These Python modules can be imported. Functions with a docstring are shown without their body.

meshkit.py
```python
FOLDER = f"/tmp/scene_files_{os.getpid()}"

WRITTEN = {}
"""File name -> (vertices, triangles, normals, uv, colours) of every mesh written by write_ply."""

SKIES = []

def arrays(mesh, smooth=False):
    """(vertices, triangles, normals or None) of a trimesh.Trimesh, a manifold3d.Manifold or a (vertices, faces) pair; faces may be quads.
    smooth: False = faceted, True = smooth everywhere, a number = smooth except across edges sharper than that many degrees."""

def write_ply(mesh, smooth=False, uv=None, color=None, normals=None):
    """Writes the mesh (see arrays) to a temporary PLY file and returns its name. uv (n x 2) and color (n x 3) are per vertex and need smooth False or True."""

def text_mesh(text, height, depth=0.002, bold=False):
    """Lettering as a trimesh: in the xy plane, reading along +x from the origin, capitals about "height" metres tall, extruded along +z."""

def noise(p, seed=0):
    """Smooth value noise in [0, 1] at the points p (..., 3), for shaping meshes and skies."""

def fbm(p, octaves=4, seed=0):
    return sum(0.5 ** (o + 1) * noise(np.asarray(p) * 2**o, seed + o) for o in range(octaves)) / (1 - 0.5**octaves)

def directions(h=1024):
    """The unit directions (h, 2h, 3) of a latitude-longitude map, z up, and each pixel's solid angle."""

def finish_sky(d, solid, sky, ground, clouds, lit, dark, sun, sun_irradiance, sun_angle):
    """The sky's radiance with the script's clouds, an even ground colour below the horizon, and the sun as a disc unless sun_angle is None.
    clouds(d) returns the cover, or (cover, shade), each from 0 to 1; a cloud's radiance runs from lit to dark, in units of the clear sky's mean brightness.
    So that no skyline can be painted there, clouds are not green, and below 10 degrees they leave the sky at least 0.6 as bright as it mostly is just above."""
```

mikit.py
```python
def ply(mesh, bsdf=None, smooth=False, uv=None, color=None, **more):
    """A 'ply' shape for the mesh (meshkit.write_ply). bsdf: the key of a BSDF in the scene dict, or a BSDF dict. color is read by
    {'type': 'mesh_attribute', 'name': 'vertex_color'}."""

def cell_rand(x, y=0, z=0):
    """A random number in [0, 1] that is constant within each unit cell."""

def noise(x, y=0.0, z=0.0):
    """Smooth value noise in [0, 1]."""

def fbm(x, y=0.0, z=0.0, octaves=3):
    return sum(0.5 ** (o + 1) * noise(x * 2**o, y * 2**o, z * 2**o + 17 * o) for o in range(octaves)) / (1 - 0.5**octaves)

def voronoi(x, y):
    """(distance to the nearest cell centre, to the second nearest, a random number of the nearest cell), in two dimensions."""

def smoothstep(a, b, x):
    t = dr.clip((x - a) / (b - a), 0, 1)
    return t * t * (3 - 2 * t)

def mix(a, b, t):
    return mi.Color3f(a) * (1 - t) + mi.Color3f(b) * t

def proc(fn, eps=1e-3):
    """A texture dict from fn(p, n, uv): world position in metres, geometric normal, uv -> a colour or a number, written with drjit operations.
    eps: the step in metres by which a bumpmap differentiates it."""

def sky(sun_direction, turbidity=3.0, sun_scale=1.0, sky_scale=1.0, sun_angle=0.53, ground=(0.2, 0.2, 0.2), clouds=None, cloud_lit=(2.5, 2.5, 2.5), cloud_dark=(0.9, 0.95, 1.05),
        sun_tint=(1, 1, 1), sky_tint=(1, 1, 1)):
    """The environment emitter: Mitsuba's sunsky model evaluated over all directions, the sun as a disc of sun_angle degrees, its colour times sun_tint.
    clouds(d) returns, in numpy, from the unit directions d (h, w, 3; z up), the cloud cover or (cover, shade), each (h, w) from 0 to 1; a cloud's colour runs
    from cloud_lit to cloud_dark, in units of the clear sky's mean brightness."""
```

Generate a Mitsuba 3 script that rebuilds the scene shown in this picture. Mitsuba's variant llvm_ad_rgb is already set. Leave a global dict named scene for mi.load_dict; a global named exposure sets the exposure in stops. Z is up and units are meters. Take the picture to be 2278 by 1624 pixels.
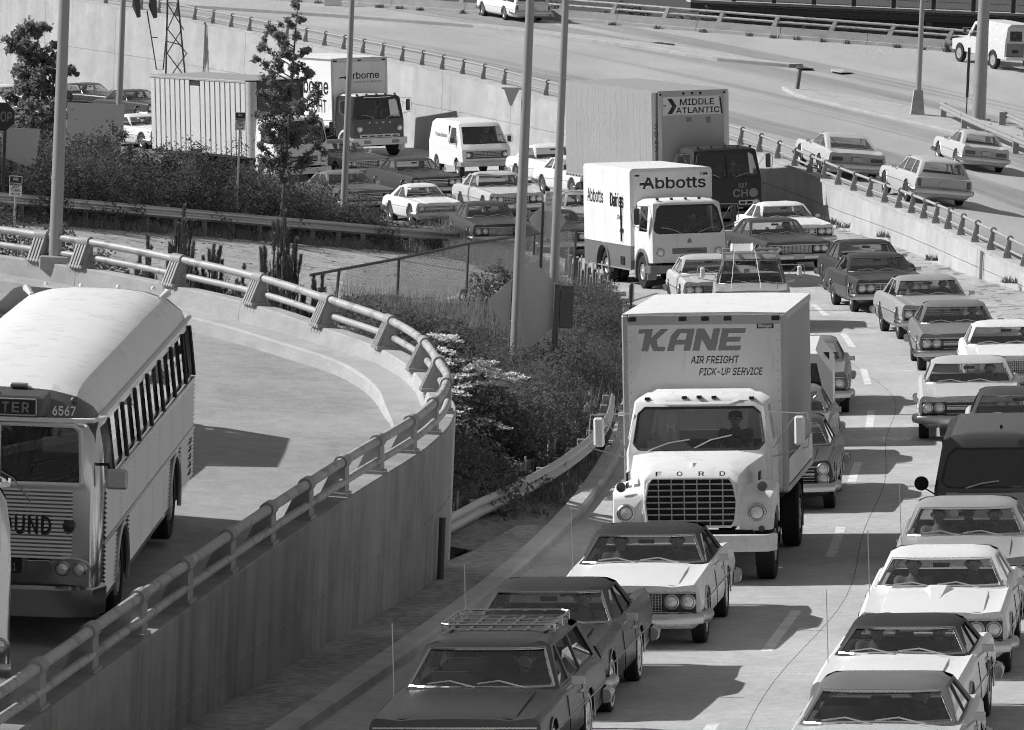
import math, random
import numpy as np, trimesh, manifold3d as m3, mitsuba as mi, drjit as dr
import mikit, meshkit
from mikit import noise, fbm, voronoi, smoothstep, cell_rand
from scipy.interpolate import CubicSpline, PchipInterpolator
from scipy.spatial import ConvexHull

T = mi.ScalarTransform4f
rad, deg, PI = math.radians, math.degrees, math.pi
scene, labels = {}, {}

# ------------------------------------------------------------------ camera, sky, exposure
RHO, TH, CAM_Z = rad(2.4), rad(3.96), 9.1
_r, _u, _f = np.array([1, 0, 0.]), np.array([0, math.sin(TH), math.cos(TH)]), np.array([0, math.cos(TH), -math.sin(TH)])
_up = -math.sin(RHO) * _r + math.cos(RHO) * _u
scene['camera'] = {'type': 'perspective', 'fov': 2 * deg(math.atan(1139 / 12800.)), 'fov_axis': 'x', 'near_clip': 1.0, 'far_clip': 3000.0,
                   'to_world': T().look_at(origin=[0, 0, CAM_Z], target=list(np.array([0, 0, CAM_Z]) + _f), up=list(_up))}
SUN_EL, SUN_AZ = rad(35), rad(9)            # the sun stands on the left, a little beyond the traffic
SUN = [-math.cos(SUN_AZ) * math.cos(SUN_EL), math.sin(SUN_AZ) * math.cos(SUN_EL), math.sin(SUN_EL)]


def sky_cover(d):                           # the whole sky as a black and white film sees it: no hue, a little brighter towards the horizon
    el = np.clip(d[..., 2], 0, 1)
    return np.ones(d.shape[:2]), np.clip(el / 0.6, 0, 1) ** 0.7


scene['sky'] = mikit.sky(SUN, turbidity=3, sun_tint=(0.801, 1.0, 1.436), ground=(0.2, 0.2, 0.2), clouds=sky_cover, cloud_lit=(0.88, 0.88, 0.88), cloud_dark=(0.54, 0.54, 0.54))
exposure = 2.25

# ------------------------------------------------------------------ the lie of the land (metres; x right, y away, z up)
BANK = 0.061
_wall = np.array([(17.6, 90), (16.3, 120), (14.6, 143), (13.45, 155), (12.75, 161.5), (12.05, 170), (11.15, 179), (10.2, 185.3), (9.2, 192), (7.2, 201), (3.6, 214.5), (-2.14, 230.9), (-12.5, 257), (-24, 283), (-38, 312), (-60, 352), (-90, 400)])
wall_x = CubicSpline(_wall[:, 1], _wall[:, 0])
_top = np.array([(90, .6), (120, .95), (140, 1.33), (154, 1.61), (160, 1.85), (166, 2.03), (172, 2.13), (178, 2.25), (185, 2.48), (191, 2.72), (200, 3.25), (211, 3.65), (221, 4.04), (232, 4.66), (245, 5.22), (257.5, 5.75), (267, 6.19), (290, 7.1), (320, 8.2), (400, 11)])
wall_top = PchipInterpolator(_top[:, 0], _top[:, 1])
_edge = np.array([(-4.6, 52), (-2.2, 69), (.17, 85), (2.08, 106.4), (2.85, 130), (2.95, 150), (1.6, 170), (-1, 190), (-6, 215), (-14, 245), (-26, 280), (-45, 320), (-80, 380), (-95, 405)])
edge_x = CubicSpline(_edge[:, 1], _edge[:, 0])


def sstep(a, b, x):
    t = np.clip((np.asarray(x, float) - a) / (b - a), 0, 1)
    return t * t * (3 - 2 * t)


def rise(y):
    t = np.asarray(y, float) - 172
    return .0135 * (t + np.sqrt(t * t + 324)) - .0135 * (-110 + math.sqrt(110 ** 2 + 324))


def z_main(x, y): return BANK * np.asarray(x) + rise(y)


def z_upper(x, y):
    x, y = np.asarray(x, float), np.asarray(y, float)
    X, Y = x / 10, (y - 200) / 50
    far = 3.334 - .924 * X + .754 * Y + .499 * Y * Y + .517 * X * Y
    w = x - wall_x(np.clip(y, 90, 400))
    t = sstep(0, 12, w)
    return (wall_top(np.clip(y, 90, 400)) - .4) * (1 - t) + far * t


def z_ramp(x, y): return 1.79 + .058 * (np.asarray(y) - 84.5) - .029 * (np.asarray(x) + 1)


def z_side(x, y): return .02 - .118 * (np.asarray(x) + 2.1) - .02 * (np.asarray(y) - 180)


GR = np.array([-2.1, 180.])                 # the right-hand end of the guardrail along the side street
GA, GN = np.array([-.35, -.937]), np.array([-.937, .35])


def z_land(x, y):
    x, y = np.asarray(x, float), np.asarray(y, float)
    q = (x - GR[0]) * GN[0] + (y - GR[1]) * GN[1]
    low = z_main(x, y) + .05
    bx, by = x - q * GN[0], y - q * GN[1]
    behind = np.maximum(low, z_side(bx, by) - .0 * np.minimum(q, 9) - .35 * np.maximum(q - 9, 0))
    near = low + np.clip(.2 * (edge_x(np.clip(y, 52, 400)) - .5 - x), 0, 3)
    front = np.minimum(near, z_side(x, y) - .10)
    return np.where(q > 0, behind, front)


# ------------------------------------------------------------------ mesh helpers: a mesh is (vertices, triangles)
def tri(f):
    f = np.asarray(f, int)
    return np.vstack([f[:, [0, 1, 2]], f[:, [0, 2, 3]]]) if f.shape[1] == 4 else f


def merge(ms):
    vs, fs, n = [], [], 0
    for v, f in ms:
        vs.append(np.asarray(v, float)); fs.append(tri(f) + n); n += len(v)
    return np.vstack(vs), np.vstack(fs)


def hull(pts):
    pts = np.asarray(pts, float)
    h = ConvexHull(pts)
    used = np.unique(h.simplices)
    idx = -np.ones(len(pts), int); idx[used] = np.arange(len(used))
    f, v = idx[h.simplices], pts[used]
    n = np.cross(v[f[:, 1]] - v[f[:, 0]], v[f[:, 2]] - v[f[:, 0]])
    flip = (n * h.equations[:, :3]).sum(1) < 0
    f[flip] = f[flip][:, [0, 2, 1]]
    return v, f


def box(x0, x1, y0, y1, z0, z1, b=0.0):
    if b <= 0:
        v = np.array([[x, y, z] for x in (x0, x1) for y in (y0, y1) for z in (z0, z1)], float)
        return v, np.array([[0, 1, 3], [0, 3, 2], [4, 6, 7], [4, 7, 5], [0, 4, 5], [0, 5, 1], [2, 3, 7], [2, 7, 6], [0, 2, 6], [0, 6, 4], [1, 5, 7], [1, 7, 3]])
    b = min(b, (x1 - x0) * .49, (y1 - y0) * .49, (z1 - z0) * .49)
    c, h = np.array([x0 + x1, y0 + y1, z0 + z1]) / 2, np.array([x1 - x0, y1 - y0, z1 - z0]) / 2
    p = []
    for s in np.array(np.meshgrid([-1, 1], [-1, 1], [-1, 1])).T.reshape(-1, 3):
        for k in range(3):
            o = h - b; o = o.copy(); o[k] = h[k]
            p.append(c + s * o)
    return hull(p)


def grid(P):
    P = np.asarray(P, float); n, m = P.shape[:2]
    i, j = np.meshgrid(np.arange(n - 1), np.arange(m - 1), indexing='ij')
    a = (i * m + j).ravel()
    return P.reshape(-1, 3), tri(np.stack([a, a + m, a + m + 1, a + 1], 1))


def loft(rings, cap=True):
    """Rings of equal length, closed around; each ring a loop of points."""
    R = np.asarray(rings, float); n, m = R.shape[:2]
    i, j = np.meshgrid(np.arange(n - 1), np.arange(m), indexing='ij')
    f = [tri(np.stack([i * m + j, i * m + (j + 1) % m, (i + 1) * m + (j + 1) % m, (i + 1) * m + j], -1).reshape(-1, 4))]
    v = R.reshape(-1, 3)
    if cap:
        c = np.vstack([R[0].mean(0), R[-1].mean(0)])
        v = np.vstack([v, c]); a, k = n * m, np.arange(m)
        f += [np.stack([k * 0 + a, (k + 1) % m, k], 1), np.stack([k * 0 + a + 1, (n - 1) * m + k, (n - 1) * m + (k + 1) % m], 1)]
    f = np.vstack(f)
    vol = (v[f[:, 0]] * np.cross(v[f[:, 1]], v[f[:, 2]])).sum()
    return (v, f[:, [0, 2, 1]]) if vol < 0 else (v, f)


def tube(p, r, n=8, cap=True):
    p = np.asarray(p, float)
    t = np.gradient(p, axis=0) if len(p) > 2 else np.repeat((p[1:] - p[:1]), 2, 0)
    t /= np.linalg.norm(t, axis=1, keepdims=True) + 1e-12
    a = np.empty_like(t); q = np.cross(t[0], [0, 0, 1.] if abs(t[0, 2]) < .9 else [1., 0, 0])
    for i in range(len(p)):                 # the frame is carried along without twisting
        q = q - t[i] * (q @ t[i]); q /= np.linalg.norm(q) + 1e-12; a[i] = q
    b = np.cross(t, a)
    ang = np.arange(n) * 2 * PI / n
    r = np.broadcast_to(np.asarray(r, float), (len(p),))[:, None, None]
    return loft(p[:, None] + r * (np.cos(ang)[None, :, None] * a[:, None] + np.sin(ang)[None, :, None] * b[:, None]), cap)


def sweep(path, prof, cap=True, closed=False):
    """A closed profile of (sideways to the right, up) carried along a path; the side direction stays level."""
    p = np.asarray(path, float)
    t = np.gradient(p, axis=0) if len(p) > 2 else np.repeat(p[1:] - p[:1], 2, 0)
    s = np.stack([t[:, 1], -t[:, 0], t[:, 0] * 0], 1); s /= np.linalg.norm(s, axis=1, keepdims=True)
    pr = np.asarray(prof, float)
    pr = np.broadcast_to(pr, (len(p),) + pr.shape[-2:])
    R = p[:, None] + pr[..., :1] * s[:, None] + pr[..., 1:] * np.array([0, 0, 1.])
    return loft(R, cap)


def lathe(prof, n=24, axis=1):
    """Profile (along axis, radius) turned about the y axis (or x with axis=0, z with axis=2)."""
    ang = np.arange(n) * 2 * PI / n
    P = np.array([[(h, r * math.cos(a), r * math.sin(a)) for a in ang] for h, r in prof])
    order = {0: [0, 1, 2], 1: [1, 0, 2], 2: [1, 2, 0]}[axis]
    return loft(P[..., order], True)


def ball(c, r, n=10):
    s = trimesh.creation.icosphere(2 if n > 8 else 1)
    return np.array(s.vertices) * r + np.asarray(c), np.array(s.faces)


def man(mesh):
    v, f = mesh
    M = m3.Manifold(m3.Mesh(np.ascontiguousarray(v, dtype=np.float32), np.ascontiguousarray(f, dtype=np.uint32)))
    return M


def unman(M):
    m = M.to_mesh()
    return np.array(m.vert_properties[:, :3], float), np.array(m.tri_verts, int)


def cut(a, *bs):
    A = man(a) if isinstance(a, tuple) else a
    for b in bs:
        A = A - (man(b) if isinstance(b, tuple) else b)
    return unman(A)


def prism(poly, axis, lo, hi):
    """A convex or simple polygon in the plane across the axis (0: (y,z), 1: (x,z), 2: (x,y)), between lo and hi."""
    cs = m3.CrossSection([[tuple(map(float, q)) for q in poly]], m3.FillRule.EvenOdd)
    v, f = unman(m3.Manifold.extrude(cs, float(hi - lo)))
    v[:, 2] += lo
    if axis == 2:
        return v, f
    w = np.stack([v[:, 2], v[:, 0], v[:, 1]], 1) if axis == 0 else np.stack([v[:, 0], v[:, 2], v[:, 1]], 1)
    return (w, f) if axis == 0 else (w, f[:, [0, 2, 1]])


def xf(mesh, M):
    M = np.asarray(M, float); v, f = mesh
    w = np.asarray(v) @ M[:3, :3].T + M[:3, 3]
    return (w, tri(f)[:, [0, 2, 1]]) if np.linalg.det(M[:3, :3]) < 0 else (w, f)


def rot(axis, a):
    return trimesh.transformations.rotation_matrix(a, axis)


def move(mesh, x=0, y=0, z=0): return np.asarray(mesh[0], float) + [x, y, z], mesh[1]


def mirror_y(mesh): return xf(mesh, np.diag([1, -1, 1, 1]))


def slice_sheet(mesh, planes):
    """The part of an open surface on the inner side of each plane (point, normal)."""
    t = trimesh.Trimesh(*mesh, process=True)
    for o, n in planes:
        t = trimesh.intersections.slice_mesh_plane(t, n, o, cap=False)
        t.merge_vertices()
    return np.array(t.vertices), np.array(t.faces)


def rim(mesh):
    """The outline of an open sheet as closed loops of points."""
    t = trimesh.Trimesh(*mesh, process=True); t.merge_vertices(digits_vertex=5)
    e = t.edges_sorted[trimesh.grouping.group_rows(t.edges_sorted, require_count=1)]
    nxt = {}
    for a, b in e:
        nxt.setdefault(a, []).append(b); nxt.setdefault(b, []).append(a)
    loops, seen = [], set()
    for s in list(nxt):
        if s in seen: continue
        loop, prev, cur = [s], None, s
        while True:
            seen.add(cur)
            c = [k for k in nxt[cur] if k != prev and (k not in seen or k == s)]
            if not c: break
            prev, cur = cur, c[0]
            if cur == s: break
            loop.append(cur)
        loops.append(np.array(t.vertices)[loop])
    return max(loops, key=len) if loops else None


def rim_tube(sheet, r, n=5):
    L = rim(sheet)
    if L is None: return None
    seg = np.vstack([L, L[:1]])
    d = np.r_[0, np.cumsum(np.linalg.norm(np.diff(seg, axis=0), axis=1))]
    return merge([tube(seg[k:k + 2], r, n) for k in range(len(seg) - 1) if d[k + 1] - d[k] > 1e-4])


def text(s, h, depth=.004, bold=False, width=None, slant=0.0):
    m = meshkit.text_mesh(s, h, depth, bold)
    v, f = np.array(m.vertices), np.array(m.faces)
    if width:
        v[:, 0] = (v[:, 0] - v[:, 0].min()) * width / np.ptp(v[:, 0])
    v[:, 0] += slant * v[:, 1]
    v[:, 0] -= (v[:, 0].min() + v[:, 0].max()) / 2
    return v, f


def on_front(mesh, x, y, z):
    """Lettering on a vehicle's front: reads from the right hand of the vehicle to its left."""
    v, f = mesh
    return np.stack([x + v[:, 2], y + v[:, 0], z + v[:, 1]], 1), f


def on_right(mesh, x, y, z):
    """Lettering on a vehicle's right flank (its -y side), reading towards the front... from front to back it would mirror."""
    v, f = mesh
    return np.stack([x + v[:, 0], y - v[:, 2], z + v[:, 1]], 1), f


# ------------------------------------------------------------------ entries of the scene
used = {}


def numbered(name):
    n = used.get(name, 0); used[name] = n + 1
    return name if n == 0 else f'{name}_{n:03d}'


def tag(key, label=None, cat=None, group=None, kind=None):
    labels[key] = {k: v for k, v in (('label', label), ('category', cat), ('group', group), ('kind', kind)) if v}


class Thing:
    def __init__(self, name, label, cat, M=None, group=None, kind=None):
        self.key = numbered(name); self.M = np.eye(4) if M is None else np.asarray(M, float)
        self.n = {}
        tag(self.key, label, cat, group, kind)

    def add(self, name, mesh, mat, smooth=False, parent=None, label=None, kind=None):
        if mesh is None: return None
        base = (parent or self.key) + '__' + name
        n = self.n.get(base, 0); self.n[base] = n + 1
        key = base if n == 0 else f'{base}_{n:03d}'
        d = dict(mesh) if isinstance(mesh, dict) else mikit.ply(mesh, mat, smooth)
        if mat and isinstance(mesh, dict): d['bsdf'] = {'type': 'ref', 'id': mat}
        if not np.allclose(self.M, np.eye(4)): d['to_world'] = T(self.M)
        scene[key] = d
        if label or kind: tag(key, label, kind=kind)
        return key


def single(name, mesh, mat, label=None, cat=None, smooth=False, group=None, kind=None, uv=None):
    key = numbered(name)
    scene[key] = mikit.ply(mesh, mat, smooth)
    tag(key, label, cat, group, kind)
    return key


def rgb(g): return {'type': 'rgb', 'value': [g, g, g]}


def mat(name, g, rough=.5, metallic=0.0, coat=0.0, spec=.5, **k):
    scene[name] = {'type': 'twosided', 'bsdf': {'type': 'principled', 'base_color': rgb(g) if not isinstance(g, dict) else g, 'roughness': rough, 'metallic': metallic,
                                                'clearcoat': coat, 'clearcoat_gloss': .92, 'specular': spec, **k}}
    return name


def z_bus(x, y): return z_ramp(-5.5, 66) + .03 + .060 * (np.asarray(y) - 66) + .01 * (np.asarray(x) + 5.5)   # the crown of the ramp where the buses stand is nearly level

# ------------------------------------------------------------------ materials (all grey: the photograph is black and white)
def grey(v): return mi.Color3f(v)


def tex_road(p, n, uv):
    a = fbm(p.x * .55, p.y * .55, 0, 4); g = noise(p.x * 23, p.y * 23, 3)
    g2 = noise(p.x * 7, p.y * 7, 9); s = smoothstep(.66, .74, noise(p.x * 2.3, p.y * 1.1, 5) * .6 + g * .4)
    return grey((.335 + .07 * (a - .5) + .06 * (g - .5) + .05 * (g2 - .5)) * (1 - .10 * s))


_wp = np.polyfit(np.linspace(150, 330, 60) - 240, wall_x(np.linspace(150, 330, 60)), 5)


def wall_poly(y):
    t, v = y - 240, mi.Float(0)
    for c in _wp: v = v * t + float(c)
    return v


def tex_upper(p, n, uv):
    w = p.x - wall_poly(dr.clip(p.y, 150, 330))
    a = fbm(p.x * .4, p.y * .12, 0, 4); g = noise(p.x * 17, p.y * 9, 3)
    lane = noise(w * .62 + 3.1, p.y * .010, 7) * .75 + noise(w * 1.9, p.y * .02, 17) * .25
    stain = smoothstep(.50, .72, lane) * (.55 + .45 * noise(w * 3, p.y * .25, 5))
    return grey((.325 + .10 * (a - .5) + .05 * (g - .5)) * (1 - .36 * stain))


def tex_wall(p, n, uv):
    s = p.x * .8 + p.y * .9
    streak = noise(s * 2.3, p.z * .18, 1) * .6 + noise(s * 7, p.z * .3, 2) * .4
    g = fbm(s * 3, p.z * 3, 4, 3); f = noise(s * 30, p.z * 30, 0)
    patch = smoothstep(.50, .66, fbm(s * .5, p.z * .45, 8, 4)) * noise(s * 5, p.z * 5, 2)
    return grey(.36 + .09 * (streak - .5) + .07 * (g - .5) + .03 * (f - .5) + .05 * patch)


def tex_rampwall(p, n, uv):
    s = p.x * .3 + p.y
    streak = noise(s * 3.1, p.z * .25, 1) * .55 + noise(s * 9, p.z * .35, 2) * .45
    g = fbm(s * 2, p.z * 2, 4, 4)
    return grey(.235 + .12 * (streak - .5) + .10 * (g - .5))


def tex_parapet(p, n, uv):
    g = fbm(p.x * 3, p.y * 3, p.z * 3, 4); f = noise(p.x * 25, p.y * 25, p.z * 25)
    st = smoothstep(.50, .62, fbm(p.x * 1.3, p.y * 1.3, p.z * 4, 4))
    return grey(.35 + .12 * (g - .5) + .05 * (f - .5) - .05 * st * f)


def tex_dirt(p, n, uv):
    g = fbm(p.x * 1.6, p.y * 1.2, 0, 4); f = noise(p.x * 14, p.y * 14, 2)
    return grey(.14 + .12 * (g - .5) + .10 * (f - .5))


def tex_gravel(p, n, uv):
    g = fbm(p.x * .7, p.y * .5, 0, 4); f = noise(p.x * 12, p.y * 9, 2); d = smoothstep(.70, .78, noise(p.x * 4.5, p.y * 3, 6))
    return grey(.29 + .12 * (g - .5) + .10 * (f - .5) - .12 * d)


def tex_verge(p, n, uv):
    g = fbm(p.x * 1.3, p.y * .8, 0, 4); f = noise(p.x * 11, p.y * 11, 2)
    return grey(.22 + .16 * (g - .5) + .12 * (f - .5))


def tex_leaf(p, n, uv):
    c = noise(p.x * 1.1, p.y * 1.1, p.z * 1.3); f = noise(p.x * 9, p.y * 9, p.z * 9)
    return grey(.135 + .10 * (c - .4) + .08 * (f - .5))


def tex_ramp(p, n, uv):
    a = fbm(p.x * .5, p.y * .5, 0, 4); g = noise(p.x * 21, p.y * 21, 3); d = noise(p.x * 5, p.y * 5, 1)
    return grey(.275 + .12 * (a - .5) + .05 * (g - .5) + .05 * (d - .5))


def tex_dust(p, n, uv):
    return grey(.72 + .05 * (fbm(p.x * 1.5, p.y * 1.5, p.z * 1.5, 3) - .5))


def proc_mat(name, fn, rough=.85, spec=.3): return mat(name, mikit.proc(fn), rough, spec=spec)



def leaf_mat(name, col, trans=.75):
    scene[name] = {'type': 'principledthin', 'base_color': col if isinstance(col, dict) else rgb(col), 'roughness': .55, 'diff_trans': trans, 'spec_trans': 0.0, 'eta': 1.4}


for nm, fn in dict(road=tex_road, upper=tex_upper, wall=tex_wall, rampwall=tex_rampwall, parapet=tex_parapet, dirt=tex_dirt, gravel=tex_gravel, verge=tex_verge, ramp=tex_ramp).items():
    proc_mat('m_' + nm, fn)

leaf_mat('m_leaf', mikit.proc(tex_leaf))
leaf_mat('m_leaf_pale', .16)
leaf_mat('m_needle', .17, .6)
mat('m_flower', .62, .7)
mat('m_bark', .10, .9)
mat('m_twig', .10, .9)
mat('m_galv', .45, .38, .55)


def tex_rail(p, n, uv):
    g = fbm(p.x * 2.2, p.y * 2.2, p.z * 2.2, 4); r = smoothstep(.56, .66, fbm(p.x * 6, p.y * 6, p.z * 6, 3))
    return grey(.36 + .14 * (g - .5) - .10 * r)


mat('m_rail', mikit.proc(tex_rail), .55, .1)
mat('m_pipe_grey', .30, .6)
mat('m_railpost', .27, .6)
mat('m_pole', .36, .45, .5)
mat('m_steel_dark', .06, .5)
mat('m_timber', .13, .9)
mat('m_timber_light', .35, .9)


def tex_paintline(p, n, uv):
    return grey(.53 - .08 * smoothstep(.5, .62, fbm(p.x * 8, p.y * 5, 3, 4)))


proc_mat('m_paintline', tex_paintline)
leaf_mat('m_leaf_tree', .26, 1.0)
mat('m_tar', .15, .8)
mat('m_sign_back', .55, .6, .05)
mat('m_sign_dark', .03, .5)
mat('m_sign_white', .75, .45)
mat('m_girder', .10, .6)
mat('m_underwall', .115, .9)
# vehicles
for g, v in (('black', .012), ('charcoal', .018), ('dark', .038), ('middark', .085), ('mid', .15), ('silver', .27), ('light', .42), ('cream', .55), ('white', .64)):
    mat('p_' + g, v, .32, 0, 1.0)
for g, v in (('black', .022), ('dark', .045), ('mid', .12), ('white', .6)):
    mat('v_' + g, v, .62)                   # vinyl tops


def tex_truck(p, n, uv):
    g = fbm(p.x * 2.1, p.y * 2.1, p.z * 2.1, 4); st = smoothstep(.60, .70, fbm(p.x * 6, p.y * 6, p.z * .9, 3)); f = smoothstep(.74, .80, noise(p.x * 23, p.y * 23, p.z * 23))
    return grey(.69 + .06 * (g - .5) - .06 * st - .03 * f)


mat('m_truck', mikit.proc(tex_truck), .40, 0, .5)
mat('m_ribside', .50, .5)
mat('m_alu', .50, .34, .75)
mat('m_alu_flat', .46, .5, .6)
mat('m_flute', .55, .16, .95)
mat('m_tire', .018, .8)
mat('m_under', .012, .9)
mat('m_rubber', .02, .6)
mat('m_interior', .03, .9)
mat('m_seat', .07, .8)
mat('m_skin', .30, .5)
mat('m_shirt', .20, .85)
mat('m_shirt_dark', .09, .85)
mat('m_hair', .02, .6)
mat('m_lens', .72, .12, .25, 1.0)
mat('m_tail', .06, .2, 0, 1.0)
mat('m_letter', .015, .5)
mat('m_letter_white', .75, .5)
mat('m_letter_grey', .22, .6)
mat('m_plate', .45, .5)
mat('m_busdark', .07, .35, 0, .8)
scene['m_chrome'] = {'type': 'twosided', 'bsdf': {'type': 'roughconductor', 'alpha': .2, 'specular_reflectance': rgb(.62), 'eta': rgb(.2), 'k': rgb(3.9)}}
scene['m_glass'] = {'type': 'thindielectric', 'int_ior': 1.52, 'specular_transmittance': rgb(.66)}

# ------------------------------------------------------------------ ground, roads
def sheet(name, ys, x0, x1, nx, zf, mt, kind='structure', label=None, lift=0.0, smooth=True):
    P = np.array([[(x, y, float(zf(x, y)) + lift) for x in np.linspace(float(x0(y)), float(x1(y)), nx)] for y in ys])
    return single(name, grid(P), mt, label=label, kind=kind, smooth=smooth)


def near_wall_x(y): return -1.05 + .1697 * (y - 84.66)


# one base sheet to the horizon, well below everything that is built on it
B = 2500
single('ground', grid([[(-B, -300, -14.), (B, -300, -14.)], [(-B, 2 * B, -14.), (B, 2 * B, -14.)]]), 'm_dirt', kind='structure', label='bare ground below the roads')


def main_left(y): return np.interp(y, [40, 86, 92, 150, 185, 215, 260, 400], [near_wall_x(40) - .3, near_wall_x(86) - .3, .2, 2.2, -2, -14, -45, -110])


road = sheet('main_road', np.r_[np.arange(38, 200, 3), np.arange(200, 402, 3)], main_left, lambda y: np.interp(y, [38, 90], [19, 17.4]) if y < 90 else wall_x(y) + .2, 14, z_main, 'm_road',
             label='pale concrete roadway jammed with traffic')


def on_road(path, w, mt, name, lift=.004, zf=z_main, parent='main_road'):
    p = np.asarray(path, float); t = np.gradient(p, axis=0); s = np.stack([t[:, 1], -t[:, 0]], 1); s /= np.linalg.norm(s, axis=1, keepdims=True)
    P = np.stack([np.column_stack([q, zf(q[:, 0], q[:, 1]) + lift]) for q in (p - s * w / 2, p + s * w / 2)], 1)
    base = parent + '__' + name
    n = used.get(base, 0); used[base] = n + 1
    scene[base if n == 0 else f'{base}_{n:03d}'] = mikit.ply(grid(P), mt)


_lane = CubicSpline([45, 62, 75.5, 87.3, 99.6, 111.2, 126, 150, 175, 200], [-.9, 1.75, 3.50, 4.96, 5.97, 6.96, 7.75, 7.9, 6.4, 3.2])
k, y = 0, 51.9
while y < 190:
    yy = np.linspace(y, y + 4.7, 5)
    on_road(np.column_stack([_lane(yy), yy]), .15, 'm_paintline', 'lane_dash')
    y += 11.85
yy = np.linspace(45, 140, 60)
on_road(np.column_stack([_lane(yy) + .48 + .10 * np.sin(yy * .33) - .0035 * np.clip(yy - 112, 0, 99) ** 2 * .55, yy]), .016, 'm_tar', 'joint_seal', .003)
on_road(np.column_stack([_lane(yy) + 2.9 + .05 * np.sin(yy * .21), yy]), .018, 'm_tar', 'joint_seal', .003)
for y in (73.2, 86.6, 104.5, 121.5, 139):
    xs = np.linspace(float(edge_x(y)) + .4, float(_lane(y)) + 6, 8)
    on_road(np.column_stack([xs, xs * 0 + y + .02 * xs]), .015, 'm_tar', 'joint_seal', .003)

# kerb along the left edge
yy = np.r_[np.arange(50, 178, 2.5)]
kp = np.column_stack([edge_x(yy), yy, z_main(edge_x(yy), yy)])
kerb_prof = [(.04, -.3), (.02, .12), (-.03, .15), (-.28, .15), (-.30, -.3)]
kb = Thing('kerb', 'pale concrete kerb along the left edge of the roadway', None, kind='structure')
for i in range(0, len(kp) - 1, 2):
    seg = kp[i:i + 3].copy()
    if len(seg) < 2: break
    d = (seg[-1] - seg[0]) / np.linalg.norm(seg[-1] - seg[0]) * .006
    seg[0] += d; seg[-1] -= d
    kb.add('kerb_stone', sweep(seg, kerb_prof), 'm_parapet', 20)

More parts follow.
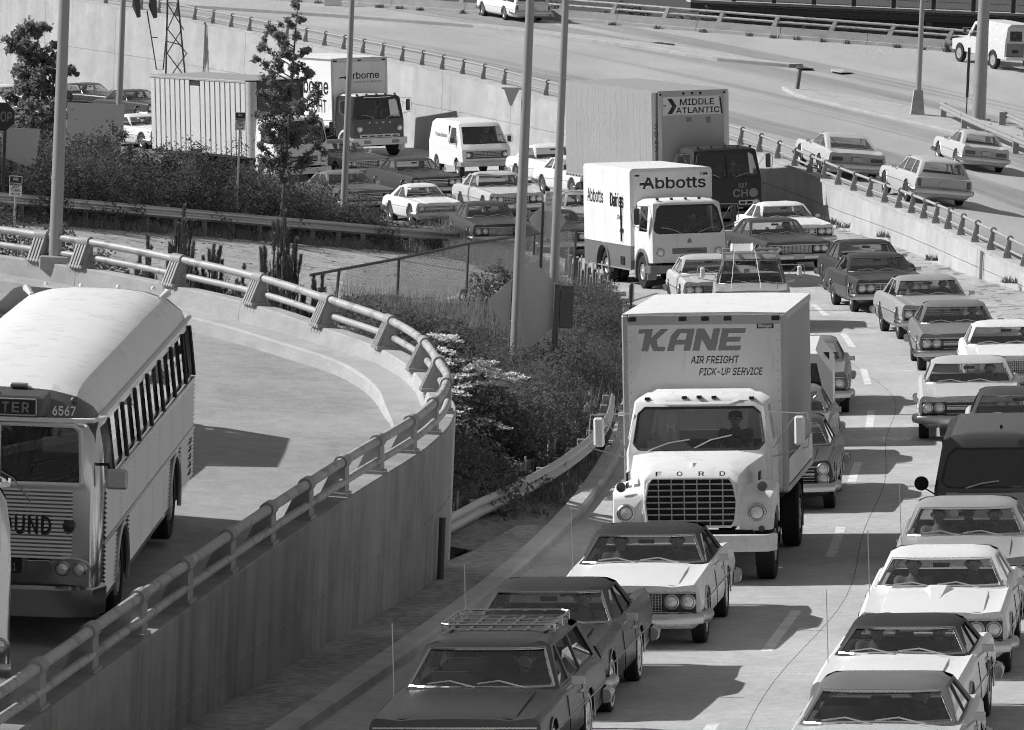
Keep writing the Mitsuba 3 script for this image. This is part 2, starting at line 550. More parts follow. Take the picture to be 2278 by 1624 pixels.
# verge between the ramp wall and the kerb
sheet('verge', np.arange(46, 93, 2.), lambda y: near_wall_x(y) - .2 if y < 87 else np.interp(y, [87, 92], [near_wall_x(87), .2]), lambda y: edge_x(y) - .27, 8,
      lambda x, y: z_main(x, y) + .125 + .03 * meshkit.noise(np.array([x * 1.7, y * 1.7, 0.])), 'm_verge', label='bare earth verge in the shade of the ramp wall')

# the planted land between the ramp, the side street and the roadway
ys = np.r_[np.arange(88, 205, 1.5), np.arange(205, 300, 5)]
sheet('planted_bank', ys, lambda y: np.interp(y, [88, 91, 100, 104, 140, 300], [-1.2, -2.2, -8, -30, -45, -90]), lambda y: edge_x(y) - .28, 40, z_land, 'm_dirt', label='dark planted soil on the bank')


def side_xy(s, l): return GR + s * GA + l * GN


fence_x = lambda y: np.interp(y, [88, 97, 133, 139, 147, 153, 158, 200], [-1.5, -2.7, -4.75, -2.85, -1.25, .1, 1.2, 3])
S, Lt = np.meshgrid(np.linspace(-4, 74, 60), np.linspace(-.25, -34, 50), indexing='ij')
Q = GR + S[..., None] * GA + Lt[..., None] * GN
ex = np.array(edge_x(np.clip(Q[..., 1], 52, 400)))
Q[..., 0] = np.minimum(Q[..., 0], ex - .4)
P = np.concatenate([Q, z_side(Q[..., 0], Q[..., 1])[..., None]], -1)
over = np.maximum(np.clip((Q[..., 0] - fence_x(Q[..., 1]) - 1.2) / .8, 0, 1), np.clip((Q[..., 0] - ex + 1.4) / .8, 0, 1))
P[..., 2] -= 1.3 * over
keep = Q[..., 1] > 106
P[..., 2] = np.where(keep, P[..., 2], P[..., 2] - .15 * (106 - Q[..., 1]))
single('side_street', grid(P), 'm_gravel', kind='structure', label='pale gritty side street behind the ramp parapet', smooth=True)

# ------------------------------------------------------------------ the ramp: road, parapet, wall
_rp = [(-7.0, 50), (-5.2, 60.2), (near_wall_x(66), 66), (near_wall_x(72), 72), (near_wall_x(78), 78), (near_wall_x(83.5), 83.5), (-1.02, 86.2), (-.99, 87.4), (-1.14, 88.8), (-1.42, 91), (-2.03, 93.4), (-3.13, 95.5), (-4.35, 97.5), (-5.85, 99.3), (-7.6, 101), (-9.7, 102.5), (-12, 103.8), (-15, 105.0)]
_rp = np.array(_rp)
_rt = np.array([.75, 1.17, 1.47, 1.78, 2.03, 2.24, 2.33, 2.42, 2.55, 2.74, 2.95, 3.20, 3.47, 3.72, 3.98, 4.22, 4.45, 4.7])
_rt = _rt + BANK * _rp[:, 0]
_rs = np.r_[0, np.cumsum(np.linalg.norm(np.diff(_rp, axis=0), axis=1))]
ramp_x, ramp_y, ramp_t = (PchipInterpolator(_rs, a) for a in (_rp[:, 0], _rp[:, 1], _rt))
ss = np.arange(0, _rs[-1], .5)
rp = np.column_stack([ramp_x(ss), ramp_y(ss), ramp_t(ss)])
# road surface of the ramp, inside the bend
rows = []
for k in range(0, len(rp), 2):
    t = (rp[min(k + 1, len(rp) - 1)] - rp[max(k - 1, 0)])[:2]; t /= np.linalg.norm(t)
    nrm = np.array([-t[1], t[0]])
    a = rp[k, :2] + nrm * .1
    e = np.array([-26, min(a[1] + 2, 96)])
    rows.append([(*(a + (e - a) * u), float(z_ramp(*(a + (e - a) * u)))) for u in np.linspace(0, 1, 14) ** 1.3])
single('ramp_road', grid(rows), 'm_ramp', kind='structure', label='pale concrete ramp where the buses wait', smooth=True)
far = rp[:, 1] > 87.2
zr = np.array([float(z_ramp(x - .3, y)) for x, y, _ in rp])
ledge = np.where(far, np.clip((rp[:, 1] - 87) / 3, 0, 1), 0) * .24
prof = []
for k in range(len(rp)):
    t, r, l = rp[k, 2], zr[k] - .15, ledge[k]
    rz = r + .15
    w = .55 * (l > .02) + .02
    prof.append([(.17, min(-.6, r - t - 2.0) - (2.6 if rp[k, 1] < 90 else .5)), (.17, -.02), (.15, 0), (-.15, 0), (-.17, -.02), (-.17 - .04 * (l > .02), rz + l - t), (-.19 - w, rz + l - t - .01), (-.22 - w, rz + l - t - .05), (-.25 - w, r - t - .3)])
prof = np.array(prof)
rw = Thing('ramp_wall', 'curved concrete ramp wall with a two-pipe railing on top, shaded on its road side', 'retaining wall')
lens = np.round(np.linspace(0, len(rp) - 1, 16)).astype(int)
for a, b in zip(lens[:-1], lens[1:]):
    seg = rp[a:b + 1].copy(); d = seg[-1] - seg[0]; d /= np.linalg.norm(d)
    seg[0] += d * .005; seg[-1] -= d * .005
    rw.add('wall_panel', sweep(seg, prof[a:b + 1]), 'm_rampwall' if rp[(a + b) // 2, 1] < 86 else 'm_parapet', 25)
rw.add('wall_core', sweep(rp[:, :] - [0, 0, .02], np.stack([np.clip(prof[..., 0], -.155, .155), np.minimum(prof[..., 1], 0)], -1)), 'm_underwall')
# formed ridges on the shaded face and grooves under the posts


for a, b in zip(lens[:-1], lens[1:]):
    if rp[(a + b) // 2, 1] > 87.5: continue
    seg = rp[a:b + 1] - [0, 0, 1.12]; seg = seg.copy(); d = seg[-1] - seg[0]; d /= np.linalg.norm(d); seg[0] += d * .01; seg[-1] -= d * .01
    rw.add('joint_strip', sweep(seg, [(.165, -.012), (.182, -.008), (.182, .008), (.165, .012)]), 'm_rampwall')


def rail_post(h, w, fins=4, dp=1.0):
    """A cast railing post in its own frame: x along the rail, y outwards, z up; its sloping inner face carries fins."""
    out, back = [], .085
    for k in range(fins):
        x = (k + .5) / fins * w - w / 2
        out.append(prism([(-.26, 0), (-.20, .0), (-.02, h * .96), (-.08, h * .96)], 0, x - w / fins * .27, x + w / fins * .27))
    out.append(prism([(-.18, 0), (.10, 0), (.085, h), (-.04, h)], 0, -w / 2, w / 2))
    out.append(box(-w / 2 - .04, w / 2 + .04, -.24, .13, -.01, .045))
    out = [(o[0] * [1, dp, 1], o[1]) for o in out]
    ang = np.linspace(-1.9, 3.6, 12)
    ring = np.array([[(dx, .02 + r * math.cos(a), h + .03 + r * math.sin(a)) for r in (.062, .098)] for dx in (-w * .5, w * .5) for a in ang]).reshape(2, 12, 2, 3)
    out.append(loft(np.stack([ring[0, :, 0], ring[0, :, 1], ring[1, :, 1], ring[1, :, 0]], 1)))
    return merge(out)


def railing(name, label, path, stations, h, w, r1, r2, fins, low=.43, mats=('m_rail', 'm_railpost'), gap=None, cat='railing', dp=1.0):
    """Posts at the stations along a path (s -> x, y, z) and two pipes through them, a length of pipe for each span."""
    th = Thing(name, label, cat)
    shape = mikit.ply(rail_post(h, w, fins, dp), mats[1], 30)
    pts = [np.array(path(s)) for s in stations]
    for s, p in zip(stations, pts):
        t = np.array(path(s + .2)) - np.array(path(s - .2)); t /= np.linalg.norm(t[:2])
        M = np.eye(4); M[:3, 0] = [t[0], t[1], t[2]]; M[:3, 1] = [t[1], -t[0], 0]; M[:3, 3] = p
        d = dict(shape); d['to_world'] = T(M)
        base = th.key + '__post'; n = th.n.get(base, 0); th.n[base] = n + 1
        scene[base if n == 0 else f'{base}_{n:03d}'] = d
    for a, b in zip(stations[:-1], stations[1:]):
        if gap and a < gap < b: continue
        s4 = np.linspace(a, b, 5)
        for nm, hh, r, off in (('upper_pipe', h + .03, r1, .02), ('lower_pipe', h * low, r2, .05)):
            P = []
            for s in s4:
                p = np.array(path(s)); t = np.array(path(s + .2)) - np.array(path(s - .2)); t /= np.linalg.norm(t[:2])
                P.append(p + [t[1] * off, -t[0] * off, hh])
            th.add(nm, tube(P, r, 10), mats[0], 40)
    return th


def ramp_path(s): return float(ramp_x(s)), float(ramp_y(s)), float(ramp_t(s))


def s_at_y(y): return float(np.interp(y, rp[:, 1], ss))


st = [s_at_y(84.45) + d for d in np.arange(-14, 1) * 2.33]
st = [s for s in st if s > .3] + [s_at_y(v) for v in (86.95, 89.0, 91.0, 93.4, 95.5, 97.5, 99.3, 101.0)]
s2 = [s_at_y(101.62)] + [s_at_y(101.62) + 2.35 * k for k in (1, 2)]
railing('ramp_railing', 'heavy two-pipe bridge railing with ribbed posts round the bus ramp', ramp_path, st + s2, .42, .27, .068, .056, 4, gap=(st[-1] + s2[0]) / 2)
th = Thing('railing_infill', 'short lengths of rail pipe behind the lamp post base', 'railing')
for hh, r in ((.45, .068), (.18, .056)):
    th.add('pipe', tube([np.array(ramp_path(s)) + [.03, .03, hh] for s in (st[-1], s2[0])], r, 10), 'm_rail', 40)
for s_ in st + s2:
    x_, y_, t_ = ramp_path(s_)
    a_, b_ = np.array(ramp_path(s_ - .2)), np.array(ramp_path(s_ + .2)); u_ = (b_ - a_); u_[2] = 0; u_ /= np.linalg.norm(u_)
    out_ = np.array([u_[1], -u_[0], 0])
    inner_ = y_ > 87.2
    if not inner_: continue
    dn = (t_ - float(z_ramp(x_ - .3, y_)) - .26) if inner_ else 1.7
    for k_ in (-.15, -.05, .05, .15):
        c_ = np.array([x_, y_, t_]) + u_ * k_ + out_ * (-.175 if inner_ else .175)
        M_ = np.eye(4); M_[:3, 0], M_[:3, 1], M_[:3, 3] = u_, out_, c_
        rw.add('rib', xf(box(-.016, .016, -.014, .03, -dn + .02, -.05), M_), 'm_parapet' if inner_ else 'm_rampwall')

# ------------------------------------------------------------------ the upper highway and its wall
ys = np.r_[np.arange(92, 150, 6), np.arange(150, 300, 2.5), np.arange(300, 402, 6)]
P = np.array([[(float(wall_x(y)) + w, y, float(z_upper(float(wall_x(y)) + w, y))) for w in np.r_[.1, 1, 2, 4, 6, 9, 12, 16, 20, 26, 32, 40, 50, 62, 80]] for y in ys])
FP = [np.array(q) for q in ((-60., 334.), (-3., 296.), (1.6, 293.), (7.4, 289.4), (13.0, 286.5), (18.4, 284.3), (24.5, 281.6), (40., 274.), (70., 259.))]
up = grid(P)
t = trimesh.Trimesh(*up)
for a, b in ((FP[0], FP[-1]),):
    n = np.array([-(FP[-1] - FP[0])[1], (FP[-1] - FP[0])[0]]); n = n / np.linalg.norm(n); n = -n if n @ (np.array([10, 200]) - FP[0]) < 0 else n
    t = trimesh.intersections.slice_mesh_plane(t, [*n, 0], [*(FP[2] - n * 1.5), 0], cap=False)
single('upper_road', (np.array(t.vertices), np.array(t.faces)), 'm_upper', kind='structure', label='sunlit concrete carriageways of the upper highway', smooth=True)

bw = Thing('retaining_wall', 'long pale concrete retaining wall below the upper highway', 'retaining wall')
joint = [96, 104, 112, 120, 128, 136, 144, 152, 160.5, 169, 178, 187, 195.5, 203, 211, 219, 226.5, 234, 241.5, 249, 257, 265, 273, 282, 292, 303, 315, 330, 350, 380]
for a, b in zip(joint[:-1], joint[1:]):
    y = np.linspace(a + .012, b - .012, 5)
    for part, (lo, hi) in (('wall_panel', (-1.2, .58)), ('wall_panel', (.58, 1.0))):
        rows = []
        zb, zt = z_main(wall_x(y), y) - .4, wall_top(y)
        z0 = zb + (zt - zb) * (0 if lo < 0 else lo); z1 = zb + (zt - zb) * hi - (.012 if hi < 1 else 0)
        pr = [[(.0, 0), (.0, c - e), (-.30, c - e), (-.30, 0)] for c, e in zip(z1, z0)]
        bw.add(part, sweep(np.column_stack([wall_x(y) + .3, y, z0]), pr), 'm_wall', 20)
y = np.array(joint[0:1] + list(np.linspace(100, 380, 80)))
bw.add('coping', sweep(np.column_stack([wall_x(y) + .15, y, wall_top(y)]), [(.30, -.35), (.30, .03), (-.20, .03), (-.20, -.07), (-.13, -.07), (-.13, -.02), (.2, -.02)]), 'm_parapet', 20)
bw.add('backing', sweep(np.column_stack([wall_x(y) + .30, y, wall_top(y) - .1]), [(.02, -12), (.02, 0), (-.25, 0), (-.25, -12)]), 'm_underwall')

_ww = np.linspace(110, 340, 1200); _wl = np.r_[0, np.cumsum(np.hypot(np.diff(wall_x(_ww)), np.diff(_ww)))]


def wall_path(s):
    y = float(np.interp(s, _wl, _ww))
    return float(wall_x(y)) + .12, y, float(wall_top(y)) + .03


s0 = float(np.interp(147, _ww, _wl))
railing('wall_railing', 'two-pipe railing on bracket posts along the top of the long retaining wall', wall_path, [s0 + 2.42 * k for k in range(0, 56)], .50, .09, .042, .036, 1, low=.40, dp=.62, mats=('m_pipe_grey', 'm_railpost'))

# the far parapet of the upper highway
fl = np.array(FP); fs = np.r_[0, np.cumsum(np.linalg.norm(np.diff(fl, axis=0), axis=1))]


def fpar(s):
    x, y = float(np.interp(s, fs, fl[:, 0])), float(np.interp(s, fs, fl[:, 1]))
    return x, y, float(z_upper(x, y)) + .55


fp = Thing('far_parapet', 'low pale parapet along the far side of the upper highway', 'parapet')
q = np.array([fpar(s) for s in np.linspace(50, fs[-1] - 10, 60)])
for a in range(0, 57, 3):
    seg = q[a:a + 4].copy(); d = (seg[-1] - seg[0]) / np.linalg.norm(seg[-1] - seg[0]) * .01; seg[0] += d; seg[-1] -= d
    fp.add('parapet_panel', sweep(seg, [(.5, -2), (.32, -.40), (.17, -.38), (.15, 0), (-.2, 0), (-.2, -4)]), 'm_parapet', 20)
fr = Thing('far_railing', 'pale two-rail railing with slanting posts on the far parapet', 'railing')
for s in np.arange(62, 150, 3.05):
    p = np.array(fpar(s)); tt = np.array(fpar(s + .3)) - np.array(fpar(s - .3)); tt /= np.linalg.norm(tt)
    M = np.eye(4); M[:3, 0] = tt; M[:3, 1] = [-tt[1], tt[0], 0]; M[:3, 3] = p
    fr.add('post', xf(merge([prism([(-.16, 0), (.10, 0), (.28, .53), (.12, .53)], 1, -.09, .09)]), M), 'm_rail')
    nx = np.array(fpar(s + 3.05))
    for nm, hh in (('upper_rail', .51), ('lower_rail', .23)):
        o = tt * (.19 if hh > .5 else .07)
        fr.add(nm, tube([p + o + [0, 0, hh], nx + o + [0, 0, hh]], .065, 8), 'm_rail', 40)

# ------------------------------------------------------------------ guardrails, fence, lamp posts, signs
W_PROF = [(.0, -.155), (.02, -.155), (.085, -.10), (.085, -.06), (.03, -.01), (.03, .01), (.085, .06), (.085, .10), (.02, .155), (.0, .155), (.0, .145), (.065, .095), (.065, .065), (.01, .015), (.01, -.015), (.065, -.065), (.065, -.095), (.0, -.145)]


def guardrail(name, label, path, hc, side, mt='m_galv', post_mat='m_railpost', step=2, pw=.07):
    """A W-beam in overlapping lengths on posts; side +1: the corrugated face looks to the right of the path."""
    th = Thing(name, label, 'guardrail')
    p = np.asarray(path, float)
    pr = np.array(W_PROF) * [side, 1]
    for i in range(0, len(p) - 1, step):
        seg = p[i:i + step + 1] + [0, 0, hc]
        if len(seg) < 2: break
        seg = seg.copy(); seg[-1] += (seg[-1] - seg[-2]) / np.linalg.norm(seg[-1] - seg[-2]) * .16
        s = np.array([.004 * (i // step % 2), 0])
        th.add('beam', sweep(seg, pr + s), mt, 30)
    for i in range(len(p)):
        x, y, z = p[i]
        th.add('post', box(x - side * .10 - pw, x - side * .10 + pw, y - pw, y + pw, z - .5, z + hc + .12, .01), post_mat)
    return th


gp = np.array([(-.95, 87.9), (-.62, 89.8), (-.30, 91.7), (.10, 93.6), (.45, 95.5), (.78, 97.4), (1.06, 99.3), (1.30, 101.2), (1.52, 103.1), (1.70, 105.), (1.84, 106.9), (1.95, 108.8), (2.03, 111), (2.1, 113.5)])
gp = np.column_stack([gp[:, 0] - .12, gp[:, 1], z_main(gp[:, 0], gp[:, 1]) + .10])
guardrail('near_guardrail', 'pale galvanized W-beam guardrail curving along the kerb beside the shrubs', gp, .36, 1)
ss_ = np.arange(-3, 62, 2.0)
gq = np.array([GR + s * GA for s in ss_]); gq = np.column_stack([gq, z_side(gq[:, 0], gq[:, 1])])[::-1]
guardrail('side_street_guardrail', 'shaded W-beam guardrail along the side street below the hedge', gq, .56, 1)
gu = np.array([(17.5, 241), (18.0, 236), (18.6, 231), (19.3, 226), (19.95, 221), (20.6, 216)])
gu = np.column_stack([gu, z_upper(gu[:, 0], gu[:, 1])])[::-1]
guardrail('median_guardrail', 'pale guardrail starting beside the big pole on the upper median', gu, .62, -1, step=1, pw=.12)
gu2 = gu[:-1] + [2.0, 3.0, 0]; gu2[:, 2] = z_upper(gu2[:, 0], gu2[:, 1])
guardrail('rear_median_guardrail', 'second guardrail seen from behind, back side of the upper median', gu2, .62, 1, step=1, pw=.14)

# chain-link fence
fx = np.array([(-4.75, 133.2), (-4.15, 135.), (-2.85, 139.3), (-1.25, 147.3), (.45, 153.5), (1.6, 158)])
fz = np.array([2.06, 2.08, 2.10, 2.05, 1.98, 1.9]) + BANK * fx[:, 0]
cf = Thing('chain_link_fence', 'low chain-link fence with dark top rail between side street and shrubs', 'fence')
cf.add('top_rail', tube(np.column_stack([fx, fz]), .035, 8), 'm_steel_dark', 40)
for i in range(1, 6):
    lean = -.12 if i == 1 else 0
    cf.add('post', tube([(fx[i, 0] + lean, fx[i, 1], fz[i] - 1.9), (fx[i, 0], fx[i, 1], fz[i] + .02)], .037, 8), 'm_steel_dark', 40)
fl_ = np.r_[0, np.cumsum(np.linalg.norm(np.diff(fx, axis=0), axis=1))]


def fpt(s, z): return np.array([np.interp(s, fl_, fx[:, 0]), np.interp(s, fl_, fx[:, 1]), np.interp(s, fl_, fz) - z])


wires = []
for k in np.arange(-1.3, fl_[-1], .085):
    for dr_ in (1, -1):
        a, b = (k, k + 1.25) if dr_ > 0 else (k + 1.25, k)
        n_ = 3; zz = np.linspace(1.25, 0.0, n_); s4 = np.linspace(a, b, n_)
        ok = (s4 > fl_[1]) & (s4 < fl_[-1])
        if ok.sum() >= 2: wires.append(tube(np.array([fpt(s, z) for s, z in zip(s4[ok], zz[ok])]), .0042, 3, False))
cf.add('wire_mesh', merge(wires), 'm_galv', kind='stuff')

# short retaining boards: beside the road by the dairy truck, and behind the near guardrail
tb = Thing('timber_edging', 'row of dark upright boards stepping down along the road edge', 'retaining boards')
yy = np.linspace(167, 151.2, 17)
for i, y in enumerate(yy):
    x = float(edge_x(y)) - .42; z = float(z_main(x, y)) + .05
    tb.add('board', box(x - .05, x + .05, y - .44, y + .44, z - .5, z + .62 - .10 * (i % 3) + .05 * math.sin(i * 2.1), .01), 'm_timber')
    if i % 2 == 0: tb.add('stake', tube([(x + .03, y - .5, z - .3), (x + .03, y - .5, z + .75)], .025, 6), 'm_timber_light')
tb = Thing('bank_edging', 'dark boards and pale stakes holding the bank behind the near guardrail', 'retaining boards')
for i in range(len(gp) - 1):
    a, b = gp[i] + [-.42, .1, 0], gp[i + 1] + [-.42, .1, 0]
    for u in (0.02, .52):
        p_, q_ = a + (b - a) * u, a + (b - a) * (u + .46)
        zz = p_[2] + .48 + .07 * math.sin(i * 3 + u * 5)
        tb.add('board', sweep(np.array([p_, q_]) * [1, 1, 0] + [0, 0, zz], [(.03, -.9), (.03, 0), (-.03, 0), (-.03, -.9)]), 'm_timber')
        tb.add('stake', tube([(p_[0] + .05, p_[1], zz - .8), (p_[0] + .05, p_[1], zz + .12)], .022, 6), 'm_timber_light')


def lamp(name, label, x, y, z, r, h, base=None, cat='street lamp', tilt=0.0):
    th = Thing(name, label, cat)
    zz = np.linspace(0, h, 9)
    th.add('pole', tube(np.column_stack([x + tilt * zz, np.full(9, y), z + zz]), np.linspace(r, r * .55, 9), 18), 'm_pole', 40)
    th.add('collar', tube([(x, y, z + 1.5), (x, y, z + 1.53)], r * 1.06, 18), 'm_pole', 40)
    if base == 'block': th.add('base', box(x - .26, x + .26, y - .22, y + .22, z - .10, z + .14, .02), 'm_parapet')
    elif base == 'pedestal':
        s = lambda a, c, q: [(x - a, y - a, q), (x + a, y - a, q), (x + a, y + a, q), (x - a, y + a, q)]
        th.add('base', hull(s(.30, 0, z) + s(.27, 0, z + .1) + s(.18, 0, z + 1.15)), 'm_parapet')
    else: th.add('base', tube([(x, y, z - .3), (x, y, z + .12)], r * 1.7, 12), 'm_pole', 40)
    a = np.linspace(0, 1, 7)
    th.add('arm', tube(np.column_stack([x + tilt * h - a * 2.4, np.full(7, y), z + h - .1 + .5 * np.sin(a * 1.5)]), .04, 8), 'm_pole', 40)
    th.add('lamp_head', tube([(x + tilt * h - 2.3, y, z + h + .38), (x + tilt * h - 2.7, y, z + h + .42), (x + tilt * h - 3.1, y, z + h + .38)], [.07, .14, .05], 10), 'm_pole', 40)
    return th


lamp('street_lamp', 'thick grey lamp post standing on the ramp parapet at left', -8.14, 101.45, 3.53, .118, 11, 'block')
lamp('street_lamp', 'thin lamp post behind the hedge in front of the ribbed truck', -13.87, 198, .8, .125, 12)
lamp('street_lamp', 'lamp post in front of the cab of the white air freight truck', -5.65, 186, .2, .118, 12)
lamp('street_lamp', 'tall lamp post beside the big diamond sign on the shrub bank', .06, 115.9, .45, .125, 12)
lamp('street_lamp', 'lamp post carrying a narrow white sign, behind the tall bank lamp', 1.0, 150, .5, .125, 12)
lamp('street_lamp', 'lamp post on a flared concrete pedestal on the upper median', 16.53, 241.4, 3.5, .125, 12, 'pedestal')
lamp('sign_pole', 'thickest pole at right beside the upper median guardrail', 19.25, 243.2, 3.4, .30, 11, cat='pole')
# the narrow dark marker on the thick pole's left
mk = Thing('marker_post', 'narrow dark marker post left of the thickest pole', 'marker post')
mk.add('plate', box(18.62, 18.74, 242.6, 242.63, 4.4, 6.5, .01), 'm_steel_dark'); mk.add('post', tube([(18.68, 242.66, 3.3), (18.68, 242.66, 4.5)], .03, 6), 'm_steel_dark')


def plate(pts, y, t=.012):
    """A flat sign facing the viewer: a polygon in (x, z)."""
    return prism(pts, 1, y - t / 2, y + t / 2)


def diamond(cx, cz, r, k=.12):
    out = []
    for i in range(4):
        a = i * PI / 2; d, e = np.array([math.cos(a), math.sin(a)]), np.array([-math.sin(a), math.cos(a)])
        out += [tuple(np.array([cx, cz]) + r * (d * (1 - k) - e * k)), tuple(np.array([cx, cz]) + r * (d * (1 - k * .35))), tuple(np.array([cx, cz]) + r * (d * (1 - k) + e * k))]
    return out


sg = Thing('diamond_sign', 'back of the big grey diamond warning sign on two wooden posts', 'road sign')
sg.add('panel', plate(diamond(.33, 2.27, .92), 116.75), 'm_sign_back')
for px_, zt in ((-.03, 2.75), (.85, 2.72)): sg.add('post', box(px_ - .06, px_ + .06, 116.58, 116.70, -.1, zt, .01), 'm_timber')
sg.add('board', box(.92, 1.20, 116.60, 116.66, 1.82, 2.70, .01), 'm_timber')
sg = Thing('small_diamond_sign', 'back of the small grey diamond sign on the lamp post with the white sign', 'road sign')
sg.add('panel', plate(diamond(.77, 2.52, .52), 150.4), 'm_sign_back'); sg.add('post', box(.60, .68, 150.25, 150.33, .2, 3.0, .01), 'm_steel_dark')
sg = Thing('parking_sign', 'narrow white parking sign fixed to the lamp post', 'road sign')
sg.add('panel', box(.68, .88, 149.78, 149.80, 2.78, 3.30, .005), 'm_sign_white')
for zz, s_ in ((3.17, 'NO'), (3.04, 'PARK'), (2.93, 'ING')): sg.add('lettering', xf(text(s_, .07, .003, True, width=.06 * len(s_) * .8), [[1, 0, 0, .78], [0, 0, -1, 149.776], [0, 1, 0, zz], [0, 0, 0, 1]]), 'm_letter_grey')
sg = Thing('yield_sign', 'dark back of a small triangular sign bracketed to the tall bank lamp post', 'road sign')
tx, tz = -.24, 6.50
sg.add('panel', plate([(tx - .17, tz + .17), (tx + .17, tz + .17), (tx + .02, tz - .2), (tx - .02, tz - .2)], 115.9), 'm_sign_back')
sg.add('bracket', box(tx - .2, tx + .40, 115.905, 115.93, tz + .13, tz + .16), 'm_galv')


def regulatory(name, label, x, y, zt, w, h, zb, dark=True):
    sg = Thing(name, label, 'road sign')
    sg.add('panel', box(x - w / 2, x + w / 2, y - .008, y + .008, zt - h, zt, .004), 'm_sign_white')
    if dark: sg.add('header', box(x - w / 2 + .01, x + w / 2 - .01, y - .012, y - .007, zt - h * .46, zt - .01), 'm_sign_dark')
    for s_, zz, mt in (('NO', zt - h * .22, 'm_letter_white'), ('STOPPING', zt - h * .42, 'm_letter_white'), ('ANY', zt - h * .60, 'm_letter'), ('TIME', zt - h * .76, 'm_letter')):
        m_ = text(s_, h * (.13 if len(s_) < 8 else .08), .003, True, width=min(w * .85, w * .2 * len(s_)))
        sg.add('lettering', xf(m_, [[1, 0, 0, x], [0, 0, -1, y - .014], [0, 1, 0, zz], [0, 0, 0, 1]]), mt)
    sg.add('arrow', merge([box(x - w * .25, x + w * .25, y - .012, y - .0085, zt - h * .90, zt - h * .87), box(x - w * .32, x - w * .2, y - .012, y - .0085, zt - h * .92, zt - h * .85), box(x + w * .2, x + w * .32, y - .012, y - .0085, zt - h * .92, zt - h * .85)]), 'm_letter')
    sg.add('post', tube([(x, y + .03, zb), (x, y + .03, zt)], .03, 8), 'm_galv', 40)


regulatory('no_stopping_sign', 'small no stopping sign on a pale post before the ribbed truck', -8.13, 166, 4.58, .29, .52, .8)
regulatory('no_stopping_sign', 'small no stopping sign at the far left edge above the side street', -11.64, 133, 3.79, .29, .47, 1.3)
sg = Thing('stop_sign', 'dark octagonal stop sign cut by the left edge of the picture', 'road sign')
sx, sz, sy = -13.59, 4.64, 150.0
sg.add('panel', plate([(sx + .40 * math.cos(PI / 8 + i * PI / 4), sz + .40 * math.sin(PI / 8 + i * PI / 4)) for i in range(8)], sy), 'm_sign_dark')
sg.add('lettering', xf(text('STOP', .25, .003, True, width=.60), [[1, 0, 0, sx], [0, 0, -1, sy - .009], [0, 1, 0, sz - .12], [0, 0, 0, 1]]), 'm_letter_grey')
sg.add('post', box(sx + .08, sx + .17, sy + .01, sy + .07, 2.0, sz + .3, .01), 'm_steel_dark')
for (nm, lb, x0, x1, z0, z1, y, sl) in (('guide_sign', 'back of a wide dark grey sign panel behind the left tree', -15.5, -13.55, 2.55, 3.85, 196, 0), ('shelter_panel', 'dark grey panel with a slanting foot below the stop sign', -13.75, -12.75, 3.2, 4.28, 152.5, .3)):
    sg = Thing(nm, lb, 'sign panel')
    sg.add('panel', plate([(x0, z0 + sl), (x1 - sl * .4, z0), (x1, z1), (x0, z1)], y, .04), 'm_sign_back'); sg.add('post', box(x0 + .2, x0 + .3, y + .03, y + .1, 1.0, z1 - .1), 'm_steel_dark'); sg.add('post', box(x1 - .5, x1 - .4, y + .03, y + .1, 1.0, z1 - .1), 'm_steel_dark')
sg = Thing('delineator', 'dark stake with a white plate at the road edge behind the freight box', 'marker post')
sg.add('stake', box(3.0, 3.07, 150.0, 150.06, -.1, .98, .01), 'm_steel_dark'); sg.add('plate', box(2.97, 3.11, 150.065, 150.075, .55, .95), 'm_sign_white')
sg = Thing('marker_plate', 'small tilted white plate beside the two lamp posts', 'marker post')
sg.add('plate', xf(box(-.07, .07, -.01, .01, 0, .42), trimesh.transformations.translation_matrix([.38, 149, 1.25]) @ rot([0, 1, 0], .22)), 'm_sign_white'); sg.add('stake', box(.36, .40, 149.02, 149.05, .2, 1.3), 'm_timber')
Thing('ramp_drain_pipe', 'dark drain pipe on the shaded ramp wall near its corner', 'pipe').add('pipe', tube([(near_wall_x(84.0) + .24, 84.0, -.1), (near_wall_x(84.0) + .24, 84.0, 1.0)], .05, 8), 'm_steel_dark', 40)
dp = Thing('wall_drain_pipe', 'thin drain pipe with an elbow on the retaining wall at right', 'pipe')
x_, y_ = float(wall_x(159.5)), 159.5
dp.add('pipe', tube([(x_ - .07, y_, float(z_main(x_, y_))), (x_ - .07, y_, float(wall_top(y_)) - .12)], .045, 8), 'm_pole', 40)
dp.add('elbow', tube([(x_ - .1, y_, float(wall_top(y_)) - .12), (x_ + .35, y_, float(wall_top(y_)) + .02)], .06, 8), 'm_pole', 40)

# lattice mast with floodlights and a service ladder at the upper left
gm = Thing('sign_gantry_mast', 'dark lattice mast with ladder frame and lamps against the wall at upper left', 'mast')
gy = 262.0


def gp3(px, z, y=gy): return np.array([px, y, z])


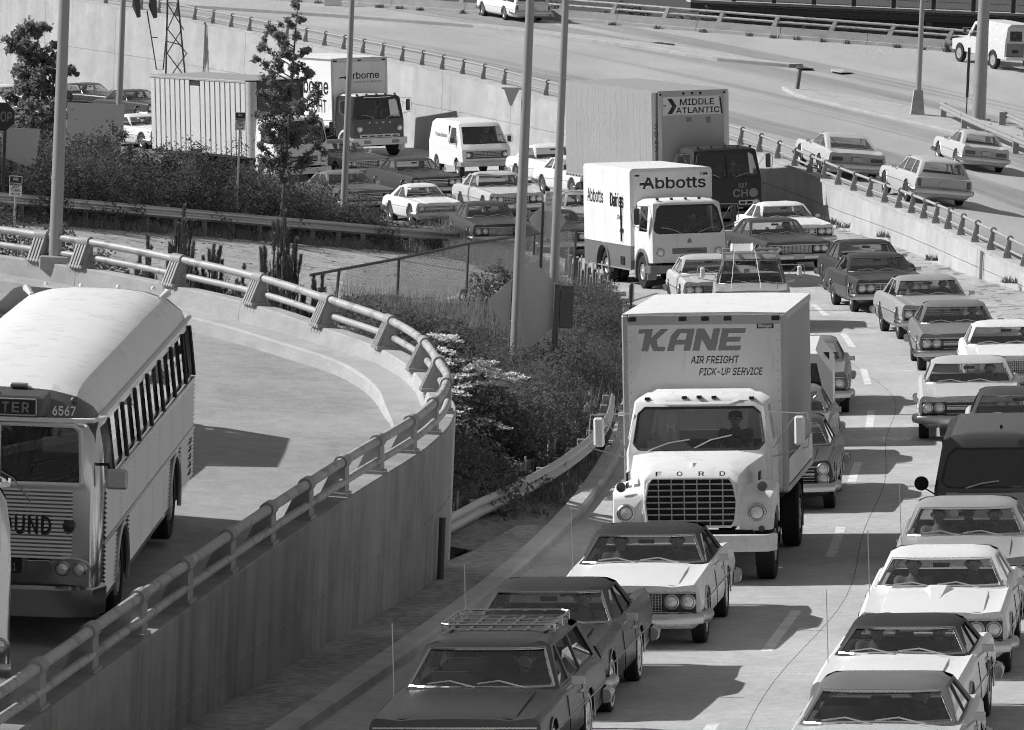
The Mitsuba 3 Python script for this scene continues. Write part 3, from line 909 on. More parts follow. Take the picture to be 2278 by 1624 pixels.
legs = [((-16.35, 7.6), (-16.25, 1.2)), ((-15.95, 7.6), (-15.1, 1.2))]
for a, b in legs: gm.add('leg', tube([gp3(*a), gp3(*b)], .045, 6), 'm_steel_dark')
for a, b in (((-16.3, 6.7), (-15.55, 5.6)), ((-15.85, 6.7), (-16.28, 5.6)), ((-16.28, 5.6), (-15.35, 4.5)), ((-15.65, 5.6), (-16.26, 4.5)), ((-16.3, 5.05), (-15.6, 4.9)), ((-16.26, 4.5), (-15.2, 3.2)), ((-15.4, 4.5), (-16.24, 3.2)), ((-16.35, 6.8), (-15.9, 6.8))):
    gm.add('brace', tube([gp3(*a), gp3(*b)], .026, 5), 'm_steel_dark')
gm.add('ladder', merge([tube([gp3(-17.25, 6.4), gp3(-16.72, 3.75), gp3(-16.42, 3.75), gp3(-16.32, 5.5)], .03, 5), tube([gp3(-17.0, 5.2), gp3(-16.72, 5.2)], .022, 5)]), 'm_steel_dark')
for x_ in (-17.75, -17.0):
    gm.add('floodlight', hull([(x_ - .12, gy - .2, 7.05), (x_ + .15, gy - .2, 7.05), (x_ + .22, gy + .1, 6.1), (x_ + .05, gy + .1, 6.05), (x_ - .2, gy + .1, 6.6), (x_ + .15, gy + .25, 7.05), (x_ - .12, gy + .25, 7.05)]), 'm_steel_dark')
gm.add('truss_chord', merge([tube([gp3(-20, 7.55), gp3(-14.5, 7.62)], .05, 6), tube([gp3(-20, 7.0), gp3(-16.2, 7.05)], .03, 6)]), 'm_steel_dark')

# beyond the far parapet: an embankment and a lower bridge
single('far_embankment', grid([[(-20, 335, 1), (70, 335, 1)], [(-20, 345, 9), (70, 345, 9)], [(-60, 420, 14), (120, 420, 14)], [(-200, 900, 22), (250, 900, 22)]]), 'm_underwall', kind='structure', label='dark slope beyond the upper highway')
br = Thing('far_bridge', 'dark girder bridge with a panelled railing beyond the far parapet', 'bridge')
gy = 318.
br.add('abutment', box(9.5, 80, gy + .6, gy + 1.2, -2, 7.2), 'm_underwall')
br.add('girder', box(9.0, 80, gy, gy + .5, 7.15, 7.43), 'm_girder'); br.add('flange', box(9.0, 80, gy - .15, gy + .5, 7.01, 7.14), 'm_steel_dark')
br.add('flange', box(9.0, 80, gy - .2, gy + .5, 7.44, 7.53), 'm_steel_dark'); br.add('deck', box(9.0, 80, gy - .1, gy + 9, 7.54, 7.67), 'm_parapet')
for i, x_ in enumerate(np.arange(9.2, 60, 2.2)):
    br.add('post', box(x_ - .12, x_ + .12, gy, gy + .12, 7.68, 8.65), 'm_steel_dark')
    br.add('rail_panel', merge([box(x_ + .2, x_ + 2.0, gy + .02, gy + .06, 7.73, 7.78), box(x_ + .2, x_ + 2.0, gy + .02, gy + .06, 8.1, 8.15), box(x_ + .2, x_ + 2.0, gy + .02, gy + .06, 8.5, 8.55)]), 'm_rail')
for x_ in (22, 34): br.add('pier', box(x_, x_ + .35, gy - .1, gy + .59, -2, 7.0), 'm_girder')

# raised median islands on the upper highway, and what lies there
def island(path, name, label, h=.15):
    p = np.array(path, float); d = np.r_[0, np.cumsum(np.linalg.norm(np.diff(p[:, :2], axis=0), axis=1))]
    q_ = np.linspace(0, d[-1], max(6, int(d[-1] / 1.5))); x, y, w = (np.interp(q_, d, p[:, k]) for k in range(3))
    pr = np.array([[(a, -.4), (a, h - .03), (a - .04, h), (-a + .04, h), (-a, h - .03), (-a, -.4)] for a in w / 2])
    single(name, sweep(np.column_stack([x, y, z_upper(x, y)]), pr), 'm_parapet', kind='structure', label=label, smooth=20)


island([(11.5, 252, .5), (13.2, 248.3, 3.2), (16.2, 242.4, 4.2), (19.5, 235.5, 4.4), (22.5, 227, 4.4), (25, 217, 4.4)], 'median_island', 'cracked raised concrete island carrying the lamp post')
island([(-22, 294, 2.0), (-9, 288, 2.0), (-2, 284.2, 2.0), (2.5, 279, 2.2), (6.4, 274.6, 2.6), (10, 269, 2.6), (12.6, 267.6, 1.5)], 'median_strip', 'low pale raised strip between the upper carriageways')
for (x_, y_, lb, s_) in ((6.6, 277.5, 'dark scrap lying on the upper carriageway', 1.0), (13.0, 266.6, 'broken dark lump at the tip of the raised strip', .8), (14.6, 266.0, 'loose concrete block beyond the tip of the raised strip', .9)):
    q_ = np.random.default_rng(int(x_ * 10)).normal(size=(40, 3)) * [.3, .7, .07] * s_; q_[:, 2] = np.abs(q_[:, 2])
    single('debris', move(hull(q_), x_, y_, float(z_upper(x_, y_))), 'm_steel_dark' if 'dark' in lb else 'm_parapet', label=lb, cat='debris')
bp = Thing('broken_post', 'short leaning stump beside the tip of the cracked island', 'post')
bp.add('post', tube([(11.9, 251.0, float(z_upper(11.9, 251))), (12.0, 251, float(z_upper(11.9, 251)) + 1.0)], .09, 7), 'm_timber')
bx = Thing('bollard', 'small pale block on the upper road at the top edge', 'bollard')
zz = float(z_upper(-10.0, 299))
bx.add('block', hull([(-10.5, 298.6, zz), (-9.6, 298.6, zz), (-9.6, 299.3, zz), (-10.5, 299.3, zz), (-10.4, 298.7, zz + 1), (-9.7, 298.7, zz + 1), (-9.7, 299.2, zz + 1), (-10.4, 299.2, zz + 1)]), 'm_truck')
for off, w_ in ((1.0, .12), (9.3, .12)):
    yy = np.linspace(120, 300, 80)
    on_road(np.column_stack([wall_x(yy) + off + .004 * (yy - 150), yy]), w_, 'm_paintline', 'edge_line', .006, z_upper, 'upper_road')

# earth along the foot of the retaining wall
rng = np.random.default_rng(3)
ys = np.arange(118, 205, .7)
P = []
for y in ys:
    row = []
    for w in np.linspace(0, 1, 9):
        x = float(wall_x(y)) - 2.5 * w + .05
        hgt = .05 * (1 - w) ** .8 * (1 if w < 1 else 0) + (.10 * (1 - w)) * (meshkit.fbm(np.array([x * 2.1, y * 1.4, 0.]), 3) - .3)
        row.append((x, y, float(z_main(x, y)) + max(hgt, 0) + (.012 if w < 1 else -.05)))
    P.append(row)
single('wall_verge', grid(P), 'm_gravel', kind='structure', label='pale lumpy bare earth along the foot of the retaining wall', smooth=True)

# ------------------------------------------------------------------ vehicles: own frame x forwards from the front bumper at 0, y to the vehicle's left, z up from the ground
def place(x, y, heading, zf=z_main, scale=1.0):
    """heading: how many degrees the vehicle, facing the viewer, is turned towards the viewer's right; the origin is the front bumper's middle on the ground."""
    h = rad(heading); f = np.array([math.sin(h), -math.cos(h)])
    e = .5
    fx, fy = np.array([x, y]), np.array([x, y]) - f * 5
    za, zb = float(zf(*fx)), float(zf(*fy))
    l = np.array([-f[1], f[0]])
    zl, zr_ = float(zf(*(fx - f * 2.5 + l))), float(zf(*(fx - f * 2.5 - l)))
    F = np.array([*f, (za - zb) / 5]); F /= np.linalg.norm(F)
    Lf = np.array([*l, (zl - zr_) / 2]); Lf -= F * (Lf @ F); Lf /= np.linalg.norm(Lf)
    U = np.cross(F, Lf)
    M = np.eye(4); M[:3, 0], M[:3, 1], M[:3, 2], M[:3, 3] = F * scale, Lf * scale, U * scale, (x, y, za)
    return M


_cache = {}


def cached(key, fn, mt, smooth=False):
    if key not in _cache: _cache[key] = mikit.ply(fn(), mt, smooth)
    return _cache[key]


def wheel_parts(R, w, cap=.62, white=False, truck=False):
    tire = lathe([(-w / 2, R * .62), (-w / 2, R * .94), (-w * .38, R), (w * .38, R), (w / 2, R * .94), (w / 2, R * .62), (w * .36, R * .58), (-w * .36, R * .58)], 28)
    c = R * cap
    hub = lathe([(.40 * w, 0), (.52 * w, .0), (.52 * w, c * .30), (.42 * w, c * .42), (.40 * w, c * .80), (.47 * w, c * .88), (.47 * w, c * .98), (.38 * w, c)], 24)
    return tire, hub


def add_wheel(th, x, y, R=.35, w=.2, hub='m_chrome', white=False, lod=1, cap=.62):
    s = 1 if y > 0 else -1
    def shape(): return wheel_parts(R, w, cap)
    k = (R, w, cap)
    for nm, i, mt in (('wheel', 0, 'm_tire'), ('hubcap', 1, hub)):
        base = cached(('wheel', k, i, s), lambda: (lambda m: m if s > 0 else mirror_y(m))(shape()[i]), mt, 40)
        d = dict(base); d['bsdf'] = {'type': 'ref', 'id': mt}
        M = th.M.copy(); M = M @ trimesh.transformations.translation_matrix([x, y, R])
        if nm == 'wheel':
            b = th.key + '__wheel'; n = th.n.get(b, 0); th.n[b] = n + 1; wk = b if n == 0 else f'{b}_{n:03d}'; key = wk
        else: key = wk + '__hubcap'
        d['to_world'] = T(M); scene[key] = d
    if white:
        d = dict(cached(('wwall', R, s), lambda: (lambda m: m if s > 0 else mirror_y(m))(lathe([(w * .46, R * .70), (w * .515, R * .70), (w * .515, R * .83), (w * .46, R * .83)], 28)), 'm_letter_white', 40))
        d['to_world'] = T(M); scene[wk + '__whitewall'] = d
    return wk


def at_local(th, mesh_dict, M):
    d = dict(mesh_dict); d['to_world'] = T(th.M @ M); return d


def sec(x, w, zb, zs, zt, fin=0.0, tuck=.10):
    h = zs - zb
    half = [(w - .16, zb), (w - tuck, zb + .05), (w - tuck * .45, zb + .16 * h), (w - .005, zb + .52 * h), (w, zb + .58 * h), (w - .012, zb + .66 * h), (w - .03, zs - .07), (w - .06, zs - .015), (w - .10, zs + fin), (w - .20, zs + fin * .6 - .004), (w - .30, .5 * (zs + zt)), (w - .38, zt), (.45 * w, zt + .018)]
    return [(x, y, z) for y, z in half] + [(x, 0, zt + .026)] + [(x, -y, z) for y, z in half[::-1]] + [(x, 0, zb)]


CAR = dict(L=5.4, W=2.0, wb=3.02, fo=.92, zr=1.38, cowl=1.95, head=2.62, rt=3.75, bl=4.35, belt=.93, hood=.86, deck=.90, zb=.22, kind='hardtop', paint='p_white', roof=None, front='quad', bars=5, lod=1, fin=.0,
           white=False, grille='m_chrome', gs=0, scoop=None, trim=True, mirror=True, roofin=.20, hub='m_chrome', bulge=.05, nose=.0, driver=None, antenna=False)


def car_geo(s):
    """The shell, the panes and the inner box of a car; all cars of the same measures share it."""
    L, hw, zb = s['L'], s['W'] / 2, s['zb']
    belt, hood, deck = s['belt'], s['hood'], s['deck']
    cowl, bl = -s['cowl'], -s['bl']
    wagon = s['kind'] == 'wagon'
    st = []
    X = [-.10, -.13, -.30, -.6, -1.0, -1.45, cowl + .12, cowl - .1, -2.5, -3.2, -3.8, bl - .05, bl - .35, -(L - .35), -(L - .15), -(L - .11)]
    X = sorted(set(x for x in X if x >= -(L - .11)), reverse=True)
    for x in X:
        u = np.interp(-x, [0, s['cowl'], s['bl'], L], [0, 1, 2, 3])
        zs = np.interp(u, [0, .15, 1, 1.5, 2, 2.6, 3], [hood - .02 + s['nose'], hood + .005 + s['nose'] * .8, belt - .005, belt, belt + .03, deck + .02, deck - .03 + s['fin']])
        zt = np.interp(u, [0, .12, 1, 2, 2.15, 3], [hood - .045, hood - .01, belt + .015, belt + .01, deck + .02, deck - .03])
        w = hw * np.interp(u, [0, .1, .5, 1.4, 2.4, 2.9, 3], [.955, .975, .985, 1, 1, .97, .945])
        b = zb + np.interp(u, [0, .2, 2.7, 3], [.14, 0, 0, .16])
        st.append(sec(x, w, b, zs, zt, .012 + s['fin'] * .5))
    body = loft(st)
    R = .35; fa, ra = -s['fo'], -s['fo'] - s['wb']
    cuts = []
    for ax in (fa, ra):
        rr = .405 if ax == fa else .385
        for sy in (-1, 1):
            ang = np.linspace(0, 2 * PI, 25)[:-1]
            top = .78 if ax == fa else .72
            poly = [(ax + rr * math.cos(a) * 1.02, min(.35 + rr * math.sin(a) * 1.02, top)) for a in ang]
            lo, hi = (hw - .34, hw + .2) if sy > 0 else (-hw - .2, -hw + .34)
            cuts.append(prism(poly, 1, lo, hi))
            cuts.append(box(ax - rr * .93, ax + rr * .93, lo, hi, -.1, .36))
    iw = hw - .15
    x_in1 = -(L - .55) if wagon else bl + .02
    cuts.append(box(x_in1, cowl - .22, -iw, iw, .42, 1.4))
    g0, g1 = hood - .05 + s['nose'] * .5, .50
    cuts.append(box(-.22, .2, -hw + .10, hw - .10, g1, g0 - .05))          # the grille recess
    cuts.append(box(-L - .1, -(L - .17), -hw + .12, hw - .12, .58, deck - .12) if not wagon else box(-L - .1, -(L - .15), -hw + .25, hw - .25, .55, .60))
    body = cut(body, *cuts)
    # the cabin
    yb, yr, zr = hw - .10, hw - s['roofin'] - .10, s['zr']
    xh, xr = -s['head'], -s['rt']
    xb = -(L - .18) if wagon else bl
    if wagon: xr = -(L - .55)
    zc, zd = belt + .0, (belt if wagon else max(deck, belt) + .01)
    def cabin(o):
        p = []
        for sy in (-1, 1):
            p += [(cowl - .10 - o, sy * (yb - o), zc - .05), (cowl + .02 - o, sy * (yb - .22), zc - .05), (cowl + .08 - o, sy * .35, zc - .05), (xb + o, sy * (yb - o), zd - .05), (xb - .05 + o, sy * .4, zd - .05)]
            z = zr - o * .8
            p += [(xh - .06 - o, sy * (yr - o), z - .055), (xh + s['bulge'] - o, sy * .35, z - .045), (xh - .10 - o, sy * (yr - .10), z - .015), (xh - .16 - o, sy * (yr - .28), z + .005)]
            p += [(xr + .04 + o, sy * (yr - o), z - .06), (xr - .05 + o, sy * .4, z - .05), (xr + .10 + o, sy * (yr - .10), z - .015), (xr + .2 + o, sy * (yr - .28), z + .005)]
            p += [((xh + xr) / 2, sy * (yr - .28), z + .02), ((xh + xr) / 2, sy * (yr - .09), z - .002), ((xh + xr) / 2, sy * (yr + .006 - o), z - .05)]
            p += [(xh - .35, sy * .3, z + .02), (xr + .35, sy * .3, z + .02)]
        return hull(p)
    outer, inner = cabin(0), cabin(.045)
    inner = move(inner, 0, 0, -.012)
    inner = (np.where(inner[0][:, 2:] < zc - .02, inner[0] - [0, 0, .3], inner[0]), inner[1])
    zw0, zw1 = zc + .025, zr - .085
    def quad(p0, p1, p2, p3): return [p0, p1, p2, p3]
    xm = (xh + xr) / 2
    fy0, fy1 = yb - .085, yr - .055
    wpoly = [(-fy0, zw0), (fy0, zw0), (fy1, zw1), (-fy1, zw1)]
    ry0, ry1 = (yb - .16, yr - .10)
    rz0 = zd + (.10 if wagon else .03)
    rpoly = [(-ry0, rz0), (ry0, rz0), (ry1, zw1 - .01), (-ry1, zw1 - .01)]
    sl = (xh - (cowl - .06)) / (zr - zc)
    fx0, fx1 = cowl - .16, xh - .14
    rs_ = (xb - xr) / (zd - zr)
    if wagon:
        ex0, ex1 = xb + .28, xr + .2
        cutsx = [(fx0, fx1), None]
        xs_ = [-2.95, -3.95]
        polys = []
        e = [(fx0, fx1)] + [(x_, x_) for x_ in xs_] + [(ex0, ex1)]
        for (a0, a1), (b0, b1) in zip(e[:-1], e[1:]): polys.append([(a0 - .04, zw0), (a1 - .04, zw1), (b1 + .04, zw1), (b0 + .04, zw0)])
    else:
        cp = .50 if s['kind'] == 'fastback' else (.42 if s['kind'] != 'sedan' else .34)
        ex0, ex1 = xb + cp, xr + cp * .55
        mid = (fx0 + ex0) / 2 - .12
        if s['kind'] == 'sedan': polys = [[(fx0, zw0), (fx1, zw1), (mid + .05, zw1), (mid + .05, zw0)], [(mid - .05, zw0), (mid - .05, zw1), (ex1, zw1), (ex0, zw0)]]
        else: polys = [[(fx0, zw0), (fx1, zw1), (mid + .018, zw1), (mid + .018, zw0)], [(mid - .018, zw0), (mid - .018, zw1), (ex1, zw1), (ex0, zw0)]]
    sides = [prism(p if True else p[::-1], 1, -2, 2) for p in polys]
    roof = cut(outer, inner, prism(wpoly, 0, xm, 0), prism(rpoly, 0, -L - 1, xm - .02), *sides, box(-9, 1, -2, 2, -1, zc - .045))
    def planes(poly, axis):
        out = []; c = np.mean(poly, 0)
        for a, b in zip(poly, poly[1:] + poly[:1]):
            n = np.array([-(b[1] - a[1]), b[0] - a[0]]); n = n if n @ (c - np.array(a)) > 0 else -n
            o = np.array(a, float)
            out.append((np.insert(o, axis, 0.), np.insert(n, axis, 0.)))
        return out
    mid_h = cabin(.018)
    ws = slice_sheet(mid_h, planes(wpoly, 0) + [(np.array([xm, 0, 0]), np.array([1., 0, 0]))])
    rw_ = slice_sheet(mid_h, planes(rpoly, 0) + [(np.array([xm, 0, 0]), np.array([-1., 0, 0]))])
    sw = []
    for p in polys:
        for sy in (1, -1): sw.append(slice_sheet(mid_h, planes(p, 1) + [(np.zeros(3), np.array([0, float(sy), 0]))]))
    inr = cut(box(x_in1 - .01, cowl - .2, -iw - .01, iw + .01, .40, belt - .02), box(x_in1 + .02, cowl - .24, -iw + .02, iw - .02, .43, 1.5))
    seats = []
    for x_ in ([cowl - 1.0, cowl - 1.8] + ([-4.3] if wagon and L > 5.5 else [])):
        if x_ < x_in1 + .25: continue
        seats.append(hull([(x_, -iw + .12, .45), (x_, iw - .12, .45), (x_ - .1, -iw + .14, belt + .07), (x_ - .1, iw - .14, belt + .07), (x_ - .22, -iw + .14, belt + .06), (x_ - .22, iw - .14, belt + .06), (x_ - .16, -iw + .12, .45), (x_ - .16, iw - .12, .45)]))
    dash = hull([(cowl - .19, -iw, belt - .02), (cowl - .19, iw, belt - .02), (cowl - .44, -iw, belt + .0), (cowl - .44, iw, belt + .0), (cowl - .48, -iw, belt - .2), (cowl - .48, iw, belt - .2), (cowl - .19, -iw, belt - .2), (cowl - .19, iw, belt - .2)])
    ang = np.linspace(0, 2 * PI, 25)
    c0 = np.array([cowl - .58, .37, belt + .0])
    wheel = tube(np.array([c0 + .20 * (math.cos(a) * np.array([0, 1, 0]) + math.sin(a) * np.array([-.45, 0, .89])) for a in ang]), .013, 6)
    return dict(body=body, roof=roof, ws=ws, rear=rw_, sides=sw, interior=inr, seats=seats, dash=dash, steer=wheel, polys=polys, zw=(zw0, zw1), yb=yb, yr=yr, g0=g0, g1=g1, xb=xb, xr=xr)


def car(name, label, cat, M, group=None, **kw):
    s = {**CAR, **kw}
    th = Thing(name, label, cat, M, group)
    gk = tuple(s[k] for k in ('L', 'W', 'wb', 'fo', 'zr', 'cowl', 'head', 'rt', 'bl', 'belt', 'hood', 'deck', 'zb', 'kind', 'fin', 'roofin', 'bulge', 'nose'))
    if gk not in _cache: _cache[gk] = car_geo(s)
    g = _cache[gk]
    L, hw, lod = s['L'], s['W'] / 2, s['lod']
    hood, deck, belt = s['hood'], s['deck'], s['belt']
    def add(nm, mesh, mt, smooth=False, parent=None, key=None):
        return th.add(nm, cached((gk, key or nm, mt), lambda: mesh() if callable(mesh) else mesh, mt, smooth), mt, parent=parent)
    add('body', g['body'], s['paint'], 38)
    add('roof', g['roof'], s['roof'] or s['paint'], 25)
    w = add('windshield', g['ws'], 'm_glass', 30)
    add('rear_window', g['rear'], 'm_glass', 30)
    for i, q in enumerate(g['sides']): add('side_window', q, 'm_glass', False, key=('sw', i))
    if s['trim']:
        for nm, q, par, r in (('frame', g['ws'], w, .021 if lod == 0 else .014), ) + ((('frame', g['rear'], th.key + '__rear_window', .012),) if lod < 2 else ()):
            th.add(nm, cached((gk, 'fr', par[-8:], r), lambda: rim_tube(move(q, .012 if par == w else -.012), r), 'm_chrome', 40), 'm_chrome', parent=par)
        if lod < 2:
            for sy in (0, 1):
                add('drip_rail', lambda: merge([tube([(p[1][0], (1 if sy == 0 else -1) * (g['yr'] - .045 + .0), s['zr'] - .06), (p[2][0], (1 if sy == 0 else -1) * (g['yr'] - .045), s['zr'] - .06)], .012, 5) for p in g['polys']]), 'm_chrome', 40, key=('drip', sy))
    add('interior', g['interior'], 'm_interior')
    add('dashboard', g['dash'], 'm_interior')
    for i, q in enumerate(g['seats']): add('seat', q, 'm_seat', 30, key=('seat', i))
    if lod < 2: add('steering_wheel', g['steer'], 'm_under', 40)
    # bumpers
    def bumper(x, z, h=.15, out=.0):
        path = [(-.62, -hw - .012), (-.30, -hw - .02), (-.10, -hw + .05), (-.02, -hw + .24), (.0, -hw * .45), (.0, hw * .45), (-.02, hw - .24), (-.10, hw - .05), (-.30, hw + .02), (-.62, hw + .012)]
        p = np.array([(x + a, y, z) for a, y in path])
        return sweep(p, [(-.02, -h / 2), (.05, -h / 2 + .01), (.075, -h * .1), (.075, h * .2), (.05, h / 2 - .012), (-.02, h / 2)][::-1])
    def rear_bumper():
        b = bumper(0, .47, .17); v = b[0] * [-1, -1, 1] + [-L, 0, 0]; return v, b[1]
    add('front_bumper', lambda: bumper(0, .42, .16), 'm_chrome', 35)
    add('rear_bumper', rear_bumper, 'm_chrome', 35)
    # front face: dark recess with bars, lamps
    g0, g1 = g['g0'] - .05, g['g1']
    zl = (g0 + g1) / 2 + .005; Rl = min(.092, (g0 - g1) * .42)
    gx = -.19
    def face():
        return box(gx - .02, gx + .01, -hw + .105, hw - .105, g1 + .002, g0 - .002)
    add('grille', face, 'm_steel_dark')
    yl = {'quad': (hw - .21, hw - .21 - 2 * Rl - .035), 'dual': (hw - .22,), 'stack': (hw - .20,)}[s['front']]
    inner_y = (min(yl) - Rl - .05)
    def bars():
        gs, iy = s['gs'], inner_y
        zz = np.linspace(g1 + .025, g0 - .02, s['bars']) if gs != 3 else np.linspace(g1 + .02, g0 - .02, 7)
        gap = .05 if gs == 2 else 0
        out = []
        for z in zz:
            t = .007 if gs != 3 else .0035
            out += [box(gx, gx + .045, a, b, z - t, z + t) for a, b in (((-iy, iy),) if not gap else ((-iy, -gap), (gap, iy)))]
        if gs in (0, 3): out += [box(gx, gx + .04, y - .006, y + .006, g1 + .01, g0 - .01) for y in np.linspace(-iy, iy, 9 if gs == 0 else 23)]
        if gs == 2: out += [hull([(gx + a, y, z) for a, y in ((0, -.05), (0, .05), (.14, 0)) for z in (g1 + .005, g0 + .0)])]
        if gs == 1: out += [box(gx + .03, gx + .07, -iy, iy, (g0 + g1) / 2 - .018, (g0 + g1) / 2 + .018)]
        out += [box(gx, gx + .12, -hw + .10, hw - .10, g0 - .014, g0 + .004)]
        return merge(out)
    add('grille_bars', bars, s['grille'], key=('bars', s['bars'], s['front'], s['gs']))
    if s['scoop'] == 'hood': th.add('hood_scoop', hull([(-.35, y, hood) for y in (-.02, .02)] + [(-s['cowl'] + .12, y, belt + .03) for y in (-.20, .20)] + [(-s['cowl'] + .14, y, belt + .085) for y in (-.11, .11)] + [(-.95, y, hood + .075) for y in (-.06, .06)] + [(-.95, y, hood + .02) for y in (-.12, .12)]), s['paint'], 25)
    if s['scoop'] == 'side':
        for sy in (1, -1):
            for k_ in (0, 1): th.add('side_scoop', box(-3.22 + .22 * k_, -3.10 + .22 * k_, min(sy * (hw - .02), sy * (hw + .012)), max(sy * (hw - .02), sy * (hw + .012)), .58, .74, .01), 'm_steel_dark')
    lens = cached(('lens', round(Rl, 3)), lambda: lathe([(0, 0), (.0, Rl * .86), (.03, Rl * .80), (.045, Rl * .45), (.05, 0)][::-1], 20, 0), 'm_lens', 50)
    bez = cached(('bez', round(Rl, 3)), lambda: lathe([(-.02, Rl * .86), (.03, Rl * .86), (.045, Rl * .95), (.035, Rl * 1.12), (-.02, Rl * 1.15)], 20, 0), 'm_chrome', 40)
    for y in yl:
        for sy in (1, -1):
            for dz in ((0,) if s['front'] != 'stack' else (-Rl * .95, Rl * .95)):
                Ml = trimesh.transformations.translation_matrix([gx + .07, sy * y, zl + dz])
                b = th.key + '__headlight'; n = th.n.get(b, 0); th.n[b] = n + 1; k = b if n == 0 else f'{b}_{n:03d}'
                scene[k] = at_local(th, lens, Ml); scene[k + '__bezel'] = at_local(th, bez, Ml)
    for sy in (1, -1):
        add('lamp_panel', lambda: hull([(gx + a, sy * y_, z_) for a in (0, .075) for y_, z_ in ((max(yl) + Rl * 1.2, g1 + .02), (max(yl) + Rl * 1.2, g0 - .02), (min(yl) - Rl * 1.25, g1 + .02), (min(yl) - Rl * 1.25, g0 - .02))]), 'm_steel_dark' if s['front'] != 'dual' else s['paint'], key=('hous', s['front'], sy))
    add('front_plate', lambda: box(.075, .085, -.16, .16, .36, .50), 'm_plate')
    # back face
    if s['kind'] != 'wagon':
        add('tail_panel', lambda: box(-(L - .185), -(L - .165), -hw + .13, hw - .13, .585, deck - .125), s['paint'], key='tp')
        for sy in (1, -1): add('tail_light', lambda: box(-L + .10, -L + .165, min(sy * (hw - .15), sy * (hw - .52)), max(sy * (hw - .15), sy * (hw - .52)), .63, deck - .16, .015), 'm_tail', key=('tl', sy))
    else:
        for sy in (1, -1): add('tail_light', lambda: box(-L + .08, -L + .14, min(sy * (hw - .10), sy * (hw - .22)), max(sy * (hw - .10), sy * (hw - .22)), .60, .84, .015), 'm_tail', key=('tl', sy))
    add('rear_plate', lambda: box(-L + .06, -L + .075, -.16, .16, .62, .76), 'm_plate')
    # hood lid, deck lid
    if lod < 2:
        def lid():
            y_ = hw * .985 - .33
            x = np.array([-.16, -.35, -.8, -1.3, -(s['cowl'] - .16)])
            zt = np.interp(-x, [0, .12 * s['cowl'], s['cowl']], [hood - .045, hood - .01, belt + .015])
            P = np.array([[(a, b, z + .034 - .018 * abs(b / y_) ** 2 + .010 - (.02 if abs(b) > y_ - .001 else 0)) for b in np.r_[-y_, np.linspace(-y_ + .001, y_ - .001, 9), y_]] for a, z in zip(x, zt)])
            P[0, :, 2] -= .02; P[-1, :, 2] -= .02
            return grid(P)
        add('hood', lid, s['paint'], 30)
        add('wiper', lambda: merge([tube([(-s['cowl'] + .05, y0, belt + .04), (-s['cowl'] - .05, y0 - .30, belt + .10), (-s['cowl'] - .03, y0 - .55, belt + .07)], .009, 5) for y0 in (.52, -.05)]), 'm_galv')
    for ax in (-s['fo'], -s['fo'] - s['wb']):
        for sy in (1, -1): add_wheel(th, ax, sy * (hw - .13), .35, .19, s['hub'], s['white'], lod)
        if lod < 2:
            for sy in (1, -1):
                rr = .405 if ax == -s['fo'] else .385
                ang = np.linspace(-.1, PI + .1, 15); top = .78 if ax == -s['fo'] else .72
                add('wheel_trim', lambda: tube([(ax + rr * 1.02 * math.cos(a), sy * (hw - .02), min(.35 + rr * 1.02 * math.sin(a), top)) for a in ang], .012, 5), 'm_chrome', 40, key=('wt', ax, sy))
    if s['mirror'] and lod < 2:
        m_ = add('mirror', lambda: (lambda q: q if lod == 0 else (np.array(q[0]) * [1, 1, 1] - [0, .05, .02], q[1]))(merge([hull([(-s['cowl'] - .30 + a * .5, hw + .02 + b, belt + .08 + c) for a in (-.05, .05) for b in (-.02, .12) for c in (-.045, .045)]), tube([(-s['cowl'] - .28, hw - .06, belt - .03), (-s['cowl'] - .30, hw + .04, belt + .05)], .014, 6)])), 'm_chrome', key=('mir', lod))
    if s['antenna']: add('antenna', lambda: tube([(-1.45, -hw + .12, .9), (-1.55, -hw + .10, 1.75)], .006, 5), 'm_galv')
    if lod < 2:
        for sy in (1, -1): add('side_trim', lambda: tube([(-.45, sy * (hw * .985 + .004), .60), (-1.5, sy * (hw * .99 + .004), .61), (-L * .55, sy * (hw + .004), .615), (-L + .5, sy * (hw * .985 + .004), .60)], .010, 5), 'm_chrome', 40, key=('st', sy))
        add('rear_view_mirror', lambda: box(-s['head'] + .05, -s['head'] + .07, -.11, .11, s['zr'] - .20, s['zr'] - .14, .008), 'm_under')
    if lod == 0:
        for sy in (1, -1):
            for i_, x_ in enumerate((-s['cowl'] - .10, -s['cowl'] - 1.32)):
                if i_ == 0: add('door_gap', lambda: tube([(x_, sy * (hw + .0015), .36), (x_, sy * (hw + .0015), .60), (x_ - .01, sy * (hw - .028), belt - .07)], .0055, 4), 'm_under', key=('dg', sy, i_))
                else: add('door_gap', lambda: tube([(x_, sy * (hw + .0015), .36), (x_, sy * (hw + .0015), .60), (x_ - .01, sy * (hw - .026), belt - .06)], .0055, 4), 'm_under', key=('dg', sy, i_))
            add('door_handle', lambda: box(-s['cowl'] - 1.22, -s['cowl'] - 1.04, min(sy * (hw - .03), sy * (hw + .015)), max(sy * (hw - .03), sy * (hw + .015)), belt - .16, belt - .13, .006), 'm_chrome', key=('dh', sy))
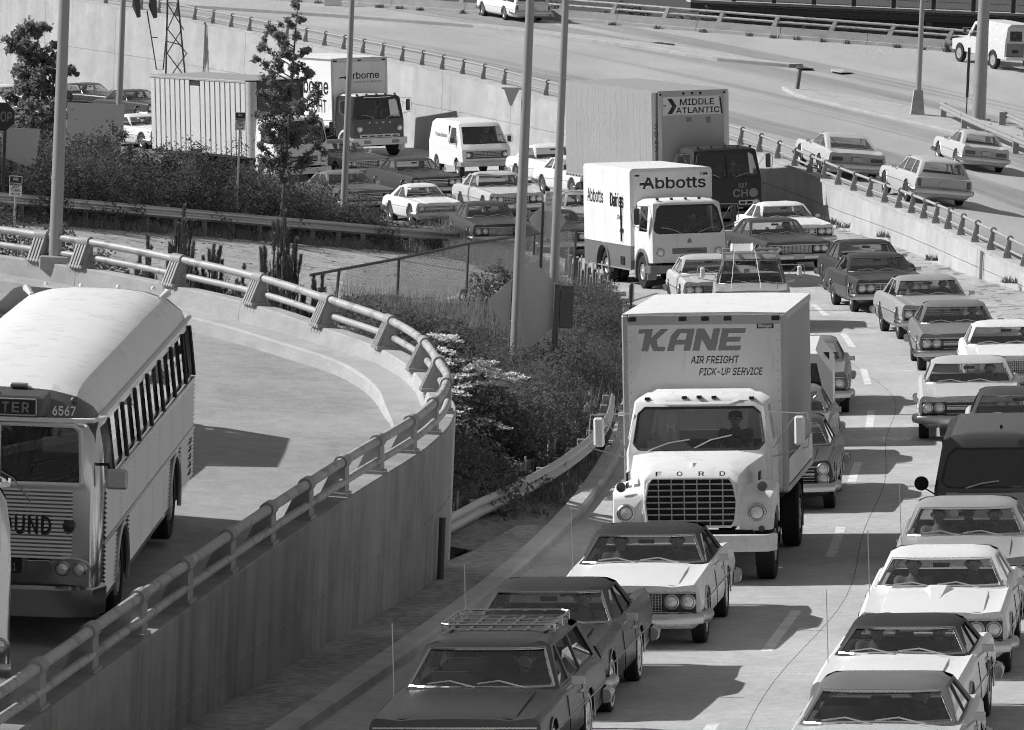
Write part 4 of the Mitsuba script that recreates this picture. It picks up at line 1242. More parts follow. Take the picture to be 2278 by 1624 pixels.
    if s['kind'] == 'wagon' and s.get('rack'):
        def rack():
            z = s['zr'] + .095; x0, x1, yy_ = -s['head'] - .75, -(L - .75), hw - .36
            o = [tube([(x0, -yy_ + .1, z), (x0 - .12, -yy_, z), (x1 + .1, -yy_, z), (x1, -yy_ + .1, z), (x1, yy_ - .1, z), (x1 + .1, yy_, z), (x0 - .12, yy_, z), (x0, yy_ - .1, z), (x0, -yy_ + .1, z)], .014, 6)]
            o += [tube([(x_, y_, s['zr'] + .0), (x_, y_, z)], .012, 5) for x_ in (x0 - .15, (x0 + x1) / 2, x1 + .15) for y_ in (-yy_, yy_)]
            o += [box(x_ - .02, x_ + .02, -yy_, yy_, s['zr'] + .03, s['zr'] + .045) for x_ in np.linspace(x0 - .1, x1 + .1, 5)]
            o += [box(x1, x0, y_ - .02, y_ + .02, s['zr'] + .022, s['zr'] + .036) for y_ in np.linspace(-yy_ + .1, yy_ - .1, 6)]
            return merge(o)
        add('roof_rack', rack, 'm_chrome')
    return th, s

# ------------------------------------------------------------------ people
def bones(B):
    out = []
    for (a, ra), (b, rb) in B:
        def sp(c, r):
            u = np.linspace(0, PI, 7); w = np.linspace(0, 2 * PI, 11)[:-1]
            return [np.asarray(c) + r * np.array([math.sin(p) * math.cos(q), math.sin(p) * math.sin(q), math.cos(p)]) for p in u for q in w]
        out.append(man(hull(sp(a, ra) + sp(b, rb))))
    return m3.Manifold.batch_boolean(out, m3.OpType.Add)


def smoothed(M, length, it=8):
    v, f = unman(M.refine_to_length(length))
    t = trimesh.Trimesh(v, f, process=True); trimesh.smoothing.filter_taubin(t, iterations=it)
    return np.array(t.vertices), np.array(t.faces)


def person_meshes():
    """A seated driver: hips at the origin, x forwards, hands on the wheel in front."""
    P = dict(pel=(0, 0, .08), waist=(-.05, 0, .24), chest=(-.08, 0, .46), neck=(-.07, 0, .62), skull=(-.045, 0, .765), jaw=(-.005, 0, .70))
    B = [((P['pel'], .15), (P['waist'], .13)), ((P['waist'], .13), (P['chest'], .145)), ((P['chest'], .13), (P['neck'], .055)), ((P['neck'], .055), (P['skull'], .07)), ((P['skull'], .094), ((-.02, 0, .775), .088)), ((P['jaw'], .055), (P['skull'], .08)),
         (((.068, 0, .765), .012), ((.088, 0, .735), .016)), (((.055, .032, .752), .018), ((.05, .05, .74), .018)), (((.055, -.032, .752), .018), ((.05, -.05, .74), .018)), (((.058, -.02, .70), .016), ((.058, .02, .70), .016))]
    shirt = [((P['pel'], .162), (P['waist'], .142)), ((P['waist'], .142), (P['chest'], .156)), ((P['chest'], .142), ((-.075, 0, .60), .075))]
    for s in (1, -1):
        sh, el, wr = (-.08, s * .19, .545), (.06, s * .25, .29), (.29, s * .19, .33)
        B += [((P['chest'], .10), (sh, .068)), ((sh, .06), (el, .046)), ((el, .044), (wr, .030)), (((-.045, s * .095, .755), .016), ((-.05, s * .10, .785), .02)), (((0, s * .09, .06), .10), ((.40, s * .13, .12), .072)), (((.40, s * .13, .12), .07), ((.48, s * .13, -.30), .05)), (((.48, s * .13, -.30), .04), ((.62, s * .13, -.33), .035))]
        shirt += [((P['chest'], .112), (sh, .078)), ((sh, .072), ((-.01, s * .22, .41), .064))]
        palm = (.345, s * .165, .345)
        B += [((wr, .028), (palm, .026))]
        for k, (dz, ln) in enumerate(((.030, .9), (.011, 1.0), (-.008, .95), (-.026, .75))):
            a = (palm[0] + .03, palm[1], palm[2] + dz); b = (palm[0] + .062 * ln, palm[1] - s * .012, palm[2] + dz + .003); c = (palm[0] + .055 * ln, palm[1] - s * .045 * ln, palm[2] + dz)
            B += [((a, .0105), (b, .0095)), ((b, .0095), (c, .008))]
        B += [(((wr[0] + .03, wr[1] - s * .005, wr[2] + .03), .012), ((palm[0] + .02, palm[1] - s * .05, palm[2] + .048), .010))]
    body = smoothed(bones(B), .028, 4)
    sh = smoothed(bones(shirt), .04, 8)
    hair = cut(unman(bones([(((-.052, 0, .785), .101), ((-.035, 0, .800), .095))])), hull([(-.0 + a, b, c) for a, b, c in ((.03, -.2, .60), (.03, .2, .60), (.2, -.2, .60), (.2, .2, .60), (.06, -.2, .80), (.06, .2, .80), (.2, -.2, .80), (.2, .2, .80))]), box(-.3, .3, -.2, .2, .5, .72))
    glasses = merge([lathe([(0, 0), (0, .022), (.006, .022), (.006, 0)], 12, 0), move(lathe([(0, 0), (0, .022), (.006, .022), (.006, 0)], 12, 0), 0, .066, 0), box(-.002, .006, .0, .066, .006, .012), box(-.09, .0, -.03, -.025, .004, .010), box(-.09, .0, .092, .097, .004, .010)])
    return body, sh, hair, move(glasses, .06, -.033, .757)


_pm = person_meshes()
_pd = [mikit.ply(m_, k, 60) for m_, k in zip(_pm, ('m_skin', 'm_shirt', 'm_hair', 'm_steel_dark'))]
_cap = mikit.ply(merge([lathe([(.0, .104), (.05, .098), (.075, .06), (.08, 0)], 18, 2), hull([(.06, -.08, .0), (.06, .08, .0), (.19, -.055, -.012), (.19, .055, -.012), (.06, -.08, .012), (.06, .08, .012), (.18, 0, .0)])]), 'm_hair', 40)


def person(label, M, dx, dy, dz, shirt='m_shirt', turn=0, cap=False, glasses=False, group=None):
    th = Thing('person', label, 'person', M @ trimesh.transformations.translation_matrix([dx, dy, dz]) @ rot([0, 0, 1], rad(turn)), group)
    th.add('body', _pd[0], 'm_skin'); th.add('shirt', _pd[1], shirt); th.add('hair', _pd[2], 'm_hair')
    if glasses: th.add('glasses', _pd[3], 'm_steel_dark')
    if cap: d = dict(_cap); d['to_world'] = T(th.M @ trimesh.transformations.translation_matrix([-.045, 0, .81])); scene[th.key + '__cap'] = d
    return th


# ------------------------------------------------------------------ cabs and boxes of trucks
def cab_shell(xf, xb, hw, z0, zbelt, zr, rake, bow=.07, tin=.09, wz=(.05, .13), wy=(.10, .15), side=None, rear=False, corner=.06, split=False):
    def shape(o):
        p = []
        for s in (1, -1):
            p += [(xf - o, s * (hw - .06 - o), z0), (xf + bow * .5 - o, s * (hw * .55), z0), (xf - o, s * (hw - .05 - o), zbelt), (xf - .12, s * (hw - o), zbelt), (xf - .12, s * (hw - o), z0), (xf + bow - o, s * hw * .5, zbelt),
                  (xb + o, s * (hw - o), z0), (xb + o, s * (hw - o), zbelt)]
            z = zr - o
            p += [(xf - rake - o, s * (hw - tin - .05 - o), z - .10), (xf - rake + bow - o, s * hw * .45, z - .08), (xf - rake - .12 - o, s * (hw - tin - .02 - o), z - .09), (xf - rake - .10 - o, s * (hw - tin - .16), z - .02), (xf - rake + .0, s * hw * .4, z), (xf - rake - .3, s * .3, z + .03 - o * .3),
                  (xb + o, s * (hw - tin - o), z - .09), (xb + .05 + o, s * (hw - tin - .15), z), (xb + .3, s * .3, z + .03 - o * .3)]
        return hull(p)
    outer, inner = shape(0), shape(.045)
    inner = (np.where(inner[0][:, 2:] < z0 + .01, inner[0] + [0, 0, .12], inner[0]), inner[1])
    a, b, c0, c1 = hw - wy[0], hw - tin - wy[1], zbelt + wz[0], zr - wz[1]
    k = corner
    wp = [(-a + k, c0), (a - k, c0), (a - .01, c0 + k), (b + .01, c1 - k), (b - k, c1), (-b + k, c1), (-b - .01, c1 - k), (-a + .01, c0 + k)]
    cuts = [inner, prism(wp, 0, (xf + xb) / 2, xf + 1)]
    if side: cuts.append(prism(side, 1, -3, 3))
    rp = None
    if rear:
        rp = [(-hw * .6, zbelt + .25), (hw * .6, zbelt + .25), (hw * .6, c1 - .02), (-hw * .6, c1 - .02)]
        cuts.append(prism(rp, 0, xb - 1, xb + .3))
    shell = cut(outer, *cuts)
    def planes(poly, axis):
        out = []; c = np.mean(poly, 0)
        for p, q in zip(poly, poly[1:] + poly[:1]):
            n = np.array([-(q[1] - p[1]), q[0] - p[0]]); n = n if n @ (c - np.array(p)) > 0 else -n
            out.append((np.insert(np.array(p, float), axis, 0.), np.insert(n, axis, 0.)))
        return out
    mid = shape(.02)
    ws = slice_sheet(mid, planes(wp, 0) + [(np.array([(xf + xb) / 2, 0, 0]), np.array([1., 0, 0]))])
    sw = [slice_sheet(mid, planes(side, 1) + [(np.zeros(3), np.array([0, float(s), 0]))]) for s in (1, -1)] if side else []
    return shell, ws, sw


def truck_mirror(th, x, y, z, h=.42, w=.2, loop=True):
    s = 1 if y > 0 else -1
    k = th.add('mirror', box(x - .04, x + .04, y - w / 2, y + w / 2, z - h / 2, z + h / 2, .03), 'm_truck' if loop else 'm_steel_dark')
    yi = y - s * (w / 2 + .42)
    th.add('bracket', merge([tube([(x - .05, yi, z + h * .62), (x, y + s * (w / 2 + .04), z + h * .58), (x, y + s * (w / 2 + .07), z), (x, y + s * (w / 2 + .04), z - h * .55), (x - .05, yi, z - h * .95)], .013, 6), tube([(x, y - s * w / 2, z + h * .45), (x - .05, yi, z - h * .9)], .009, 5)]), 'm_galv', 40, parent=k)


def headlamp(th, x, y, z, R, parent=None, bez='m_chrome'):
    k = th.add('headlight', move(lathe([(0, 0), (.0, R * .86), (.03, R * .80), (.045, R * .45), (.05, 0)][::-1], 20, 0), x, y, z), 'm_lens', 50, parent=parent)
    th.add('bezel', move(lathe([(-.03, R * .86), (.03, R * .86), (.045, R * .97), (.03, R * 1.15), (-.03, R * 1.2)], 20, 0), x, y, z), bez, 40, parent=k)


def wiper(th, x, y, z, ln=.55, up=.22, s=1):
    th.add('wiper', tube([(x, y, z), (x - .03, y + s * ln * .5, z + up * .7), (x - .05, y + s * ln, z + up)], .011, 5), 'm_galv')


def box_body(th, x0, x1, hw, z0, z1, mt='m_truck', trim='m_alu', r=.0, ribs=0, front_mt=None, roof_mt=None):
    """A cargo box from x0 (front) back to x1: sides, front, roof, corner trim, each a part."""
    if r: th.add('box', hull([(x, s * (hw - a), z) for x in (x0, x1) for s in (1, -1) for a, z in ((0, z0), (0, z1 - r), (r * .3, z1 - r * .3), (r, z1))] + [(x0 + .05, s * (hw - r), z) for s in (1, -1) for z in (z0, z1 - r)]), mt, 25)
    else:
        th.add('front_panel', box(x0 - .04, x0, -hw + .06, hw - .06, z0 + .05, z1 - .09), front_mt or mt)
        for s in (1, -1):
            if ribs:
                n = int((x0 - x1) / .055)
                x = np.linspace(x1 + .05, x0 - .08, n * 2 + 1)
                prof = np.array([(a, (.012 if (i // 1) % 2 else .0)) for i, a in enumerate(x)])
                P = np.array([[(a, s * (hw - .03 + d), z) for a, d in prof] for z in (z0 + .08, z1 - .10)])
                th.add('side_panel', grid(P if s > 0 else P[:, ::-1]), trim)
                th.add('side_liner', box(x1, x0 - .05, min(s * (hw - .06), s * (hw - .035)), max(s * (hw - .06), s * (hw - .035)), z0 + .05, z1 - .09), mt)
            else: th.add('side_panel', box(x1, x0 - .05, min(s * (hw - .05), s * (hw - .01)), max(s * (hw - .05), s * (hw - .01)), z0 + .05, z1 - .09), mt)
            th.add('top_rail', box(x1, x0 - .06, min(s * (hw - .07), s * (hw + .012)), max(s * (hw - .07), s * (hw + .012)), z1 - .10, z1 - .004, .01), trim)
            th.add('bottom_rail', box(x1, x0 - .06, min(s * (hw - .07), s * (hw + .014)), max(s * (hw - .07), s * (hw + .014)), z0, z0 + .09, .01), trim)
            th.add('corner_post', box(x0 - .07, x0 + .012, min(s * (hw - .09), s * (hw + .008)), max(s * (hw - .09), s * (hw + .008)), z0, z1 - .006, .02), trim)
        th.add('front_top_rail', box(x0 - .06, x0 + .008, -hw + .09, hw - .09, z1 - .16, z1 - .006, .01), trim)
        th.add('front_sill', box(x0 - .06, x0 + .008, -hw + .09, hw - .09, z0, z0 + .07, .01), trim)
        th.add('roof', hull([(x, s * hw * k, z) for x in (x0, x1) for s in (1, -1) for k, z in ((1.0, z1 - .003), (1.0, z1 + .012), (.5, z1 + .03))]), roof_mt or mt, 20)
        th.add('rear_panel', box(x1 - .03, x1 - .002, -hw + .01, hw - .01, z0, z1 - .01), mt)
    if not r:
        n_ = int((z1 - z0) / .16)
        th.add('rivets', merge([box(x0 - .002, x0 + .006, y - .012, y + .012, z - .012, z + .012) for y in (-hw + .12, hw - .12) for z in np.linspace(z0 + .15, z1 - .25, n_)] + [box(x0 - .002, x0 + .012, y - .012, y + .012, z1 - .13, z1 - .106) for y in np.arange(-hw + .2, hw - .15, .14)]), trim, kind='stuff')
    th.add('floor', box(x1 + .05, x0 - .05, -hw + .12, hw - .12, z0 - .10, z0 - .005), 'm_under')


def truck_wheels(th, front, rears, hw=1.1, R=.48, w=.26, hub='m_alu_flat'):
    for s in (1, -1):
        add_wheel(th, front, s * (hw - w / 2), R, w, hub, cap=.50)
        for r in rears:
            add_wheel(th, r, s * (hw - w / 2), R, w, hub, cap=.50); add_wheel(th, r, s * (hw - w * 1.75), R, w, hub, cap=.50)
    for x in [front] + list(rears): th.add('axle', tube([(x, -hw + .3, R), (x, hw - .3, R)], .09, 8), 'm_under')


def letters(th, s, h, x, y, z, mt='m_letter', bold=True, width=None, slant=0.0, name='lettering', depth=.004):
    return th.add(name, on_front(text(s, h, depth, bold, width, slant), x, y, z), mt)


def side_letters(th, s, h, x, hw, z, mt='m_letter', width=None, slant=0, bold=True, s_=-1):
    m_ = text(s, h, .004, bold, width, slant)
    v, f = m_
    w_ = np.stack([x + v[:, 0] * (1 if s_ < 0 else -1), s_ * (hw + v[:, 2]), z + v[:, 1]], 1)
    th.add('side_lettering', (w_, f), mt)


# ------------------------------------------------------------------ the freight truck in the middle
def freight_truck(M):
    th = Thing('box_truck', 'white long-nosed box truck lettered KANE AIR FREIGHT, nearest truck in the middle', 'truck', M)
    shell, ws, sw = cab_shell(-1.28, -2.35, 1.10, 1.15, 1.84, 2.66, .26, bow=.06, tin=.10, wz=(.04, .17), wy=(.12, .10), side=[(-1.62, 1.98), (-1.78, 2.5), (-2.2, 2.5), (-2.2, 1.98)], corner=.09, rear=True)
    th.add('cab', shell, 'm_truck', 30)
    w = th.add('windshield', ws, 'm_glass', 30); th.add('seal', rim_tube(move(ws, .01), .026), 'm_rubber', 40, parent=w)
    for q in sw: th.add('side_window', q, 'm_glass')
    th.add('roof_cap', hull([(-1.50, s * .62, 2.60) for s in (1, -1)] + [(-1.44, s * .45, 2.54) for s in (1, -1)] + [(-1.56, s * .93, 2.56) for s in (1, -1)] + [(-2.3, s * .93, 2.58) for s in (1, -1)] + [(-1.7, s * .7, 2.70) for s in (1, -1)] + [(-2.3, s * .7, 2.71) for s in (1, -1)]), 'm_truck', 40)
    for y in (-.78, -.22, .0, .22, .78): th.add('roof_light', hull([(-1.50 - abs(y) * .06 + a, y + b, 2.63 - abs(y) * .03 + c) for a in (-.05, .03) for b in (-.035, .035) for c in (0, .035)]), 'm_letter')
    # hood with a raised middle, fenders with lamps
    th.add('hood', hull([(x, s * y, z) for s in (1, -1) for x, y, z in ((-1.30, .98, 1.80), (-1.30, 1.02, 1.55), (-1.30, .6, 1.87), (-.1, .70, 1.60), (.02, .68, 1.50), (-.55, .80, 1.70), (.02, .72, .86), (-.12, .55, 1.685), (-1.30, .95, .9), (-.55, .5, 1.79))]), 'm_truck', 42)
    for s in (1, -1):
        fen = hull([(x, s * y, z) for x, y, z in ((-.02, .70, .78), (-.02, 1.14, .80), (-.02, .70, 1.30), (-.10, 1.15, 1.24), (-.22, 1.18, 1.33), (-.22, .72, 1.42), (-1.0, 1.20, 1.40), (-1.0, .75, 1.5), (-1.45, 1.18, 1.38), (-1.45, .7, 1.4), (-1.45, 1.18, .8), (-1.45, .7, .8), (-.14, 1.18, .80))])
        fen = cut(fen, prism([(-.82 + .60 * math.cos(a), .50 + .60 * math.sin(a)) for a in np.linspace(0, 2 * PI, 25)[:-1]], 1, min(s * .6, s * 1.4), max(s * .6, s * 1.4)))
        th.add('fender', fen, 'm_truck', 40)
        headlamp(th, .0, s * .965, 1.06, .115)
        k = th.add('turn_signal', move(lathe([(0, 0), (0, .075), (.04, .07), (.055, 0)][::-1], 16, 0), -.12, s * 1.04, 1.43), 'm_tail', 40)
        th.add('reflector', move(lathe([(0, 0), (0, .045), (.01, .045), (.012, 0)][::-1], 14, 0), .0, s * 1.03, .82), 'm_tail', 40)
        th.add('badge', box(-.62, -.35, min(s * .96, s * .985), max(s * .96, s * .985), 1.50, 1.62), 'm_letter')
        th.add('badge', box(-.60, -.40, min(s * .975, s * 1.0), max(s * .975, s * 1.0), 1.36, 1.46), 'm_letter')
        truck_mirror(th, -1.42, s * 1.50, 2.14, .44, .16)
        th.add('step', box(-2.3, -1.6, min(s * .9, s * 1.12), max(s * .9, s * 1.12), .55, .62, .02), 'm_alu_flat')
        th.add('fuel_tank', xf(tube([(-2.4, 0, 0), (-1.5, 0, 0)], .24, 16), trimesh.transformations.translation_matrix([-.0, s * .85, .78])), 'm_alu_flat', 40)
    gz0, gz1, gy0 = .86, 1.575, .66
    th.add('grille_recess', prism([(-gy0 + .07, gz0), (gy0 - .07, gz0), (gy0 - .01, gz0 + .08), (gy0 + .02, 1.22), (gy0 - .03, gz1 - .08), (gy0 - .10, gz1), (-gy0 + .10, gz1), (-gy0 + .03, gz1 - .08), (-gy0 - .02, 1.22), (-gy0 + .01, gz0 + .08)], 0, .025, .05), 'm_under')
    oc = [(-gy0 + .07, gz0), (gy0 - .07, gz0), (gy0 - .01, gz0 + .08), (gy0 + .02, 1.22), (gy0 - .03, gz1 - .08), (gy0 - .10, gz1), (-gy0 + .10, gz1), (-gy0 + .03, gz1 - .08), (-gy0 - .02, 1.22), (-gy0 + .01, gz0 + .08)]
    th.add('grille_frame', tube([(.07, a, b) for a, b in oc + oc[:1]], .022, 6), 'm_truck', 40)
    wid = lambda z: np.interp(z, [gz0, gz0 + .08, 1.22, gz1 - .08, gz1], [gy0 - .07, gy0 - .01, gy0 + .02, gy0 - .03, gy0 - .10])
    for z in np.linspace(gz0, gz1, 9)[1:-1]: th.add('grille_bar', box(.05, .085, -wid(z), wid(z), z - .010, z + .010), 'm_alu_flat')
    for y in np.linspace(-gy0, gy0, 8)[1:-1]: th.add('grille_bar', box(.05, .08, y - .008, y + .008, gz0 + .01, gz1 - .01), 'm_alu_flat')
    for c, y in zip('FORD', (-.47, -.16, .16, .47)): letters(th, c, .062, .035, y, 1.605, width=.085 if c != 'I' else .03)
    th.add('bumper', sweep([(-.10, -1.2, .62), (.10, -1.12, .62), (.14, -.6, .62), (.14, .6, .62), (.10, 1.12, .62), (-.10, 1.2, .62)], [(.0, -.13), (.05, -.12), (.06, .12), (.0, .13)][::-1]), 'm_truck', 30)
    th.add('valance', box(-.12, .0, -.9, .9, .60, .80), 'm_under')
    th.add('hood_emblem', hull([(-.18, -.03, 1.70), (-.18, .03, 1.70), (-.3, .0, 1.76), (-.5, -.09, 1.755), (-.5, .09, 1.755), (-.4, 0, 1.70)]), 'm_truck')
    wiper(th, -1.24, -.12, 1.87, .62, .22, 1); wiper(th, -1.24, -.75, 1.87, .62, .16, 1)
    th.add('seat', hull([(x, s * .85, z) for s in (1, -1) for x, z in ((-1.85, 1.3), (-1.75, 1.5), (-2.18, 1.95), (-2.28, 1.95), (-2.25, 1.3))]), 'm_seat')
    th.add('dashboard', box(-1.62, -1.36, -.95, .95, 1.62, 1.85, .04), 'm_interior')
    ang = np.linspace(0, 2 * PI, 25); th.add('steering_wheel', tube([(-1.72 + .09 * math.sin(a), .48 + .22 * math.cos(a), 1.87 + .18 * math.sin(a)) for a in ang], .014, 6), 'm_under', 40)
    th.add('chassis', merge([box(-7.0, -.3, y - .05, y + .05, .62, .88) for y in (-.42, .42)]), 'm_under', kind='stuff')
    box_body(th, -2.46, -7.4, 1.235, 1.12, 3.82, 'm_truck', 'm_alu_flat', ribs=1, front_mt='m_truck')
    th.add('side_band', grid([[(-7.35, 1.242, 1.24), (-2.6, 1.242, 1.24)], [(-7.35, 1.242, 1.62), (-2.6, 1.242, 1.62)]]), 'm_truck')
    for y in (-1.08, -.32, .02, .36, 1.08): th.add('marker_light', box(-2.455, -2.43, y - .06, y + .06, 3.72, 3.79, .008), 'm_letter')
    fx_ = -2.456
    K_ = [[(-.30, .80), (0, .80), (0, 0), (.30, 0), (.30, .36), (.50, 0), (.98, 0), (.98, .20), (.66, .20), (.55, .52), (.98, 1), (.64, 1), (.30, .60), (.30, 1), (-.30, 1)]]
    A_ = [[(0, 0), (.04, .70), (.26, 1), (1, 1), (1, 0), (.70, 0), (.70, .28), (.30, .28), (.30, 0)], [(.32, .50), (.70, .50), (.70, .80), (.42, .80)]]
    N_ = [[(0, 0), (.30, 0), (.30, .52), (.68, 0), (1, 0), (1, 1), (.70, 1), (.70, .48), (.32, 1), (0, 1)]]
    E_ = [[(0, 0), (.95, 0), (.95, .22), (.30, .22), (.30, .39), (.86, .39), (.86, .61), (.30, .61), (.30, .78), (1, .78), (1, 1), (0, 1)]]
    for i, g_ in enumerate((K_, A_, N_, E_)):
        cs_ = m3.CrossSection([[(x * .355 + i * .385 + y * .075, y * .335) for x, y in c] for c in g_], m3.FillRule.EvenOdd)
        th.add('lettering', on_front(unman(m3.Manifold.extrude(cs_, .004)), fx_, -.95, 3.27), 'm_letter_grey')
    letters(th, 'AIR FREIGHT', .108, fx_, .16, 3.08, width=.72, slant=.2); letters(th, 'PICK-UP SERVICE', .108, fx_, .40, 2.90, width=.95, slant=.2)
    k = th.add('maker_plate', box(-2.455, -2.445, .80, 1.05, 3.60, 3.67), 'm_letter'); letters(th, 'Morgan', .05, -2.443, .925, 3.615, 'm_letter_white', width=.2)
    truck_wheels(th, -.82, [-5.6], 1.17, .50, .27)
    th.add('mud_flap', box(-6.25, -6.22, .65, 1.17, .25, 1.0), 'm_under'); th.add('mud_flap', box(-6.25, -6.22, -1.17, -.65, .25, 1.0), 'm_under')
    sh = Thing('hanging_shirt', 'pale work shirt hanging in the windshield of the freight truck', 'shirt', M)
    rng = np.random.default_rng(5); P = []
    for u, (w_, d_) in zip(np.linspace(0, 1, 9), ((.05, .03), (.13, .04), (.17, .05), (.18, .06), (.18, .06), (.19, .07), (.19, .07), (.20, .08), (.20, .08))):
        a = np.linspace(0, 2 * PI, 21)[:-1]
        P.append([(-1.70 + d_ * math.sin(t) * (1 + .3 * math.sin(5 * t + u * 4)), -.52 + w_ * math.cos(t), 2.58 - .60 * u + .01 * math.sin(7 * t)) for t in a])
    sh.add('cloth', loft(P), 'p_cream', 40)
    sh.add('sleeve', loft([[(-1.70 + .05 * math.sin(t), -.66 - .02 * k + .055 * math.cos(t), 2.44 - .11 * k) for t in np.linspace(0, 2 * PI, 13)[:-1]] for k in range(4)]), 'p_cream', 40)
    sh.add('label', on_front(text('H', .13, .004, True, width=.12), -1.60, -.44, 2.12), 'm_letter_white')
    person('truck driver in sunglasses and cap at the wheel of the freight truck', M, -2.08, .48, 1.50, 'm_shirt_dark', cap=True, glasses=True)
    return th


# ------------------------------------------------------------------ cab-over trucks
def cabover(th, paint, hw=1.12, zr=2.44, zb=1.52, z0=.72, depth=1.7, rake=.22, bumper=(.45, .68), bump_mt='p_mid', roof_mt=None, lamp_z=1.03, lamp_y=.84, split=False, slots=False, R=.46, wz=(.06, .15), lights=5):
    shell, ws, sw = cab_shell(.0, -depth, hw, z0, zb, zr, rake, side=[(-.40, zb + .08), (-.50, zr - .18), (-depth + .4, zr - .18), (-depth + .4, zb + .08)], corner=.10, wz=wz)
    shell = cut(shell, prism([(-.80 + .58 * math.cos(a), .46 + .58 * math.sin(a)) for a in np.linspace(0, 2 * PI, 25)[:-1]], 1, hw - .35, hw + .3), prism([(-.80 + .58 * math.cos(a), .46 + .58 * math.sin(a)) for a in np.linspace(0, 2 * PI, 25)[:-1]], 1, -hw - .3, -hw + .35))
    th.add('cab', shell, paint, 35)
    w = th.add('windshield', ws, 'm_glass', 30); th.add('seal', rim_tube(move(ws, .012), .028), 'm_rubber', 40, parent=w)
    for q in sw: th.add('side_window', q, 'm_glass')
    if split: th.add('windshield_post', tube([(.09, 0, zb + .05), (-rake + .08, 0, zr - .14)], .03, 6), paint)
    if roof_mt: th.add('roof_cap', hull([(x, s * y, z) for s in (1, -1) for x, y, z in ((-rake + .10, hw * .42, zr - .09), (-rake - .05, hw - .17, zr - .10), (-depth + .02, hw - .12, zr - .09), (-depth + .02, hw - .25, zr + .03), (-rake - .12, hw - .27, zr + .015), (-rake - .3, .3, zr + .05), (-depth + .3, .3, zr + .05))]), roof_mt, 30)
    for y in np.linspace(-hw + .3, hw - .3, lights) if lights else (): th.add('roof_light', hull([(-rake - .06 - .06 * abs(y) + a, y + b, zr + .0 + c) for a in (-.06, .05) for b in (-.03, .03) for c in (0, .065)]), 'm_letter')
    for s in (1, -1):
        headlamp(th, .045, s * lamp_y, lamp_z, .105)
        truck_mirror(th, -.30, s * (hw + .30), (zb + zr) / 2 + .05, .46, .17, loop=False)
        th.add('fender', cut(prism([(-.80 + .66 * math.cos(a), .46 + .66 * math.sin(a)) for a in np.linspace(-.3, PI + .3, 18)], 1, min(s * (hw - .2), s * (hw + .05)), max(s * (hw - .2), s * (hw + .05))), prism([(-.80 + .57 * math.cos(a), .46 + .57 * math.sin(a)) for a in np.linspace(0, 2 * PI, 25)[:-1]], 1, -3, 3)), bump_mt, 35)
    th.add('bumper', sweep([(-.25, -hw - .03, sum(bumper) / 2), (.04, -hw + .0, sum(bumper) / 2), (.12, -hw + .3, sum(bumper) / 2), (.12, hw - .3, sum(bumper) / 2), (.04, hw, sum(bumper) / 2), (-.25, hw + .03, sum(bumper) / 2)], [(.0, (bumper[0] - bumper[1]) / 2), (.07, (bumper[0] - bumper[1]) / 2), (.07, (bumper[1] - bumper[0]) / 2), (.0, (bumper[1] - bumper[0]) / 2)][::-1]), bump_mt, 30)
    th.add('seat', box(-depth + .1, -depth + .35, -hw + .1, hw - .1, z0 + .13, zr - .55, .05), 'm_interior')
    th.add('dashboard', box(-.45, -.12, -hw + .1, hw - .1, z0 + .13, zb + .02, .04), 'm_interior')
    th.add('liner', box(-depth + .055, -depth + .09, -hw + .07, hw - .07, z0 + .13, zr - .16), 'm_interior')
    ang = np.linspace(0, 2 * PI, 25); th.add('steering_wheel', tube([(-.52 + .16 * math.sin(a), .5 + .22 * math.cos(a), zb + .06 + .12 * math.sin(a)) for a in ang], .015, 6), 'm_under', 40)
    wiper(th, .10, -.25, zb + .06, .55, .16, -1); wiper(th, .10, .25, zb + .06, .55, .14, 1)


